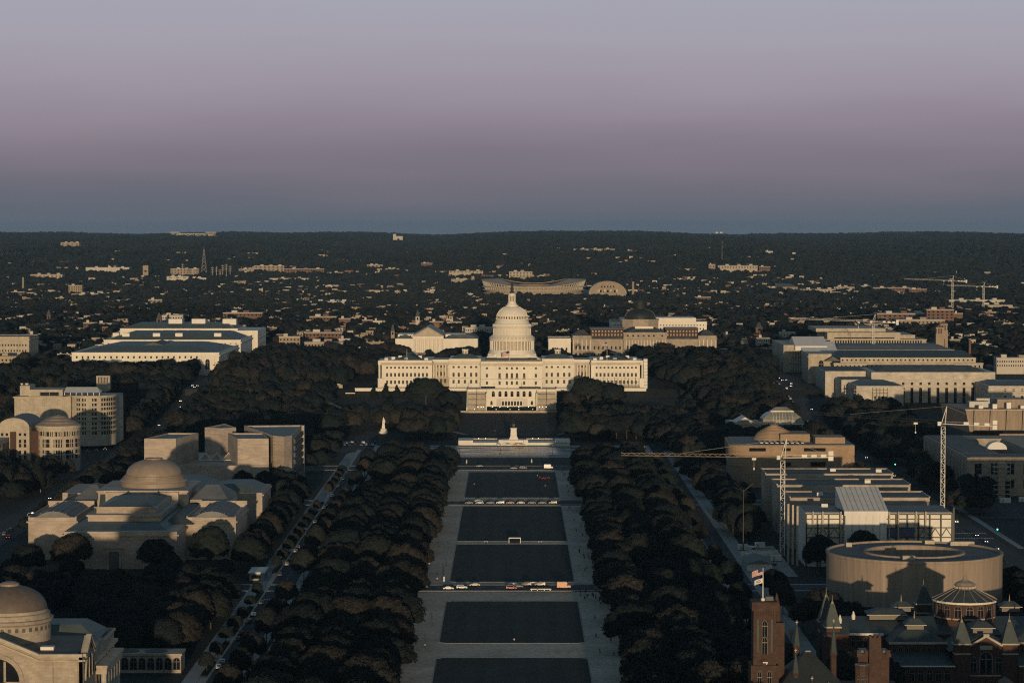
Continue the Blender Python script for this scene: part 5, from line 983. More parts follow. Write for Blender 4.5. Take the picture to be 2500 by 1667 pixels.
# ---------------------------------------------------------------- far city
FAR = [
(-1262, -1178, 6930, 13, 29, 'cream', 8, 0, 'school_building', 'long cream building far left among trees'),
(-949, -920, 5660, 5, 29, 'tan', 6, 6, 'apartment_block', 'pale six-storey apartment block with window rows at far left'),
(-905, -841, 5460, 5, 16, 'white', 9, 1, 'low_building', 'low white building beside the pale apartment block'),
(-1178, -1058, 7310, 27, 41, 'white', 0, 0, 'warehouse', 'long thin white warehouse on the far left skyline'),
(-1586, -1521, 9300, 71, 97, 'tan', 4, 4, 'hospital', 'far tan hospital complex below the left horizon'),
(-1555, -1515, 9480, 71, 83, 'brick', 0, 0, 'low_building', 'low brown annex right of the far tan hospital'),
(-876, -821, 6710, 11, 28, 'white', 3, 1, 'hall', 'bright white square hall by the thin pylons'),
(-915, -840, 7090, 21, 41, 'tan', 9, 3, 'long_block', 'tan long block above the bright white hall'),
(-827, -783, 6770, 13, 23, 'white', 0, 0, 'tank_farm_building', 'low white sheds right of the bright white hall'),
(-398, -344, 3640, 21, 37, 'brick', 10, 1, 'school_building', 'brick school with wide white roof band behind left offices'),
(-740, -676, 7160, 24, 39, 'tan', 5, 1, 'low_building', 'tan low range at left, far beyond the brick school'),
(-457, -430, 3450, 22, 40, 'white', 8, 2, 'ornate_building', 'white ornate building with rooftop balustrade above the left offices'),
(-630, -610, 3790, 19, 30, 'cream', 5, 0, 'rowhouse_block', 'cream roofed block left of the ornate white building'),
(-540, -524, 3330, 22, 35, 'brick', 4, 1, 'apartment_house', 'red brick apartment house left of the senate offices'),
(-529, -509, 3360, 22, 33, 'tan', 4, 1, 'apartment_house', 'tan flat-roofed house beside the red brick apartment house'),
(-674, -649, 4900, 6, 20, 'tan', 3, 1, 'low_building', 'tan stepped building in trees above the left offices'),
(-1046, -1018, 5520, 5, 19, 'brick', 3, 1, 'apartment_house', 'small brick block near the left edge among trees'),
(-1014, -996, 5710, 5, 13, 'white', 0, 0, 'low_building', 'tiny white flat roof left of the apartment block'),
(-566, -549, 3080, 22, 31, 'brick', 4, 1, 'rowhouse_block', 'brick rowhouses just behind the tan office at the left edge'),
(-698, -617, 7160, 24, 48, 'tan', 7, 4, 'hospital', 'large tan many-windowed hospital left of centre'),
(-610, -503, 7080, 22, 41, 'brick', 14, 3, 'apartment_row', 'long brown apartment row with bays right of the tan hospital'),
(-371, -298, 4850, 7, 18, 'white', 0, 0, 'warehouse', 'long white windowless hall in the trees left of centre'),
(-272, -236, 3550, 21, 35, 'brick', 8, 2, 'school_building', 'old brick school with white roof line left of centre'),
(-397, -354, 7240, 32, 49, 'tan', 4, 2, 'apartment_house', 'far tan block with red patches left of the dome'),
(-335, -298, 7000, 30, 43, 'cream', 3, 1, 'low_building', 'far cream block left of the dome'),
(-246, -215, 7150, 41, 55, 'brick', 3, 1, 'apartment_house', 'far stepped brick block up the wooded slope'),
(-157, -72, 6580, 28, 44, 'cream', 9, 1, 'school_building', 'cream roofed long school left of the stadium'),
(-146, -90, 6350, 20, 28, 'tan', 0, 0, 'low_building', 'low tan sheds left of the stadium'),
(-224, -209, 3420, 22, 37, 'brick', 0, 0, 'hall', 'plain red brick gabled hall left of the court'),
(-197, -184, 3480, 22, 33, 'brick', 3, 1, 'rowhouse_block', 'red brick houses right of the plain brick hall'),
(-180, -168, 3420, 22, 34, 'white', 3, 1, 'low_building', 'white-banded brick building right of the red brick houses'),
(-246, -224, 2790, 22, 40, 'tan', 6, 2, 'office_block', 'tan stone hotel-like block behind grove left of capitol'),
(-212, -173, 2700, 22, 38, 'tan', 12, 2, 'office_block', 'wide tan stone block with small windows in the grove left of capitol'),
(-235, -193, 3000, 22, 36, 'brick', 10, 1, 'office_block', 'brick block with white roof units behind the wide tan stone block'),
(-190, -178, 2900, 22, 33, 'white', 4, 1, 'rowhouse_block', 'pale blue-shaded rowhouse right of the wide tan stone block'),
(-83, -64, 3370, 22, 35, 'cream', 5, 1, 'apartment_house', 'cream house with chimneys left of the dome'),
(-56, -22, 3140, 22, 36, 'white', 12, 2, 'rowhouse_block', 'white many-windowed row directly left of the dome'),
(-104, -87, 3340, 22, 36, 'brick', 3, 1, 'apartment_house', 'brick corner house behind the court roof'),
(-488, -396, 6990, 23, 33, 'tan', 0, 0, 'low_building', 'low tan industrial range far left of the dome'),
(-326, -274, 5670, 5, 14, 'cream', 5, 0, 'low_building', 'cream low school below the light poles'),
(-615, -474, 6710, 14, 23, 'white', 0, 0, 'retail_sheds', 'white low retail sheds below the brown apartment row'),
(-7, 49, 6380, 26, 46, 'cream', 7, 3, 'apartment_house', 'cream apartment house above the stadium rim'),
(191, 319, 8210, 68, 84, 'cream', 8, 0, 'long_block', 'far cream long building on the wooded ridge right of the dome'),
(352, 370, 8100, 67, 81, 'brick', 0, 0, 'apartment_house', 'tiny red block right of the far cream long building'),
(78, 114, 5730, 8, 18, 'white', 0, 0, 'hall', 'white low hall in front of the stadium'),
(136, 165, 5720, 8, 17, 'brick', 0, 0, 'low_building', 'brick low wing between stadium and armory'),
(255, 289, 5690, 7, 15, 'cream', 0, 0, 'low_building', 'cream low shed right of the armory chimney'),
(348, 378, 5030, 5, 21, 'brick', 5, 2, 'school_building', 'brick and white villa-like school right of the library dome'),
(208, 233, 4830, 7, 17, 'white', 5, 0, 'rowhouse_block', 'white stepped houses left of the library lantern'),
(149, 157, 4320, 13, 25, 'cream', 2, 1, 'house', 'single cream house midway between the two domes'),
(44, 58, 3530, 21, 30, 'cream', 4, 1, 'rowhouse_block', 'pale crowded rowhouses right of the capitol dome'),
(501, 518, 6740, 41, 58, 'tan', 2, 2, 'apartment_house', 'far pale tower-like block at right'),
(521, 621, 6690, 39, 56, 'cream', 14, 2, 'apartment_row', 'far long cream apartment row at right'),
(626, 654, 6700, 38, 53, 'brick', 5, 2, 'apartment_house', 'far red-banded block right of the cream apartment row'),
(562, 574, 5880, 10, 19, 'white', 0, 0, 'low_building', 'small bright white roof in trees at right'),
(262, 276, 2830, 22, 37, 'white', 6, 1, 'rowhouse_block', 'pale shaded rowhouses right of the library'),
(240, 251, 2990, 22, 34, 'cream', 4, 1, 'house', 'cream houses in trees right of the library'),
(580, 635, 5880, 9, 21, 'copper', 6, 0, 'hall', 'hall with green hipped roof far right'),
(625, 702, 5740, 6, 19, 'cream', 9, 0, 'long_block', 'cream low range right of the green hipped roof'),
(715, 760, 5870, 7, 21, 'cream', 6, 1, 'hall', 'cream hall with round dark windows far right'),
(791, 874, 5790, 5, 21, 'brick', 12, 1, 'apartment_row', 'brown brick apartment row left of the far cranes'),
(862, 900, 5740, 5, 19, 'brick', 6, 1, 'apartment_row', 'reddish apartment row under the far cranes'),
(805, 908, 4870, 6, 20, 'white', 10, 0, 'construction_block', 'long white new building at the foot of the far cranes'),
(747, 831, 4330, 12, 23, 'brick', 14, 0, 'long_block', 'long brown low building below the white new building'),
(766, 821, 4340, 12, 27, 'cream', 0, 0, 'long_block', 'cream upper hall above the long brown low building'),
(495, 562, 3580, 21, 38, 'brick', 10, 2, 'school_building', 'banded brick school behind the pale tower crane'),
(549, 585, 3500, 22, 46, 'brick', 6, 3, 'school_building', 'tall brick school block behind the twin church towers'),
(595, 607, 3560, 21, 39, 'brick', 0, 0, 'hall', 'plain dark brick hall right of the tall school block'),
(492, 552, 3370, 22, 37, 'tan', 12, 1, 'long_block', 'greyish gabled long hall in front of the banded brick school'),
(444, 469, 2420, 16, 36, 'white', 12, 2, 'office_block', 'white office block with dark windows at the right edge'),
(474, 485, 2860, 22, 34, 'brick', 4, 1, 'house', 'brick houses right of the church tower'),
(493, 507, 2760, 22, 31, 'tan', 3, 1, 'house', 'tan house in trees near the right edge'),
(734, 835, 6110, 11, 18, 'tan', 0, 0, 'low_building', 'thin tan roof line far right'),
(309, 327, 3050, 22, 34, 'white', 5, 1, 'rowhouse_block', 'white dormered rowhouse left of the overhanging library'),
(559, 593, 5860, 9, 19, 'white', 0, 0, 'low_building', 'bright white shed far right beyond the annex'),
(739, 761, 7720, 73, 82, 'white', 0, 0, 'house', 'tiny white houses on the far right hillside'),
]
cream_w = mat('cream_wall', (.40,.34,.27), .85, .15, .1); tan_w = mat('tan_wall', (.31,.25,.19), .85, .18, .1); white_w = mat('white_wall', (.48,.44,.39), .85, .12, .1); brick_w = mat('brown_brick', (.16,.098,.075), .9, .2, .1, course=(.5,1,.08))
WM = {'cream': cream_w, 'tan': tan_w, 'white': white_w, 'brick': brick_w, 'copper': tan_w}
PANE = MB().box(-.5,.5,-.08,.05,-.5,.5).mesh('far_pane', glass)
for x0, x1, y, z0, z1, m, co, ro, nm, lb in FAR:
    b = thing(nm, lb, 'building', ((x0+x1)/2, y, z0)); d = min(40, max(12, (x1-x0)*.6)); foot(x0-4, x1+4, y-(30 if y < 4500 else 55), y+d+3)
    ob('wall', MB().box(x0, x1, y, y+d, z0-6, z1), WM[m], b)
    if m == 'copper': ob('roof', MB().hip(x0-1, x1+1, y-1, y+d+1, z1, z1+7, (x1-x0)*.3, d*.4), copper, b)
    else:
        ob('roof', MB().box(x0-.4, x1+.4, y-.4, y+d+.4, z1, z1+.8), white_w if m != 'cream' else grey_roof, b); w_ = x1-x0
        for i in range(1+(w_ > 30)+(w_ > 60)): ob('rooftop_hut', MB().box(x0+w_*(.2+.3*i), x0+w_*(.2+.3*i)+min(8, w_*.2), y+d*.3, y+d*.7, z1+.8, z1+3.6), white_w if i % 2 == 0 else WM[m], b)
    h = z1-z0
    for j in range(ro):
        for i in range(co): put('window', PANE, b, (x0+(x1-x0)*(i+.5)/co, y, z1-2.6-j*min(3.8, h/(ro+.5))), 0, ((x1-x0)/co*.42, 1, 1.7))
    if co and not ro:
        for i in range(co): ob('bay', MB().box(x0+(x1-x0)*(i+.3)/co, x0+(x1-x0)*(i+.6)/co, y-.5, y, z0, z1-2), WM['brick' if m != 'brick' else 'tan'], b)
def farthing(nm, lb, cat, loc, parts):
    b = thing(nm, lb, cat, loc); foot(loc[0]-8, loc[0]+8, loc[1]-25, loc[1]+10)
    for n_, mb, m in parts: ob(n_, mb, m, b)
    return b
for x, y, z0, zt, lb in ((422.8,2610,22,60,'front of two tan church bell towers at right'),(441.4,2700,22,60,'rear of two tan church bell towers at right')):
    farthing('bell_tower', lb, 'tower', (x,y,z0), [('shaft', MB().box(x-4,x+4,y,y+8,z0,zt-9), tan_w),('belfry', MB().box(x-3.4,x-1.6,y+.4,y+7.6,zt-9,zt-4).box(x-.6,x+.6,y+.4,y+7.6,zt-9,zt-4).box(x+1.6,x+3.4,y+.4,y+7.6,zt-9,zt-4).box(x-4,x+4,y,y+8,zt-4,zt-2.6), tan_w),('roof', MB().hip(x-4,x+4,y,y+8,zt-2.6,zt,3.6,3.6), brick_w)])
for x, y, z0, zt, r_, lb in ((445.4,2570,22,47,1.4,'slender brick chimney near the right edge'),(-1101.7,5960,5,40,2.6,'tall tan chimney far left above trees'),(242.6,5300,8,44,3,'square tan chimney right of the vaulted armory')):
    farthing('chimney', lb, 'chimney', (x,y,z0), [('stack', MB().cyl(x,y,r_,z0,zt,10,r1=r_*.75), brick_w if x > 400 else tan_w),('rim', MB().cyl(x,y,r_*.95,zt,zt+1,10), tan_w)])
for x, y, z0, zt, w_, lb, m in ((-120.4,3370,22,50,5,'white clock tower with pointed roof left of the dome',white_w),(-618.9,3530,21,45,5,'brick church with small spire far left',brick_w),(-444.9,3330,22,48,6,'square brown tower above the left offices',brick_w),(290.9,3110,22,44,8,'red brick church gable right of the library',brick_w),(-133.6,2960,22,47,4,'dark thin church spire left of the court',tan_w),(-960.2,6930,15,53,14,'grey block tower far left by the pylons',tan_w)):
    farthing('tower', lb, 'tower', (x,y,z0), [('shaft', MB().box(x-w_/2,x+w_/2,y,y+w_,z0,zt-(zt-z0)*.3), m),('roof', MB().hip(x-w_/2-.3,x+w_/2+.3,y-.3,y+w_+.3,zt-(zt-z0)*.3,zt,w_*.45,w_*.45) if w_ < 14 else MB().box(x-w_/2,x+w_/2,y,y+w_,zt-(zt-z0)*.3,zt), slate if w_ < 14 else m),('louvre', MB().box(x-w_*.2,x+w_*.2,y-.15,y,zt-(zt-z0)*.45,zt-(zt-z0)*.34), glass)])
for i, (cx_, yt, yb) in enumerate(((1640,380,545),(1735,430,545),(1905,410,545),(1943,405,545),(1975,430,545),(2000,392,545),(2030,385,545),(2065,398,545))):
    x = (cx_/3.675-1250)/6457*6900; zt = 158-((540+yt/3.675)-550)/6457*6900
    t = farthing('transmission_pole', f'{ordw(i+1)} slim white power pole from the left in the far cluster', 'pole', (x,6900,14), [('pole', MB().cyl(x,6900,.9,8,zt,6,r1=.5), white_w)]); t['group'] = 'white power poles far left'
    for k in range(3): ob('crossarm', MB().box(x-4,x+4,6899.7,6900.3,zt-3-k*5,zt-2.5-k*5), white_w, t)
def lattice(lb, x, y, z0, zt, w_):
    m = MB()
    for s in (-1,1):
        for u in (-1,1): m.bar((x+s*w_,y+u*w_,z0),(x+s*w_*.1,y+u*w_*.1,zt),.12+.04*w_)
    for k in range(8):
        f = lambda t: w_*(1-.9*t); a, c = k/8, (k+1)/8; m.bar((x-f(a),y-f(a),z0+(zt-z0)*a),(x+f(c),y-f(c),z0+(zt-z0)*c),.08+.03*w_).bar((x+f(a),y-f(a),z0+(zt-z0)*a),(x-f(c),y-f(c),z0+(zt-z0)*c),.08+.03*w_)
    farthing('lattice_mast', lb, 'mast', (x,y,z0), [('lattice', m, steel),('antenna', MB().cyl(x,y,.2,zt,zt+6,6), steel)])
lattice('tall steel lattice mast among the far pylons', -823, 7070, 15, 94, 9); lattice('thin lone mast on the wooded ridge at right', 566, 7130, 50, 110, 1.2)
# stadium with waving rim, armory, far stadium
foot(-72,168,5460,5740)
b = thing('waving_stadium', 'round stadium with a waving pale roof rim behind the capitol dome', 'stadium', (46,5600,5))
n_ = 72; V = []; Vw = []
for i in range(n_):
    t = 2*math.pi*i/n_; zt = 36+6.5*math.cos(2*t)+1.5*math.sin(t)
    for r_, dz in ((111,0),(111,1.6),(74,3.4),(74,2.4)): V.append((46+r_*math.cos(t), 5600+r_*math.sin(t), zt+dz))
ob('roof_rim', MB().add(V, [(4*i+k, 4*((i+1) % n_)+k, 4*((i+1) % n_)+(k+1) % 4, 4*i+(k+1) % 4) for i in range(n_) for k in range(4)]), cream_w, b, False)
ob('seating_bowl', MB().lathe([(62,6),(100,26),(104,30),(100,6)], 60, 46, 5600), tan_w, b)
for i in range(44):
    t = math.pi+math.pi*(i+.5)/44; zt = 36+6.5*math.cos(2*t)+1.5*math.sin(t); ob('raking_column', MB().bar((46+97*math.cos(t),5600+97*math.sin(t),8),(46+109*math.cos(t),5600+109*math.sin(t),zt),1.6,2.2), white_w, b)
for z in (14, 21, 28): ob('concourse_band', MB().lathe([(101+z*.25,z),(103+z*.25,z),(103+z*.25,z+2.6),(101+z*.25,z+2.6)], 60, 46, 5600), cream_w, b)
foot(150,250,5285,5400)
b = thing('vaulted_armory', 'tan armory with a wide arched front and barrel roof', 'armory', (192,5300,8))
P_ = [(192-36*math.cos(math.pi*i/16), 20+24.5*math.sin(math.pi*i/16)) for i in range(17)]
ob('arched_front', MB().add([(x,5300,z) for x, z in P_]+[(x,5301.5,z) for x, z in P_]+[(228,5300,4),(156,5300,4)], [tuple(range(17))+(34,35), tuple(range(33,16,-1))]+[(i,17+i,18+i,i+1) for i in range(16)]), tan_w, b)
ob('barrel_roof', MB().add([(192+(x-192)*1.03,y,z+.8) for y in (5299,5380) for x, z in P_], [(i,17+i,18+i,i+1) for i in range(16)]), lead_dome, b)
ob('rim', MB().add([(192+(x-192)*k,5299.4,20+(z-20)*k+.4) for k in (1.0,1.05) for x, z in P_], [(i,i+1,18+i,17+i) for i in range(16)]), cream_w, b)
for i in range(5): put('window', PANE, b, (192-14+i*7, 5299.9, 26), 0, (3.6,1,5)); put('window', PANE, b, (192-12+i*6, 5299.9, 35), 0, (2.4,1,3.4))
for i in range(4): put('bright_panel', MB().box(-2,2,-.3,0,-2.4,2.4).mesh('bright_panel', white_w) if i == 0 else bpy.data.meshes['bright_panel'], b, (174+i*12, 5299.8, 27))
b = thing('distant_stadium', 'pale open-ribbed stadium on the far left horizon', 'stadium', (-1663,13800,95))
for i in range(34):
    x = -1775+i*6.8; e = 1 if i < 8 or i > 25 else .72
    ob('rib', MB().bar((x,13800,96),(x+(4 if i > 17 else -4),13796,97+26*e),2.2), white_w, b)
ob('upper_rim', MB().box(-1785,-1735,13797,13801,119,123).box(-1600,-1541,13797,13801,119,123).box(-1735,-1600,13797,13801,112,116), white_w, b); ob('base', MB().box(-1792,-1535,13802,13860,84,104), tan_w, b)
for x in (-1745,-1582): ob('pylon_block', MB().box(x,x+18,13794,13806,88,112), cream_w, b)
b = thing('distant_plant', 'tiny bright building with a tower on the horizon left of the dome', 'building', (-540,12600,95)); ob('hall', MB().box(-566,-520,12600,12640,88,106), white_w, b); ob('tower', MB().box(-566,-552,12598,12612,88,116), white_w, b)
for i, x in enumerate((1160, 1185)):
    ob('tank', MB().lathe([(.1,112),(7,112),(8,116),(6,120),(.1,121)], 12, x, 15000), white_paint, tag(thing('x', None, None, (x,15000,100)), f'{("left","right")[i]} of two tiny bright white tanks on the right horizon', 'tank') if False else thing('storage_tank', f'{("left","right")[i]} one of two tiny bright tanks on the right horizon', 'tank', (x,15000,100)))
# rowhouses among the trees
house_wall = mat('house_wall', (.4,.3,.2), .85, .12, .1, rnd=('c', [(.42,.37,.31),(.48,.45,.40),(.32,.26,.20),(.14,.08,.062),(.36,.30,.23),(.23,.13,.10),(.45,.40,.35)]))
def house_mesh(nm, kind, seed):
    r_ = random.Random(seed); b = MB()
    if kind == 'row':
        for i in range(3):
            h = 9+r_.uniform(-1,1.4); x = -9+i*6; b.box(x, x+5.96, -5-(.7 if i % 2 else 0), 6, -4, h, 0).box(x, x+5.96, -5.4, -4.6, h, h+.7, 0)
            for z in (2.2, 5.2, 7.6):
                for u in (1.6, 4.2): b.box(x+u-.55, x+u+.55, -5.9, -5.65, z-.9, z+.7, 1)
            b.box(x+1, x+2.4, 0, 1.2, h, h+1.6, 0)
    elif kind == 'gable':
        b.box(-5, 5, -5, 6, -4, 7, 0).gable(-5.4, 5.4, -5.4, 6.4, 7, 11, 'y', 2).box(2.6, 3.6, 0, 1, 9, 12.2, 0)
        b.add([(-5,-5.45,7),(5,-5.45,7),(0,-5.45,10.7)], [(0,1,2)], 0)
        for z in (1.6, 4.8):
            for u in (-3,0,3): b.box(u-.6, u+.6, -5.2, -4.95, z-.8, z+.8, 1)
    else:
        b.box(-10, 10, -6, 8, -4, 11, 0).box(-10.4, 10.4, -6.4, 8.4, 11, 11.7, 0).box(-3, 2, 0, 5, 11.7, 14, 0)
        for z in (2, 5.2, 8.4):
            for u in range(6): b.box(-8.6+u*3.3, -7.2+u*3.3, -6.2, -5.95, z-.9, z+.8, 1)
    return b.mesh(nm, [house_wall, glass, slate])
HM = [house_mesh('rowhouse_a','row',1), house_mesh('rowhouse_b','row',2), house_mesh('gabled_house','gable',3), house_mesh('flat_house','flat',4), house_mesh('rowhouse_c','row',5)]
HN = ['rowhouse','rowhouse','gabled_house','flat_roofed_house','rowhouse']
def zone_of(x, y):
    a = (x/y)*6457+1250
    s = 'behind the left-hand offices' if a < 660 else 'behind the grove left of the court' if a < 960 else 'behind the court and dome' if a < 1340 else 'behind the copper-domed library' if a < 1780 else 'behind the right-hand offices' if a < 2200 else 'toward the right edge'
    return s
hl = []; k = 0
while len(hl) < 300 and k < 6000:
    k += 1; y = 2480+4300*random.random()**1.5; x = random.uniform(-.205, .205)*y
    if blocked(x, y, 12) or (abs(x) < 60 and y < 2900): continue
    if any(abs(x-a) < 24 and abs(y-c) < 40 for a, c in hl): continue
    hl.append((x, y)); i = random.choices(range(5), (3,3,2,2,3))[0]; s = random.uniform(.85,1.15)
    o = link(HN[i], HM[i], None, (x, y, gz(x, y)), random.uniform(-.15,.15), (s,s,s))
    near = 'near' if y < 3500 else 'middle-distance' if y < 4700 else 'far'
    tag(o, f'{near} {HN[i].replace("_"," ")} {zone_of(x, y)}', 'house', f'{near} {HN[i].replace("_"," ")}s {zone_of(x, y)}'); foot(x-11*s, x+11*s, y-22, y+9)
hb = MB()
def tiny(x, y, w_, h, c):
    z = gz(x, y); hb.box(x-w_/2, x+w_/2, y, y+10, z-1, z+h, c).box(x-w_/2-.2, x+w_/2+.2, y-.2, y+10.2, z+h, z+h+.5, random.choice((1,3,3)))
    for zz in (h-2.4, h-5.4):
        for u in (-.25, .25): hb.box(x+u*w_-.6, x+u*w_+.6, y-.12, y, z+zz-.8, z+zz+.8, 4)
    FOOT.append((x-w_/2-2, x+w_/2+2, y-(15 if y < 4300 else 26), y+9))
for k in range(330):         # terraces of small houses along the side streets
    y = 2540+3300*random.random()**1.2; x = random.uniform(-.21, .21)*y; n_ = random.randint(3, 9); dx, dy = random.choice(((1,0),(1,0),(.25,1.6)))
    for q in range(n_):
        w_ = random.uniform(5.5, 9); xx, yy = x+q*7.6*dx, y+q*14*dy*(dy > 0)
        if blocked(xx, yy, 5) or (abs(xx) < 70 and yy < 2900) or (yy < 2950 and -260 < xx < -120): continue
        tiny(xx, yy, w_, random.uniform(8.5, 12.5), random.choice((0,1,1,2,3,3)))
for k in range(170):         # loose clusters on the far slopes
    y = 5600+4300*random.random()**1.7; x = random.uniform(-.205, .205)*y
    if x > .10*y and random.random() < .8: continue
    for q in range(random.randint(2, 8)):
        xx, yy = x+random.gauss(0, 45), y+random.gauss(0, 60); w_ = random.uniform(6, 15) if q else random.uniform(14, 36); z = gz(xx, yy)
        hb.box(xx-w_/2, xx+w_/2, yy, yy+10, z-3, z+random.uniform(8,13)+2, random.choice((0,1,1,2,3)))
stuff(ob('distant_houses', hb, [white_w, cream_w, brick_w, tan_w, glass]), 'countless tiny houses scattered through the far city and wooded slopes', 'houses')
# ---------------------------------------------------------------- planting
CLR = [(-41,41,560,1705),(-106.5,-95,560,1862),(95.5,106.5,560,1862),(-300,260,1138,1161),(-300,260,1491,1517),(-300,260,1703,1740),(-271,-254,1000,2900),(223,243,1000,2420),(-37,37,1735,2200),(-100,100,1740,1925),(-140,-100,1880,1945),(-116,-80,1880,2008),(-139,124,2196,2300),(-60,60,2300,2470)]
def clear(x, y, pad=3): return not any(a-pad < x < b+pad and c-pad < y < d+pad for a, b, c, d in CLR) and not blocked(x, y, pad)
def add(x, y, h, r_, kind, nm, lb, gp, vis=True): TREES.append((x, y, h, r_, kind, nm, lb, gp, vis))
rows = {-46:'innermost', -61:'second', -76:'third', -93:'outermost', 46:'innermost', 61:'second', 76:'third', 93:'outermost'}
for xr, rn in rows.items():
    n_ = 0; sd = 'left' if xr < 0 else 'right'; out = abs(xr) == 93; sp = 44 if out else 23
    for y in np.arange(420, 1700, sp):
        x = xr+random.uniform(-2,2)*(.4 if out else 1); yy = y+random.uniform(-3.5,3.5)+{61: 8, 76: 15}.get(abs(xr), 0)
        if any(a-7 < yy < b+7 for a, b in ((1141,1158),(1494,1514),(1707,1734))) or random.random() < .06 or (xr == -61 and 1040 < yy < 1100): continue
        vis = yy > 850+abs(x)*.2; n_ += vis; s = random.uniform(.84,1.14)+(.06 if yy < 850 else 0)
        if out: s *= .72
        add(x, yy, 18.5*s, (9.4 if not out else 4.8)*random.uniform(.82,1.15), 'hi', 'elm_tree', f'{ordw(max(n_,1))} elm from the front in the {rn} row {sd} of the lawns', f'elm rows {sd} of the lawns', vis)
for i, y in enumerate(range(930, 1690, 31)):
    if 1130 < y < 1185 or 1480 < y < 1530: continue
    add(-108, y, random.uniform(5.5,7.5), random.uniform(2.2,3), 'hi', 'small_street_tree', f'{ordw(i+1)} small tree from the front in the strip beside the left drive', 'small trees beside the left drive')
def slope_h(x, y): return 1 if y < 2035 or abs(x) > 150 else .5
def grove(x0, x1, y0, y1, sp, h0, h1, lb, gp, kind='mid', nm='shade_tree', vis=True, dens=1.0, fn=None):
    for y in np.arange(y0, y1, sp):
        for x in np.arange(x0, x1, sp):
            xx, yy = x+random.uniform(-.45,.45)*sp, y+random.uniform(-.45,.45)*sp
            if random.random() > dens or not clear(xx, yy) or (fn and not fn(xx, yy)): continue
            h = random.uniform(h0, h1)*(slope_h(xx, yy) if 1950 < yy < 2200 else 1); kd = kind
            if kind == 'mid' and random.random() < .12: kd = 'tall'
            add(xx, yy, h, h*random.uniform(.42,.56) if kd != 'tall' else h*.26, kd, nm, lb, gp, vis)
grove(-236,-121,1110,1196,15,7,11,'low garden tree close to the front of the marble gallery','low trees before the marble gallery','hi', dens=.55, fn=lambda x, y: not (-192 < x < -170 and y > 1140))
grove(-236,-121,945,1110,14,13,16.5,'dark garden tree in the grove before the long marble gallery','garden grove before the marble gallery','hi')
grove(-132,-119,905,1130,15,11,16,'tree lining the left drive near the garden pavilion','trees along the left drive','hi', dens=.8)
for i, y in enumerate(np.arange(1205, 1490, 15.5)): add(-120.5+random.uniform(-1.5,1.5), y+random.uniform(-3,3), random.uniform(13,18), random.uniform(5.5,8), 'hi', 'shade_tree', f'{ordw(i+1)} tree from the front between the marble gallery and the left drive', 'trees beside the marble gallery')
grove(-152,-124,1456,1556,12,13,18,'tree between the long gallery and the angular gallery','trees between the galleries')
grove(-129,-117,1560,1860,13,10,16,'tree right of the angular gallery along the left drive','trees beside the angular gallery')
grove(-250,-150,1672,1860,14,12,18,'tree behind the angular gallery','trees behind the angular gallery')
grove(-320,-238,1480,1690,13,12,17,'tree in the dark mass below the round courthouse wing','trees below the courthouse')
grove(-250,-238,1200,1480,14,9,13,'street tree left of the long marble gallery','trees left of the marble gallery', dens=.6)
grove(-248,-40,1925,2195,13,13,19,'park tree on the slope left of the capitol lawn','trees left of the capitol lawn', fn=lambda x, y: not (-150 < x < -60 and y > 2085) and not (abs(x) < 46 and y < 2060 and y > 2040))
grove(40,222,1925,2195,13,13,19,'park tree on the slope right of the capitol lawn','trees right of the capitol lawn', fn=lambda x, y: not (88 < x < 140 and y > 2100))
grove(-440,-278,1935,2270,14,16,21,'tree in the dense park below the left-hand offices','trees in the left park')
grove(-440,-278,2270,2394,14,12,16,'lower tree in front of the left-hand offices','trees before the left offices')
grove(-252,-122,2200,2620,14,15,20,'tree in the grove left of the capitol wing','grove left of the capitol wing')
grove(126,248,2205,2590,14,15,20,'tree in the grove right of the capitol wing','grove right of the capitol wing')
grove(-60,60,2475,2600,15,12,17,'tree between the capitol and the court','trees behind the capitol')
grove(110,222,1742,1905,13,13,19,'tree left of the glass conservatory','trees left of the conservatory')
grove(108,124,1480,1740,13,12,16,'tree along the right drive beside the honey-coloured museum','trees beside the curving museum')
grove(208,222,1440,1740,13,10,15,'tree right of the honey-coloured museum','trees right of the curving museum')
grove(246,264,1440,1900,13,11,16,'tree before the grey federal block','trees before the federal block')
grove(250,300,1714,1770,13,11,15,'tree between the federal block and the concrete building','trees beside the concrete building')
grove(246,300,1905,2095,13,12,18,'tree below the broad marble office at right','trees below the right offices')
grove(107,126,1330,1480,13,12,17,'tree left of the stone museum blocks','trees left of the air museum','hi')
grove(107,124,830,1010,13,11,16,'tree between the right drive and the brick hall','trees beside the brick hall','hi', dens=.7)
grove(204,219,1000,1210,13,10,14,'tree right of the drum-shaped museum','trees right of the ring museum','hi')
grove(112,126,1030,1180,15,9,13,'small tree beside the works yard','trees beside the works yard','hi', dens=.45)
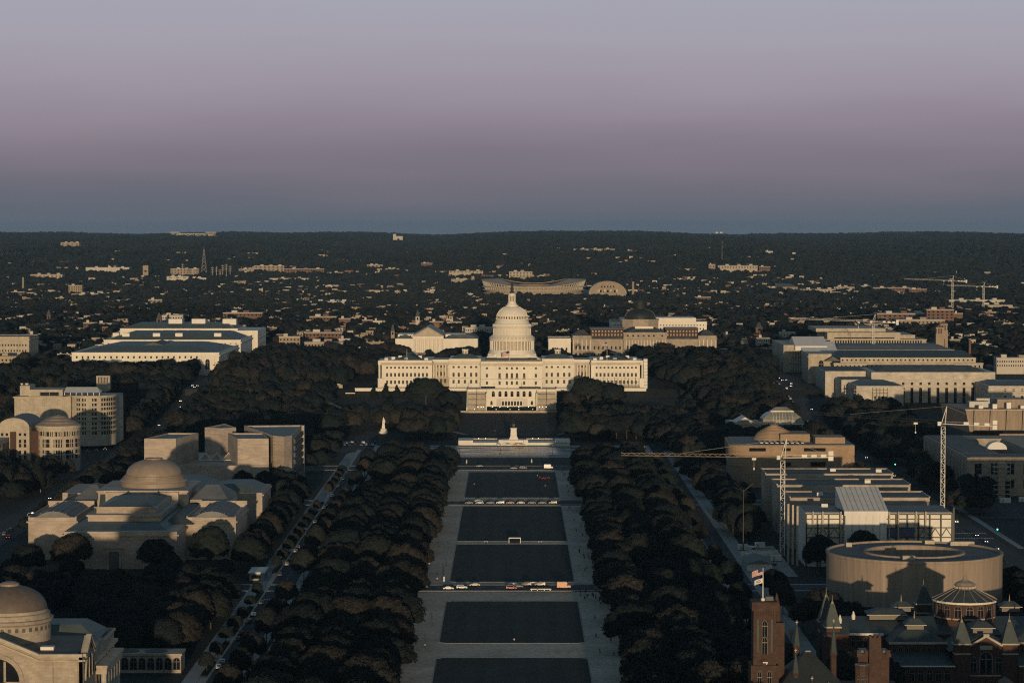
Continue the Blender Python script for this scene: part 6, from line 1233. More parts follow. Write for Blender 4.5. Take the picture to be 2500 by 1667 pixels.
for x, y, h, r_, lb in ((-199,1192,19,9,'large round tree at left before the marble gallery door'),(-161,1188,17,8,'bushy tree just right of the marble gallery door'),(-137,1196,22,9,'tall dark tree at the right end of the marble gallery front'),(-217,1182,15,8,'tree at the left end of the marble gallery front'),(140,1196,17,7.5,'dark tree before the white panels of the stripped museum'),(148,1190,14,6,'smaller dark tree beside the one before the white panels'),(160,1200,19,8,'dark tree before the white tent of the stripped museum'),(120,1016,18,8,'large tree left of the drum-shaped museum'),(128,1004,15,7,'tree in front of the drum-shaped museum at its left'),(141,1012,10,7,'low round tree before the drum-shaped museum'),(-70,2140,24,13,'largest dark tree left of the capitol stairs'),(-50,2120,20,9,'dark tree beside the largest one left of the stairs'),(-58,2188,13,7,'dark tree against the left terrace'),(62,2150,24,14,'largest dark tree right of the capitol stairs'),(82,2140,19,10,'dark tree right of the largest one by the stairs'),(48,2110,18,8,'tree nearest the lawn right of the stairs'),(-44,2600,17,12,'wide dark tree before the temple-front court'),(-62,2606,15,9,'dark tree left of the wide one before the court'),(150,2560,20,12,'dark tree before the tan library at right'),(172,2565,19,12,'wide dark tree right of the tan library front'),(-112,2590,20,13,'dark tree left of the temple-front court'),(96,2575,13,9,'dark tree before the tan library at left')):
    add(x, y, h, r_, 'hi' if y < 1300 else 'mid', 'shade_tree', lb, None)
for i, (x, y, h) in enumerate(((-115,2197,10),(-105,2197,12),(-96,2198,10.5),(-87,2198,11),(-81,2199,8))): add(x, y, h, h*.36, 'cone', 'conifer_tree', f'{ordw(i+1)} dark conifer from the left against the left terrace wall', 'conifers against the terrace wall')
for i, (x, y, h) in enumerate(((60,2050,12),(72,2046,13),(95,2040,11),(118,2030,10),(134,2036,11),(52,2066,12),(150,2028,9))): add(x, y, h, h*.3, 'cone', 'conifer_tree', f'{ordw(i+1)} pointed young tree from the front right of the lawn', 'pointed trees right of the lawn')
for i, (x, y, h) in enumerate(((-160,2010,9),(-148,2012,9),(-136,2008,8),(-182,2016,9))): add(x, y, h, h*.34, 'cone', 'conifer_tree', f'{ordw(i+1)} small pointed tree left of the slim white monument', 'pointed trees by the white monument')
for i, (x, y) in enumerate(((-212,1060),(-128,1010),(-150,1075),(-186,1120),(270,1532),(285,1531))): add(x, y, 15, 4.4, 'cone', 'conifer_tree', ('dark conifer in the gallery garden' if x < 0 else 'dark conifer before the grey federal block'), 'garden conifers' if x < 0 else 'conifers before the federal block')
# street trees of the city blocks and park trees out of the frame cast their shade into it
grove(-240,-112,420,720,16,19,22,'x','x', vis=False); grove(112,240,420,780,16,19,22,'x','x', vis=False); grove(56,130,640,778,14,17,22,'x','x', vis=False)
for y in np.arange(2480, 4300, 15.5):
    for x in np.arange(-.22*y, .22*y, 15.5):
        xx, yy = x+random.uniform(-7,7), y+random.uniform(-7,7)
        if not clear(xx, yy, 2) or random.random() < .10: continue
        h = random.uniform(8, 14.5); add(xx, yy, h, h*random.uniform(.42,.58), 'mid', 'city_tree', 'x', 'x', False)
def ind(t):
    x, y, h, r_, kind, nm, lb, gp, vis = t; z = gz(x, y)
    o = thing(nm, lb, 'tree', (x, y, z), random.uniform(0, 6.28), gp)
    i = random.randrange(60)
    if kind == 'cone': me, H0, R0 = CONE[i % 2], 16, 4.2
    elif kind == 'tall': me, H0, R0 = TALL[i % 2], 20, 5
    elif kind == 'hi' or r_/y > .0068: me, H0, R0 = HI[i % 6], 18, 8.2
    else: me, H0, R0 = MID[i % 4], 18, 8
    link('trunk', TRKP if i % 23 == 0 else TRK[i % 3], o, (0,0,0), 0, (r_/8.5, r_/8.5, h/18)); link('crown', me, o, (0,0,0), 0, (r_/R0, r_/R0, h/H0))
mass = []; cnt = {}
for t in sorted(TREES, key=lambda t: -t[3]/t[1]):
    vis = t[8] and abs(t[0])-t[3] < .196*t[1]
    if vis and cnt.get(t[5], 0) < 300: cnt[t[5]] = cnt.get(t[5], 0)+1; ind(t)
    else: mass.append(t)
# the uncounted rest: one mass of trees, instanced on points
def tree_mass(name, label, pts, meshes):
    co = bpy.data.collections.new(name+'_set')
    for i, me in enumerate(meshes): co.objects.link(bpy.data.objects.new(f'{name}_kind_{i:02d}', me))
    me = bpy.data.meshes.new(name); me.from_pydata([p[0] for p in pts], [], [])
    a = me.attributes.new('sc', 'FLOAT_VECTOR', 'POINT'); a.data.foreach_set('vector', np.array([p[1] for p in pts], 'f').ravel())
    a = me.attributes.new('rz', 'FLOAT', 'POINT'); a.data.foreach_set('value', np.array([p[2] for p in pts], 'f'))
    a = me.attributes.new('vi', 'INT', 'POINT'); a.data.foreach_set('value', np.array([p[3] for p in pts], 'i'))
    ng = bpy.data.node_groups.new(name, 'GeometryNodeTree'); ng.interface.new_socket('Geometry', in_out='INPUT', socket_type='NodeSocketGeometry'); ng.interface.new_socket('Geometry', in_out='OUTPUT', socket_type='NodeSocketGeometry')
    N = ng.nodes.new; gi, go, ip, ci = N('NodeGroupInput'), N('NodeGroupOutput'), N('GeometryNodeInstanceOnPoints'), N('GeometryNodeCollectionInfo')
    ci.inputs['Collection'].default_value = co; ci.inputs['Separate Children'].default_value = True; ci.inputs['Reset Children'].default_value = True; ip.inputs['Pick Instance'].default_value = True
    def at(nm, ty): q = N('GeometryNodeInputNamedAttribute'); q.data_type = ty; q.inputs[0].default_value = nm; return q.outputs[0]
    cx_ = N('ShaderNodeCombineXYZ'); K = ng.links.new
    K(gi.outputs[0], ip.inputs['Points']); K(ci.outputs[0], ip.inputs['Instance']); K(at('vi','INT'), ip.inputs['Instance Index']); K(at('rz','FLOAT'), cx_.inputs[2]); K(cx_.outputs[0], ip.inputs['Rotation']); K(at('sc','FLOAT_VECTOR'), ip.inputs['Scale']); K(ip.outputs[0], go.inputs[0])
    o = link(name, me); md_ = o.modifiers.new('scatter', 'NODES'); md_.node_group = ng
    return stuff(o, label, 'trees')
pts = []
for x, y, h, r_, kind, *_ in mass:
    i = random.randrange(4) if kind != 'hi' else 4+random.randrange(6); R0 = 8 if i < 4 else 8.2
    pts.append(((x, y, gz(x, y)), (r_/R0, r_/R0, h/18), random.uniform(0, 6.28), i))
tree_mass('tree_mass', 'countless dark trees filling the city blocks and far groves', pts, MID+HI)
# far woods: clumps, then canopy patches
def clump_mesh(nm, n_, size, r0, h0, seed, nq, q):
    r_ = np.random.default_rng(seed); b = MB()
    for k in range(n_):
        x, y = r_.uniform(-size/2, size/2, 2); r1 = r0*r_.uniform(.7,1.25); h = h0*r_.uniform(.75,1.2); m_ = 9
        pr = [(1.0,.0),(1.05,.35),(.9,.65),(.6,.88),(.2,1.0)]
        J = 1+.22*r_.normal(size=(5, m_))
        vs = [(x+r1*c*J[a][i]*math.cos(2*math.pi*i/m_), y+r1*c*J[a][i]*math.sin(2*math.pi*i/m_), h*(e*.72+.2)+.5*(J[a][i]-1)*h*.5) for a, (c, e) in enumerate(pr) for i in range(m_)]
        b.add(vs, [(a*m_+i, a*m_+(i+1) % m_, (a+1)*m_+(i+1) % m_, (a+1)*m_+i) for a in range(4) for i in range(m_)]+[tuple(4*m_+i for i in range(m_))])
        for _ in range(nq):
            t, e = r_.uniform(0, 6.28), r_.uniform(.1, 1.5); p = np.array([x+r1*math.cos(t)*math.cos(e)*1.05, y+r1*math.sin(t)*math.cos(e)*1.05, h*(.22+.75*math.sin(e))]); u, v = r_.normal(size=3)*q, r_.normal(size=3)*q
            b.add([p-u, p+v, p+u, p-v], [(0,1,2,3)])
    return b.mesh(nm, leaf_far)
C1 = [clump_mesh(f'clump{i}', 5, 26, 7, 12.5, 80+i, 60, 1.1) for i in range(4)]
C2 = [clump_mesh(f'patch{i}', 22, 86, 10, 14, 90+i, 26, 1.9) for i in range(4)]
p1, p2 = [], []
for y in np.arange(4300, 7400, 27):
    for x in np.arange(-.22*y, .22*y, 27):
        xx, yy = x+random.uniform(-12,12), y+random.uniform(-12,12)
        if blocked(xx, yy, 8) or random.random() < .12: continue
        s = random.uniform(.75,1.15); p1.append(((xx, yy, gz(xx, yy)), (s,s,s*random.uniform(.8,1.1)), random.uniform(0, 6.28), random.randrange(4)))
for y in np.arange(7400, 17000, 84):
    for x in np.arange(-.225*y, .225*y, 84):
        xx, yy = x+random.uniform(-30,30), y+random.uniform(-30,30)
        if random.random() < .03 or (-1800 < xx < -1520 and 13600 < yy < 13900): continue
        s = random.uniform(.85,1.2); p2.append(((xx, yy, gz(xx, yy)-2), (s,s,s*random.uniform(.8,1.3)), random.uniform(0, 6.28), random.randrange(4)))
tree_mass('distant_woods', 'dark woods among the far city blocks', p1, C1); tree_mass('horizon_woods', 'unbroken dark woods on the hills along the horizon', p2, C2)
# ---------------------------------------------------------------- vehicles
tyre = mat('tyre', (.015,.015,.016), .9, .2, 2); lampw = mat('headlamp', (.8,.8,.75), .3, 0, 1, emit=((1,.93,.8), 7)); lampr = mat('tail_lamp', (.3,.02,.02), .4, 0, 1, emit=((1,.08,.05), 3))
globe_lit = mat('lit_globe', (.8,.8,.75), .4, 0, 1, emit=((1,.88,.66), 5)); green_lit = mat('green_signal', (.05,.4,.3), .4, 0, 1, emit=((.1,1,.7), 5)); red_lit = mat('red_signal', (.4,.05,.05), .4, 0, 1, emit=((1,.15,.1), 8))
PAINT = {k: mat('paint_'+k, c, .35, .05, 1, spec=.5) for k, c in {'white':(.68,.66,.63),'silver':(.36,.37,.38),'black':(.02,.021,.023),'dark blue':(.025,.035,.06),'red':(.30,.03,.03),'tan':(.42,.35,.27),'brown':(.12,.06,.045),'grey':(.12,.125,.13),'orange':(.5,.2,.07)}.items()}
def car_meshes(kind):
    if kind == 'sedan': P_ = [(-2.3,.35),(-2.3,.8),(-1.6,.95),(-.9,1.42),(.55,1.44),(1.2,.98),(2.15,.82),(2.3,.6),(2.3,.35)]; G_ = [(-1.45,.95),(-.85,1.38),(.5,1.4),(1.05,.98)]
    elif kind == 'suv': P_ = [(-2.3,.4),(-2.35,1.1),(-2.1,1.72),(.5,1.75),(1.15,1.1),(2.2,1.0),(2.35,.7),(2.3,.4)]; G_ = [(-2.1,1.12),(-1.95,1.62),(.42,1.65),(.98,1.12)]
    else: P_ = [(-3,.5),(-3,2.9),(1.3,2.9),(1.5,2.4),(2.2,1.4),(3,1.25),(3,.5)]; G_ = [(1.35,1.4),(1.35,2.3),(1.48,2.3),(2.1,1.4)]
    w_ = .92 if kind != 'van' else 1.1; b = MB(); n_ = len(P_)
    b.add([(x,s*w_*(.86 if z > 1.05 and kind != 'van' else 1),z) for s in (-1,1) for x, z in P_], [tuple(range(n_)), tuple(range(2*n_-1,n_-1,-1))]+[(i,n_+i,n_+(i+1) % n_,(i+1) % n_) for i in range(n_)])
    g = MB(); m_ = len(G_)
    for s in (-1,1): g.add([(x,s*(w_*.87+.02) if kind != 'van' else s*(w_+.02),z) for x, z in G_], [tuple(range(m_))])
    if kind != 'van':
        a, c = P_[-5 if kind == 'sedan' else -5], P_[-4]; c5_ = 4 if kind == 'sedan' else 3
        (xa, za), (xb, zb) = P_[c5_], P_[c5_+1]; g.add([(xa+.06,-w_*.75,za-.02),(xa+.06,w_*.75,za-.02),(xb-.05,w_*.8,zb+.1),(xb-.05,-w_*.8,zb+.1)], [(0,1,2,3)])
        (xa, za), (xb, zb) = (P_[2], P_[3]) if kind == 'sedan' else (P_[1], P_[2]); g.add([(xa-.03,-w_*.75,za+.08),(xa-.03,w_*.75,za+.08),(xb-.06,w_*.7,zb-.06),(xb-.06,-w_*.7,zb-.06)], [(0,1,2,3)])
    else: g.add([(1.56,-.95,2.35),(1.56,.95,2.35),(2.25,.95,1.42),(2.25,-.95,1.42)], [(0,1,2,3)])
    return b, g
CB = {}
def car_body(kind, col):
    if (kind, col) not in CB: CB[kind, col] = car_meshes(kind)[0].mesh(f'{kind}_{col}_shell', PAINT[col])
    return CB[kind, col]
CG = {k: car_meshes(k)[1].mesh(k+'_glass', glass) for k in ('sedan','suv','van')}
WH = MB().lathe([(.05,-.1),(.2,-.1),(.34,-.09),(.34,.09),(.2,.1),(.05,.1)], 12)
WHM = bpy.data.meshes.new('wheel'); WHM.from_pydata([(x,z,y) for x, y, z in WH.v], [], WH.f); WHM.materials.append(tyre)
HL = MB().box(0,.06,-.13,.13,-.08,.08).mesh('headlight', lampw); TL = MB().box(-.06,0,-.16,.16,-.08,.08).mesh('tail_light', lampr)
TLO = MB().box(-.06,0,-.16,.16,-.08,.08).mesh('tail_light_off', mat('red_plastic', (.12,.01,.01), .4, .1, 1))
def car(label, kind, col, x, y, rz, z=.03, lit=False, group=None, full=True):
    nm = {'sedan':'car','suv':'car','van':'van'}[kind]; t = thing(nm, label, nm, (x, y, z), rz, group)
    link('body', car_body(kind, col), t); link('windows', CG[kind], t); L_, w_ = (2.3,.9) if kind != 'van' else (3,1.08)
    if full:
        for sx in (-1,1):
            for sy in (-1,1): link('wheel', WHM, t, (sx*L_*.62, sy*(w_-.06), .34))
    for s in (-1,1):
        if lit: link('headlight', HL, t, (L_, s*.6, .68), 0, (1,1,1))
        if lit or full: link('tail_light', TL if lit else TLO, t, (-L_, s*.62, .8))
E0, W0 = 0, math.pi
for a in [('white sedan at the left end of the nearest cross street','sedan','white',-27.6,1143.6,0),('white SUV next to the white sedan on the nearest cross street','suv','white',-21.8,1146,0),('cream sedan on the far side of the nearest cross street','sedan','tan',-16.3,1154.5,W0),('silver sedan in the middle of the nearest cross street','sedan','silver',.4,1155,W0),('black sedan between silver and red cars on the nearest cross street','sedan','black',2.6,1149.8,0),('red hatchback on the nearest cross street','suv','red',-.2,1144.6,0),('brown SUV on the far lane of the nearest cross street','suv','brown',6.2,1155.5,W0),('tan SUV on the far lane of the nearest cross street','suv','tan',12.3,1155.5,W0),('silver car half hidden by trees left of the lawns on the nearest cross street','suv','silver',-43,1144,0),('black car behind the half-hidden silver one left of the lawns','sedan','black',-39,1149,0),('dark sedan on the nearest cross street left of the elm rows','sedan','grey',-90,1145,0),('silver sedan on the nearest cross street right of the elm rows','sedan','silver',89,1150,0),('police-style white car right of the elm rows on the nearest cross street','sedan','white',112,1150,W0)]: car(a[0], a[1], a[2], a[3], a[4], a[5])
car('white and orange food truck on the nearest cross street','van','orange',22.6,1147,0); car('tan bus passing behind trees on the nearest cross street left of the lawns','van','tan',-70,1148,0)
for i, (x, k, c) in enumerate(((-24.4,'sedan','black'),(-18.4,'sedan','silver'),(-12.3,'sedan','black'),(-6.7,'suv','white'),(-1,'sedan','red'),(5,'sedan','tan'),(11.3,'sedan','black'),(17.2,'sedan','black'),(23.2,'suv','tan'))): car(f'{ordw(i+1)} car from the left in the row parked on the middle cross street', k, c, x, 1497.5, W0)
car('grey car behind the parked row on the middle cross street','sedan','silver',-19,1508,0)
for a in (('dark car with a light on the far cross street at left','sedan','black',-21.3,1727,W0),('black sedan on the far cross street right of centre','sedan','black',1.2,1712,0),('grey SUV beside the black sedan on the far cross street','suv','grey',7.3,1714,0)): car(*a)
car('white truck on the far cross street near the right walk','van','white',23.8,1714,0)
for i, (x, c) in enumerate(((-8.6,'white'),(-2.3,'white'),(3,'orange'),(7,'tan'))): car(f'{ordw(i+1)} small cart from the left before the memorial terrace', 'suv', c, x, 1890, random.choice((0,W0)), .32, full=False)
ys_ = [925,938,951,964,1003,1016,1029,1047,1066,1085,1100,1188,1200,1225,1240,1262,1275,1290,1330,1345,1400,1440,1470,1535,1560,1590,1640]
cols = ['black','white','silver','grey','dark blue','black','silver']
for i, y in enumerate(ys_): car('car parked in the line along the left drive', ('sedan','suv')[i % 2], cols[i % 7], -104.6 if i % 3 else -96.9, y, math.pi/2, .05, False, 'cars parked along the left drive', y < 1300)
for i in range(22):
    x, y = -142+(i % 11)*4.2+random.uniform(-.5,.5), 1893+(i//11)*20+random.uniform(-2,2); car('car parked on the drive behind the slim white monument', ('sedan','suv')[i % 2], cols[(i*3) % 7], x, y, math.pi/2+.3, .2, False, 'cars near the white monument', False)
for i in range(44):
    y = 1250+1150*random.random(); s = i % 2; x = -263+(4+4.5*(i % 3 == 0))*(1 if s else -1); car('car with lit lamps in the traffic on the left avenue', ('sedan','suv')[i % 2], cols[i % 7], x, y, -math.pi/2 if s == 0 else math.pi/2, gz(x, y)+.6 if y > 1860 else .05, s == 0 or i % 3 == 0, 'traffic on the left avenue', False)
for i in range(60):
    y = 1200+1150*random.random()**.8; s = i % 2; x = 233+(3.5+4*(i % 3 == 0))*(-1 if s else 1); car('car with lit lamps in the traffic on the right avenue', ('sedan','suv')[i % 2], cols[(i*2) % 7], x, y, -math.pi/2 if s == 0 else math.pi/2, gz(x, y)+.4 if y > 1960 else .05, s == 0 or i % 3 == 0, 'traffic on the right avenue', False)
car('white taxi turning at the left junction','sedan','white',-247,1690,.3,.2); 
# ---------------------------------------------------------------- people
skin = mat('skin', (.28,.17,.12), .7, .05, 1); CL = {'dark': mat('dark_cloth', (.018,.02,.024), .9, .2, 3), 'blue': mat('denim', (.03,.045,.08), .9, .2, 3), 'white': mat('white_cloth', (.6,.58,.55), .9, .1, 3), 'red': mat('red_cloth', (.42,.03,.035), .9, .1, 3), 'grey': mat('grey_cloth', (.10,.10,.105), .9, .1, 3)}
hair = mat('hair', (.02,.015,.012), .8, .2, 4)
def person_mesh(nm, stride, top, bottom):
    me = bpy.data.meshes.new(nm+'_skeleton'); s = stride
    J = [((0,0,.95),.15),((0,0,1.2),.145),((0,0,1.42),.15),((0,0,1.52),.065),((0,-.01,1.62),.105),((0,0,1.74),.085),
         ((-.1,0,.9),.10),((-.11,-.18*s,.5),.072),((-.11,-.12*s,.09),.05),((-.11,-.12*s-.12,.04),.045),((.1,0,.9),.10),((.11,.2*s,.5),.072),((.11,.34*s,.1),.05),((.11,.34*s-.12,.05),.045),
         ((-.2,0,1.4),.06),((-.27,.08*s,1.12),.05),((-.26,-.1*s,.88),.038),((-.26,-.13*s,.80),.035),((.2,0,1.4),.06),((.27,-.08*s,1.12),.05),((.26,-.22*s,.92),.038),((.26,-.26*s,.85),.035)]
    Ed = [(0,1),(1,2),(2,3),(3,4),(4,5),(0,6),(6,7),(7,8),(8,9),(0,10),(10,11),(11,12),(12,13),(2,14),(14,15),(15,16),(16,17),(2,18),(18,19),(19,20),(20,21)]
    me.from_pydata([j[0] for j in J], Ed, []); o = bpy.data.objects.new(nm, me); COL.objects.link(o); o.modifiers.new('skin', 'SKIN')
    sv = me.skin_vertices[0].data
    for i, j in enumerate(J): sv[i].radius = (j[1], j[1])
    sv[0].use_root = True; dg = bpy.context.evaluated_depsgraph_get(); out = bpy.data.meshes.new_from_object(o.evaluated_get(dg)); out.name = nm
    bpy.data.objects.remove(o); out.materials.clear()
    for m in (CL[top], CL[bottom], skin, hair): out.materials.append(m)
    for p in out.polygons:
        c = p.center; p.material_index = 3 if c.z > 1.69 or (c.z > 1.58 and c.y > .04) else 2 if c.z > 1.49 or (abs(c.x) > .2 and c.z < 1.1) else 0 if c.z > .95 else 1; p.use_smooth = True
    return out
PM = {(t, bt, s): person_mesh(f'person_{t}_{bt}_{i}', s, t, bt) for i, (t, bt, s) in enumerate((('dark','dark',1),('dark','blue',.2),('white','dark',.9),('red','dark',1),('grey','blue',.8),('blue','dark',.3)))}
PK = list(PM)
def person(label, key, x, y, z=.02, group=None, rz=None):
    o = link('person', PM[key], None, (x, y, z), random.uniform(0, 6.28) if rz is None else rz, (1,1,1)); return tag(o, label, 'person', group)
def crowd(n_, x0, x1, y0, y1, label, group, keys=PK):
    for i in range(n_):
        k = random.choice(keys); person(label.format(k[0]), k, random.uniform(x0, x1), random.uniform(y0, y1), .02, group.format(k[0]))
NR = [k for k in PK if k[0] != 'red']
crowd(16, 31, 39, 1175, 1300, 'person in {} top, right walk by the third lawn', 'walkers in {} on the right walk, third lawn', NR); crowd(9, 31, 39, 1320, 1480, 'person in {} top, right walk by the fourth lawn', 'walkers in {} on the right walk, fourth lawn', NR)
crowd(20, 29, 40, 1112, 1140, 'person in {} top at the crossing on the right walk', 'walkers in {} at the right crossing', NR); crowd(6, 31, 39, 960, 1100, 'person in {} top, right walk by the nearer lawns', 'walkers in {} on the right walk, nearer lawns', NR)
crowd(7, 31, 38, 1535, 1690, 'person in {} top, right walk by the fifth lawn', 'walkers in {} on the right walk, fifth lawn', NR); crowd(8, -39, -30, 1170, 1300, 'person in {} top, left walk by the third lawn', 'walkers in {} on the left walk, third lawn', NR)
crowd(6, -39, -30, 1520, 1690, 'person in {} top, left walk by the fifth lawn', 'walkers in {} on the left walk, fifth lawn', NR); crowd(4, -40, -31, 950, 1120, 'person in {} top, left walk by the nearer lawns', 'walkers in {} on the left walk, nearer lawns', NR); crowd(3, -88, -85, 930, 990, 'person in {} top strolling by the left drive', 'strollers in {} on the left path', NR)
for i in range(9): person('player in red shirt in the cluster on the farthest lawn', ('red','dark',1), 17+i*.8+random.uniform(-.3,.3), 1638+random.uniform(-6,6), .08, 'red players on the farthest lawn')
for lb, x, y in (('person in white top alone on the farthest lawn near its right corner',16,1655),('person in white top standing mid right on the farthest lawn',20,1590),('person in white top at left on the farthest lawn',-23,1600)): person(lb, ('white','dark',.9), x, y, .08)
person('person in white top jogging at the near edge of the second lawn', ('white','dark',.9), .8, 997, .1); person('person in dark clothes by the barrier on the nearest cross street', ('dark','dark',1), 11, 1139, .15)
person('person in white top standing on the capitol lawn', ('white','dark',.9), -13, 2010, gz(-13, 2010))
# ---------------------------------------------------------------- street furniture
LPm = MB().cyl(0,0,.09,0,4,8,r1=.06).cyl(0,0,.2,0,.5,8,r1=.12).mesh('lamp_post', bronze); GLm = MB().lathe([(.05,3.9),(.24,4.05),(.3,4.3),(.22,4.55),(.05,4.65)], 10)
GLO = GLm.mesh('globe_off', frame_w); GLL = GLm.mesh('globe_on', globe_lit)
def lamp(label, x, y, z, group, lit=False, s=1):
    t = thing('street_lamp', label, 'street lamp', (x, y, z), 0, group); link('post', LPm, t, (0,0,0), 0, (s,s,s)); link('globe', GLL if lit else GLO, t, (0,0,0), 0, (s,s,s))
for sd, sx in (('left',-41.8),('right',41.8)):
    for i, y in enumerate(np.arange(905, 1690, 42)):
        if 1136 < y < 1164 or 1488 < y < 1520: continue
        lamp(f'{ordw(i+1)} dark lamp post from the front along the {sd} gravel walk', sx, y, 0, f'lamp posts along the {sd} walk')
for i, x in enumerate((-28,-25.4,-23.6,-16.3,-9.9,-3.4,5.6,13.4,22.4,25,28)): lamp(f'{ordw(i+1)} lit globe lamp from the left at the foot of the capitol stairs', x, 2168, 5.9, 'lit lamps below the stairs', True, .75)
for i, x in enumerate((-30.5,-13,-1.6,5.6,17)): lamp(f'{ordw(i+1)} lit globe lamp from the left on the lawn wall', x, 2156, 5.3, 'lit lamps on the lawn wall', True, .6)
for i, x in enumerate((-24,-19,15,19)): lamp(f'{ordw(i+1)} lamp from the left on the memorial terrace', x, 1903, 1.9, 'memorial terrace lamps', True, .6)
for i, x in enumerate((-72,-36,-8,28,60)): lamp(f'{ordw(i+1)} dark twin lamp from the left along the pool rim', x, 1814, .3, 'lamps along the pool rim', False, 1.5)
for i, x in enumerate((-26.6,-15,-4,8,20,25.6,-46,-36)): lamp(f'{ordw(i+1)} small dark lamp along the capitol terrace front', x, 2209.4, 21.9, 'terrace lamps', False, .9)
def cobra(label, x, y, h, s=1):
    t = thing('street_light', label, 'street light', (x, y, 0), 0, 'curved street lights at the left edge'); ob('mast', MB().cyl(x, y, .16, 0, h-1.5, 8, r1=.1), steel, t)
    a = MB(); P_ = [(x, y, h-1.6),(x-.2*s, y, h-.6),(x-.9*s, y, h-.1),(x-2.2*s, y, h)]
    for p, q in zip(P_, P_[1:]): a.bar(p, q, .14)
    ob('arm', a, steel, t); ob('lamp_head', MB().box(min(x-2.2*s,x-3.1*s), max(x-2.2*s,x-3.1*s), y-.2, y+.2, h-.1, h+.12), globe_lit, t)
cobra('nearest curved street light at the left edge', -247.5, 1345, 11.5, -1); cobra('curved street light behind the nearest one at the left edge', -279, 1420, 11); cobra('middle curved street light left of the marble gallery', -247.5, 1475, 11.5, -1); cobra('farthest curved street light left of the marble gallery', -279, 1560, 11)
for i in range(5):
    t = thing('twin_lantern', f'{ordw(i+1)} white multi-globe lantern from the left below the curved office building', 'street lamp', (-297+i*4.6, 1770+i*9, .2), 0, 'white lanterns on the left plaza'); X, Y_ = -297+i*4.6, 1770+i*9
    ob('post', MB().cyl(X, Y_, .14, 0, 5, 8), bronze, t)
    for k in (-.9, 0, .9): ob('globe', MB().lathe([(.05,4.6+(k == 0)*.9),(.34,4.9+(k == 0)*.9),(.05,5.3+(k == 0)*.9)], 8, X+k, Y_), white_paint, t)
for i, (x, y) in enumerate(((247,1846),(245,1872),(219,1852),(247,1700),(-249,1700),(246,1335),(220,1512),(-249,1518))):
    t = thing('traffic_light', ('traffic signal showing green beside the right avenue' if x > 0 else 'traffic signal showing green beside the left avenue'), 'traffic light', (x, y, 0), 0, 'signals on the right avenue' if x > 0 else 'signals on the left avenue'); ob('post', MB().cyl(x, y, .1, 0, 4.6, 8), bronze, t); ob('housing', MB().box(x-.25, x+.25, y-.2, y+.2, 3.6, 4.9), bronze, t); ob('lens', MB().box(x-.28, x+.28, y-.3, y-.2, 3.9, 4.5), green_lit, t)
fr = thing('white_frame_booth', 'white open-fronted booth on the path between the third and fourth lawns', 'booth', (1.4,1312.5,0)); ob('back_panel', MB().box(-1.3, 4.1, 1313.6, 1313.8, 0, 2.3), glass, fr); ob('canopy', MB().box(-1.6, 4.4, 1311.6, 1314, 2.3, 2.7), white_paint, fr)
for x in (-1.5, 4.2): ob('post', MB().box(x-.15, x+.15, 1311.7, 1312, 0, 2.3), white_paint, fr)
for x, lb in ((-13,'small white cart left of the open-fronted booth'),(14,'white folding table right of the open-fronted booth')):
    t = thing('folding_table', lb, 'table', (x,1312.6,0)); ob('top', MB().box(x-1, x+1, 1312.2, 1313, .75, .85), white_paint, t)
    for u in (-.8,.8): ob('leg', MB().box(x+u-.05, x+u+.05, 1312.5, 1312.7, 0, .75), steel, t)
for x, y, lb in ((9.5,1160.6,'white barrier beside the tan SUV on the nearest cross street'),(12.5,1139.2,'white barrier on the near kerb left of the food truck')):
    t = thing('road_barrier', lb, 'barrier', (x,y,.1)); ob('rail', MB().box(x-4.5, x+4.5, y-.1, y+.1, .6, 1), white_paint, t); [ob('foot', MB().box(x+u-.2, x+u+.2, y-.3, y+.3, .14, .6), white_paint, t) for u in (-4,-1.5,1.5,4)]
def banner(lb, x, y, h=3.2): t = thing('banner_post', lb, 'sign', (x,y,0)); ob('post', MB().box(x-.08, x+.08, y-.08, y+.08, 0, h+.6), bronze, t); ob('panel', MB().box(x-.35, x+.35, y-.06, y+.06, h-2.2, h), white_paint, t)
banner('white sign post at the left corner of the third lawn', -30, 1162); banner('white sign post at the right corner of the third lawn', 30, 1162); banner('white sign post at the left corner of the farthest lawn', -30, 1742); banner('white sign post behind the farthest cross street', 13, 1748)
sg = thing('road_work_sign', 'orange diamond road-work sign beside the brick hall', 'sign', (106.5,1003,0)); ob('post', MB().box(106.4,106.6,1003,1003.1,0,2), bronze, sg); ob('plate', MB().add([(106.5,1002.9,1.6),(107.5,1002.9,2.6),(106.5,1002.9,3.6),(105.5,1002.9,2.6),(106.5,1003,1.6),(107.5,1003,2.6),(106.5,1003,3.6),(105.5,1003,2.6)], [(0,1,2,3),(7,6,5,4),(0,4,5,1),(1,5,6,2),(2,6,7,3),(3,7,4,0)]), PAINT['orange'], sg)
sc_ = thing('steel_sculpture', 'dark arched steel sculpture before the marble gallery door', 'sculpture', (-177,1168,0))
for a in ((-182,-178.5,4.6),(-178.5,-174.5,5.4)):
    n_ = 10; q = MB()
    for i in range(n_):
        t0, t1 = math.pi*i/n_, math.pi*(i+1)/n_; f = lambda t: ((a[0]+a[1])/2-(a[1]-a[0])/2*math.cos(t), 1168, a[2]*math.sin(t)); q.bar(f(t0), f(t1), .9, .5)
    ob('arch', q, bronze, sc_)
ms = thing('starburst_mast', 'tall thin steel mast with a starburst of rods left of the tower crane', 'sculpture', (111.5,1270,0)); ob('mast', MB().cyl(111.5,1270,.32,0,31,10,r1=.14), bronze, ms)
for i in range(9): t = 2*math.pi*i/9; ob('rod', MB().bar((111.5,1270,30),(111.5+5*math.cos(t),1270+4*math.sin(t),31+3.5*math.sin(t*2+1)),.13), bronze, ms)
hd = thing('site_hoarding', 'row of white hoarding panels round the works yard', 'hoarding', (117,1262,0))
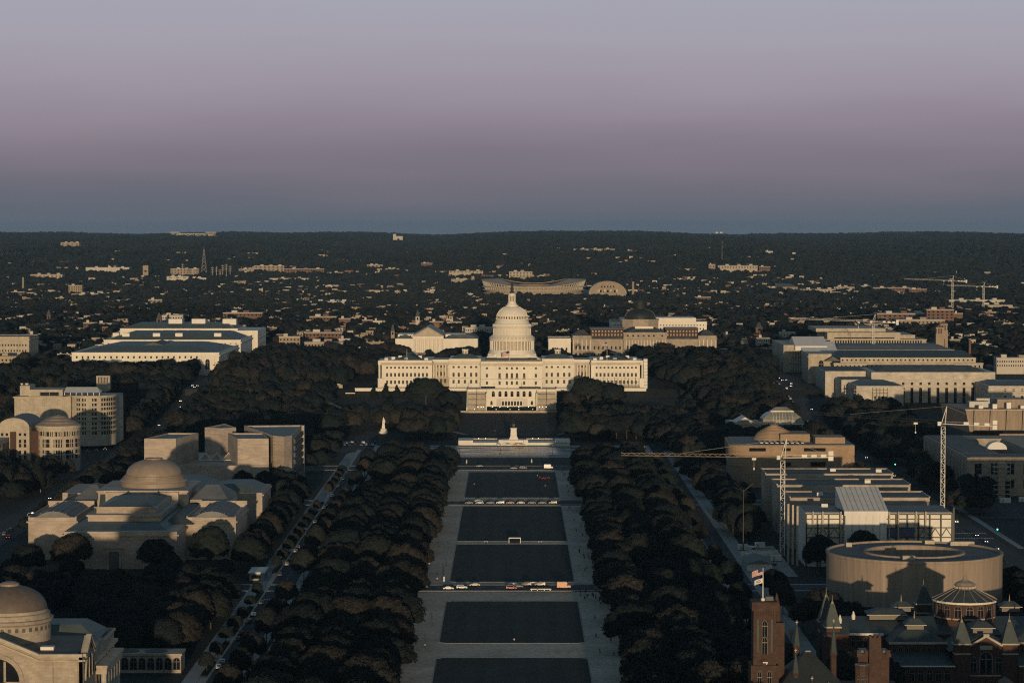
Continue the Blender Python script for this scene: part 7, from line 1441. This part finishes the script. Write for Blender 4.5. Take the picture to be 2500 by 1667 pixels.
for i in range(10): ob('panel', MB().box(109.4+i*1.85, 111.1+i*1.85, 1258+(i > 5)*1.2*(i-5), 1258.15+(i > 5)*1.2*(i-5), 0, 2.6), white_paint, hd)
sh = thing('site_shed', 'low grey-roofed shed in the works yard beside the right drive', 'shed', (113,1215,0)); ob('wall', MB().box(107.5,119,1204,1228,0,3.6), white_paint, sh); ob('roof', MB().gable(107,119.5,1203,1229,3.6,5.4,'y'), grey_roof, sh); [put('window', WIN, sh, (110+i*2.6,1203.95,1.9), 0, (1.4,.3,1.4)) for i in range(3)]; foot(105,121,1200,1232)
kk = thing('refreshment_kiosk', 'small flat-roofed white kiosk beside the left drive', 'kiosk', (-113.5,1180,0)); ob('wall', MB().box(-117,-110.4,1172,1190,0,3.4), paving, kk); ob('roof', MB().box(-117.5,-110,1171.5,1190.5,3.4,3.8), white_paint, kk); ob('counter_window', MB().box(-116,-112,1171.8,1172,1,2.6), glass, kk)
for i, (x, w_) in enumerate(((-150,14),(158,9),(172,10))):
    y = 2228 if x < 0 else 2190; t = thing('security_hut', ('long low stone hut left of the capitol terrace','white flat security hut right of the capitol','second white security hut right of the capitol')[i], 'hut', (x,y,gz(x,y))); z = gz(x,y); ob('wall', MB().box(x-w_/2,x+w_/2,y,y+6,z-1,z+3.2), limestone, t); ob('roof', MB().box(x-w_/2-.5,x+w_/2+.5,y-.5,y+6.5,z+3.2,z+3.7), white_paint, t)
for i, (x, y) in enumerate(((268,1508),(278,1500),(290,1506))): t = thing('site_cabin', f'{ordw(i+1)} pale site cabin from the left before the grey federal block', 'cabin', (x,y,0)); ob('body', MB().box(x,x+6,y,y+3,.2,2.9), tarp, t); ob('door', MB().box(x+1,x+2,y-.05,y,.2,2.2), steel, t)
sheet('work_yard', 246, 330, 1420, 1535, .02, asphalt); sheet('pale_track', 248, 251.5, 1290, 1500, .034, paving); sheet('work_yard', 107, 129, 1186, 1300, .02, paving)
for i, (x, y) in enumerate(((110,1282),(119,1290),(122,1240),(110,1246))): t = thing('site_cabin', f'{ordw(i+1)} white site cabin from the left in the works yard beside the tower crane', 'cabin', (x,y,0)); ob('body', MB().box(x,x+5,y,y+2.6,.2,2.8), tarp, t); ob('door', MB().box(x+1,x+2,y-.05,y,.2,2.2), steel, t)
for i, (x, y) in enumerate(((116,1275),(124,1268),(113,1236),(121,1225),(117,1198))): car(('white van','silver car','black car','grey car','white car')[i]+' parked in the works yard beside the tower crane', 'van' if i == 0 else 'sedan', ('white','silver','black','grey','white')[i], x, y, random.uniform(0,6))
b = thing('slab_office_building', 'large plain office block just outside the right edge, shading the federal block', 'office building', (300,1135,0)); ob('wall', MB().box(258,345,1090,1180,0,38), limestone, b); ob('roof', MB().box(260,343,1092,1178,38,39), grey_roof, b)
# ---------------------------------------------------------------- air
hz = MB().box(-6200, 6200, -760, 17400, -3, 171)
vm = bpy.data.materials.new('haze'); vm.use_nodes = True; n = vm.node_tree.nodes; n.remove(n['Principled BSDF'])
pv = n.new('ShaderNodeVolumePrincipled'); pv.inputs['Color'].default_value = (.45,.72,.95,1); pv.inputs['Density'].default_value = 2.2e-5; pv.inputs['Anisotropy'].default_value = .35
vm.node_tree.links.new(pv.outputs[0], n['Material Output'].inputs['Volume'])
stuff(ob('haze', hz, vm), 'thin blue evening haze over the city', 'haze')
# ---------------------------------------------------------------- single out look-alikes by their order from the front
byl = {}
for o in sc.objects:
    if o.parent is None and o.get('label') and o.get('kind') is None: byl.setdefault(o['label'], []).append(o)
for lb, os_ in byl.items():
    if len(os_) > 1:
        for k, o in enumerate(sorted(os_, key=lambda o: o.location.y)): o['label'] = f'{lb}, {ordw(k+1)} from the front'
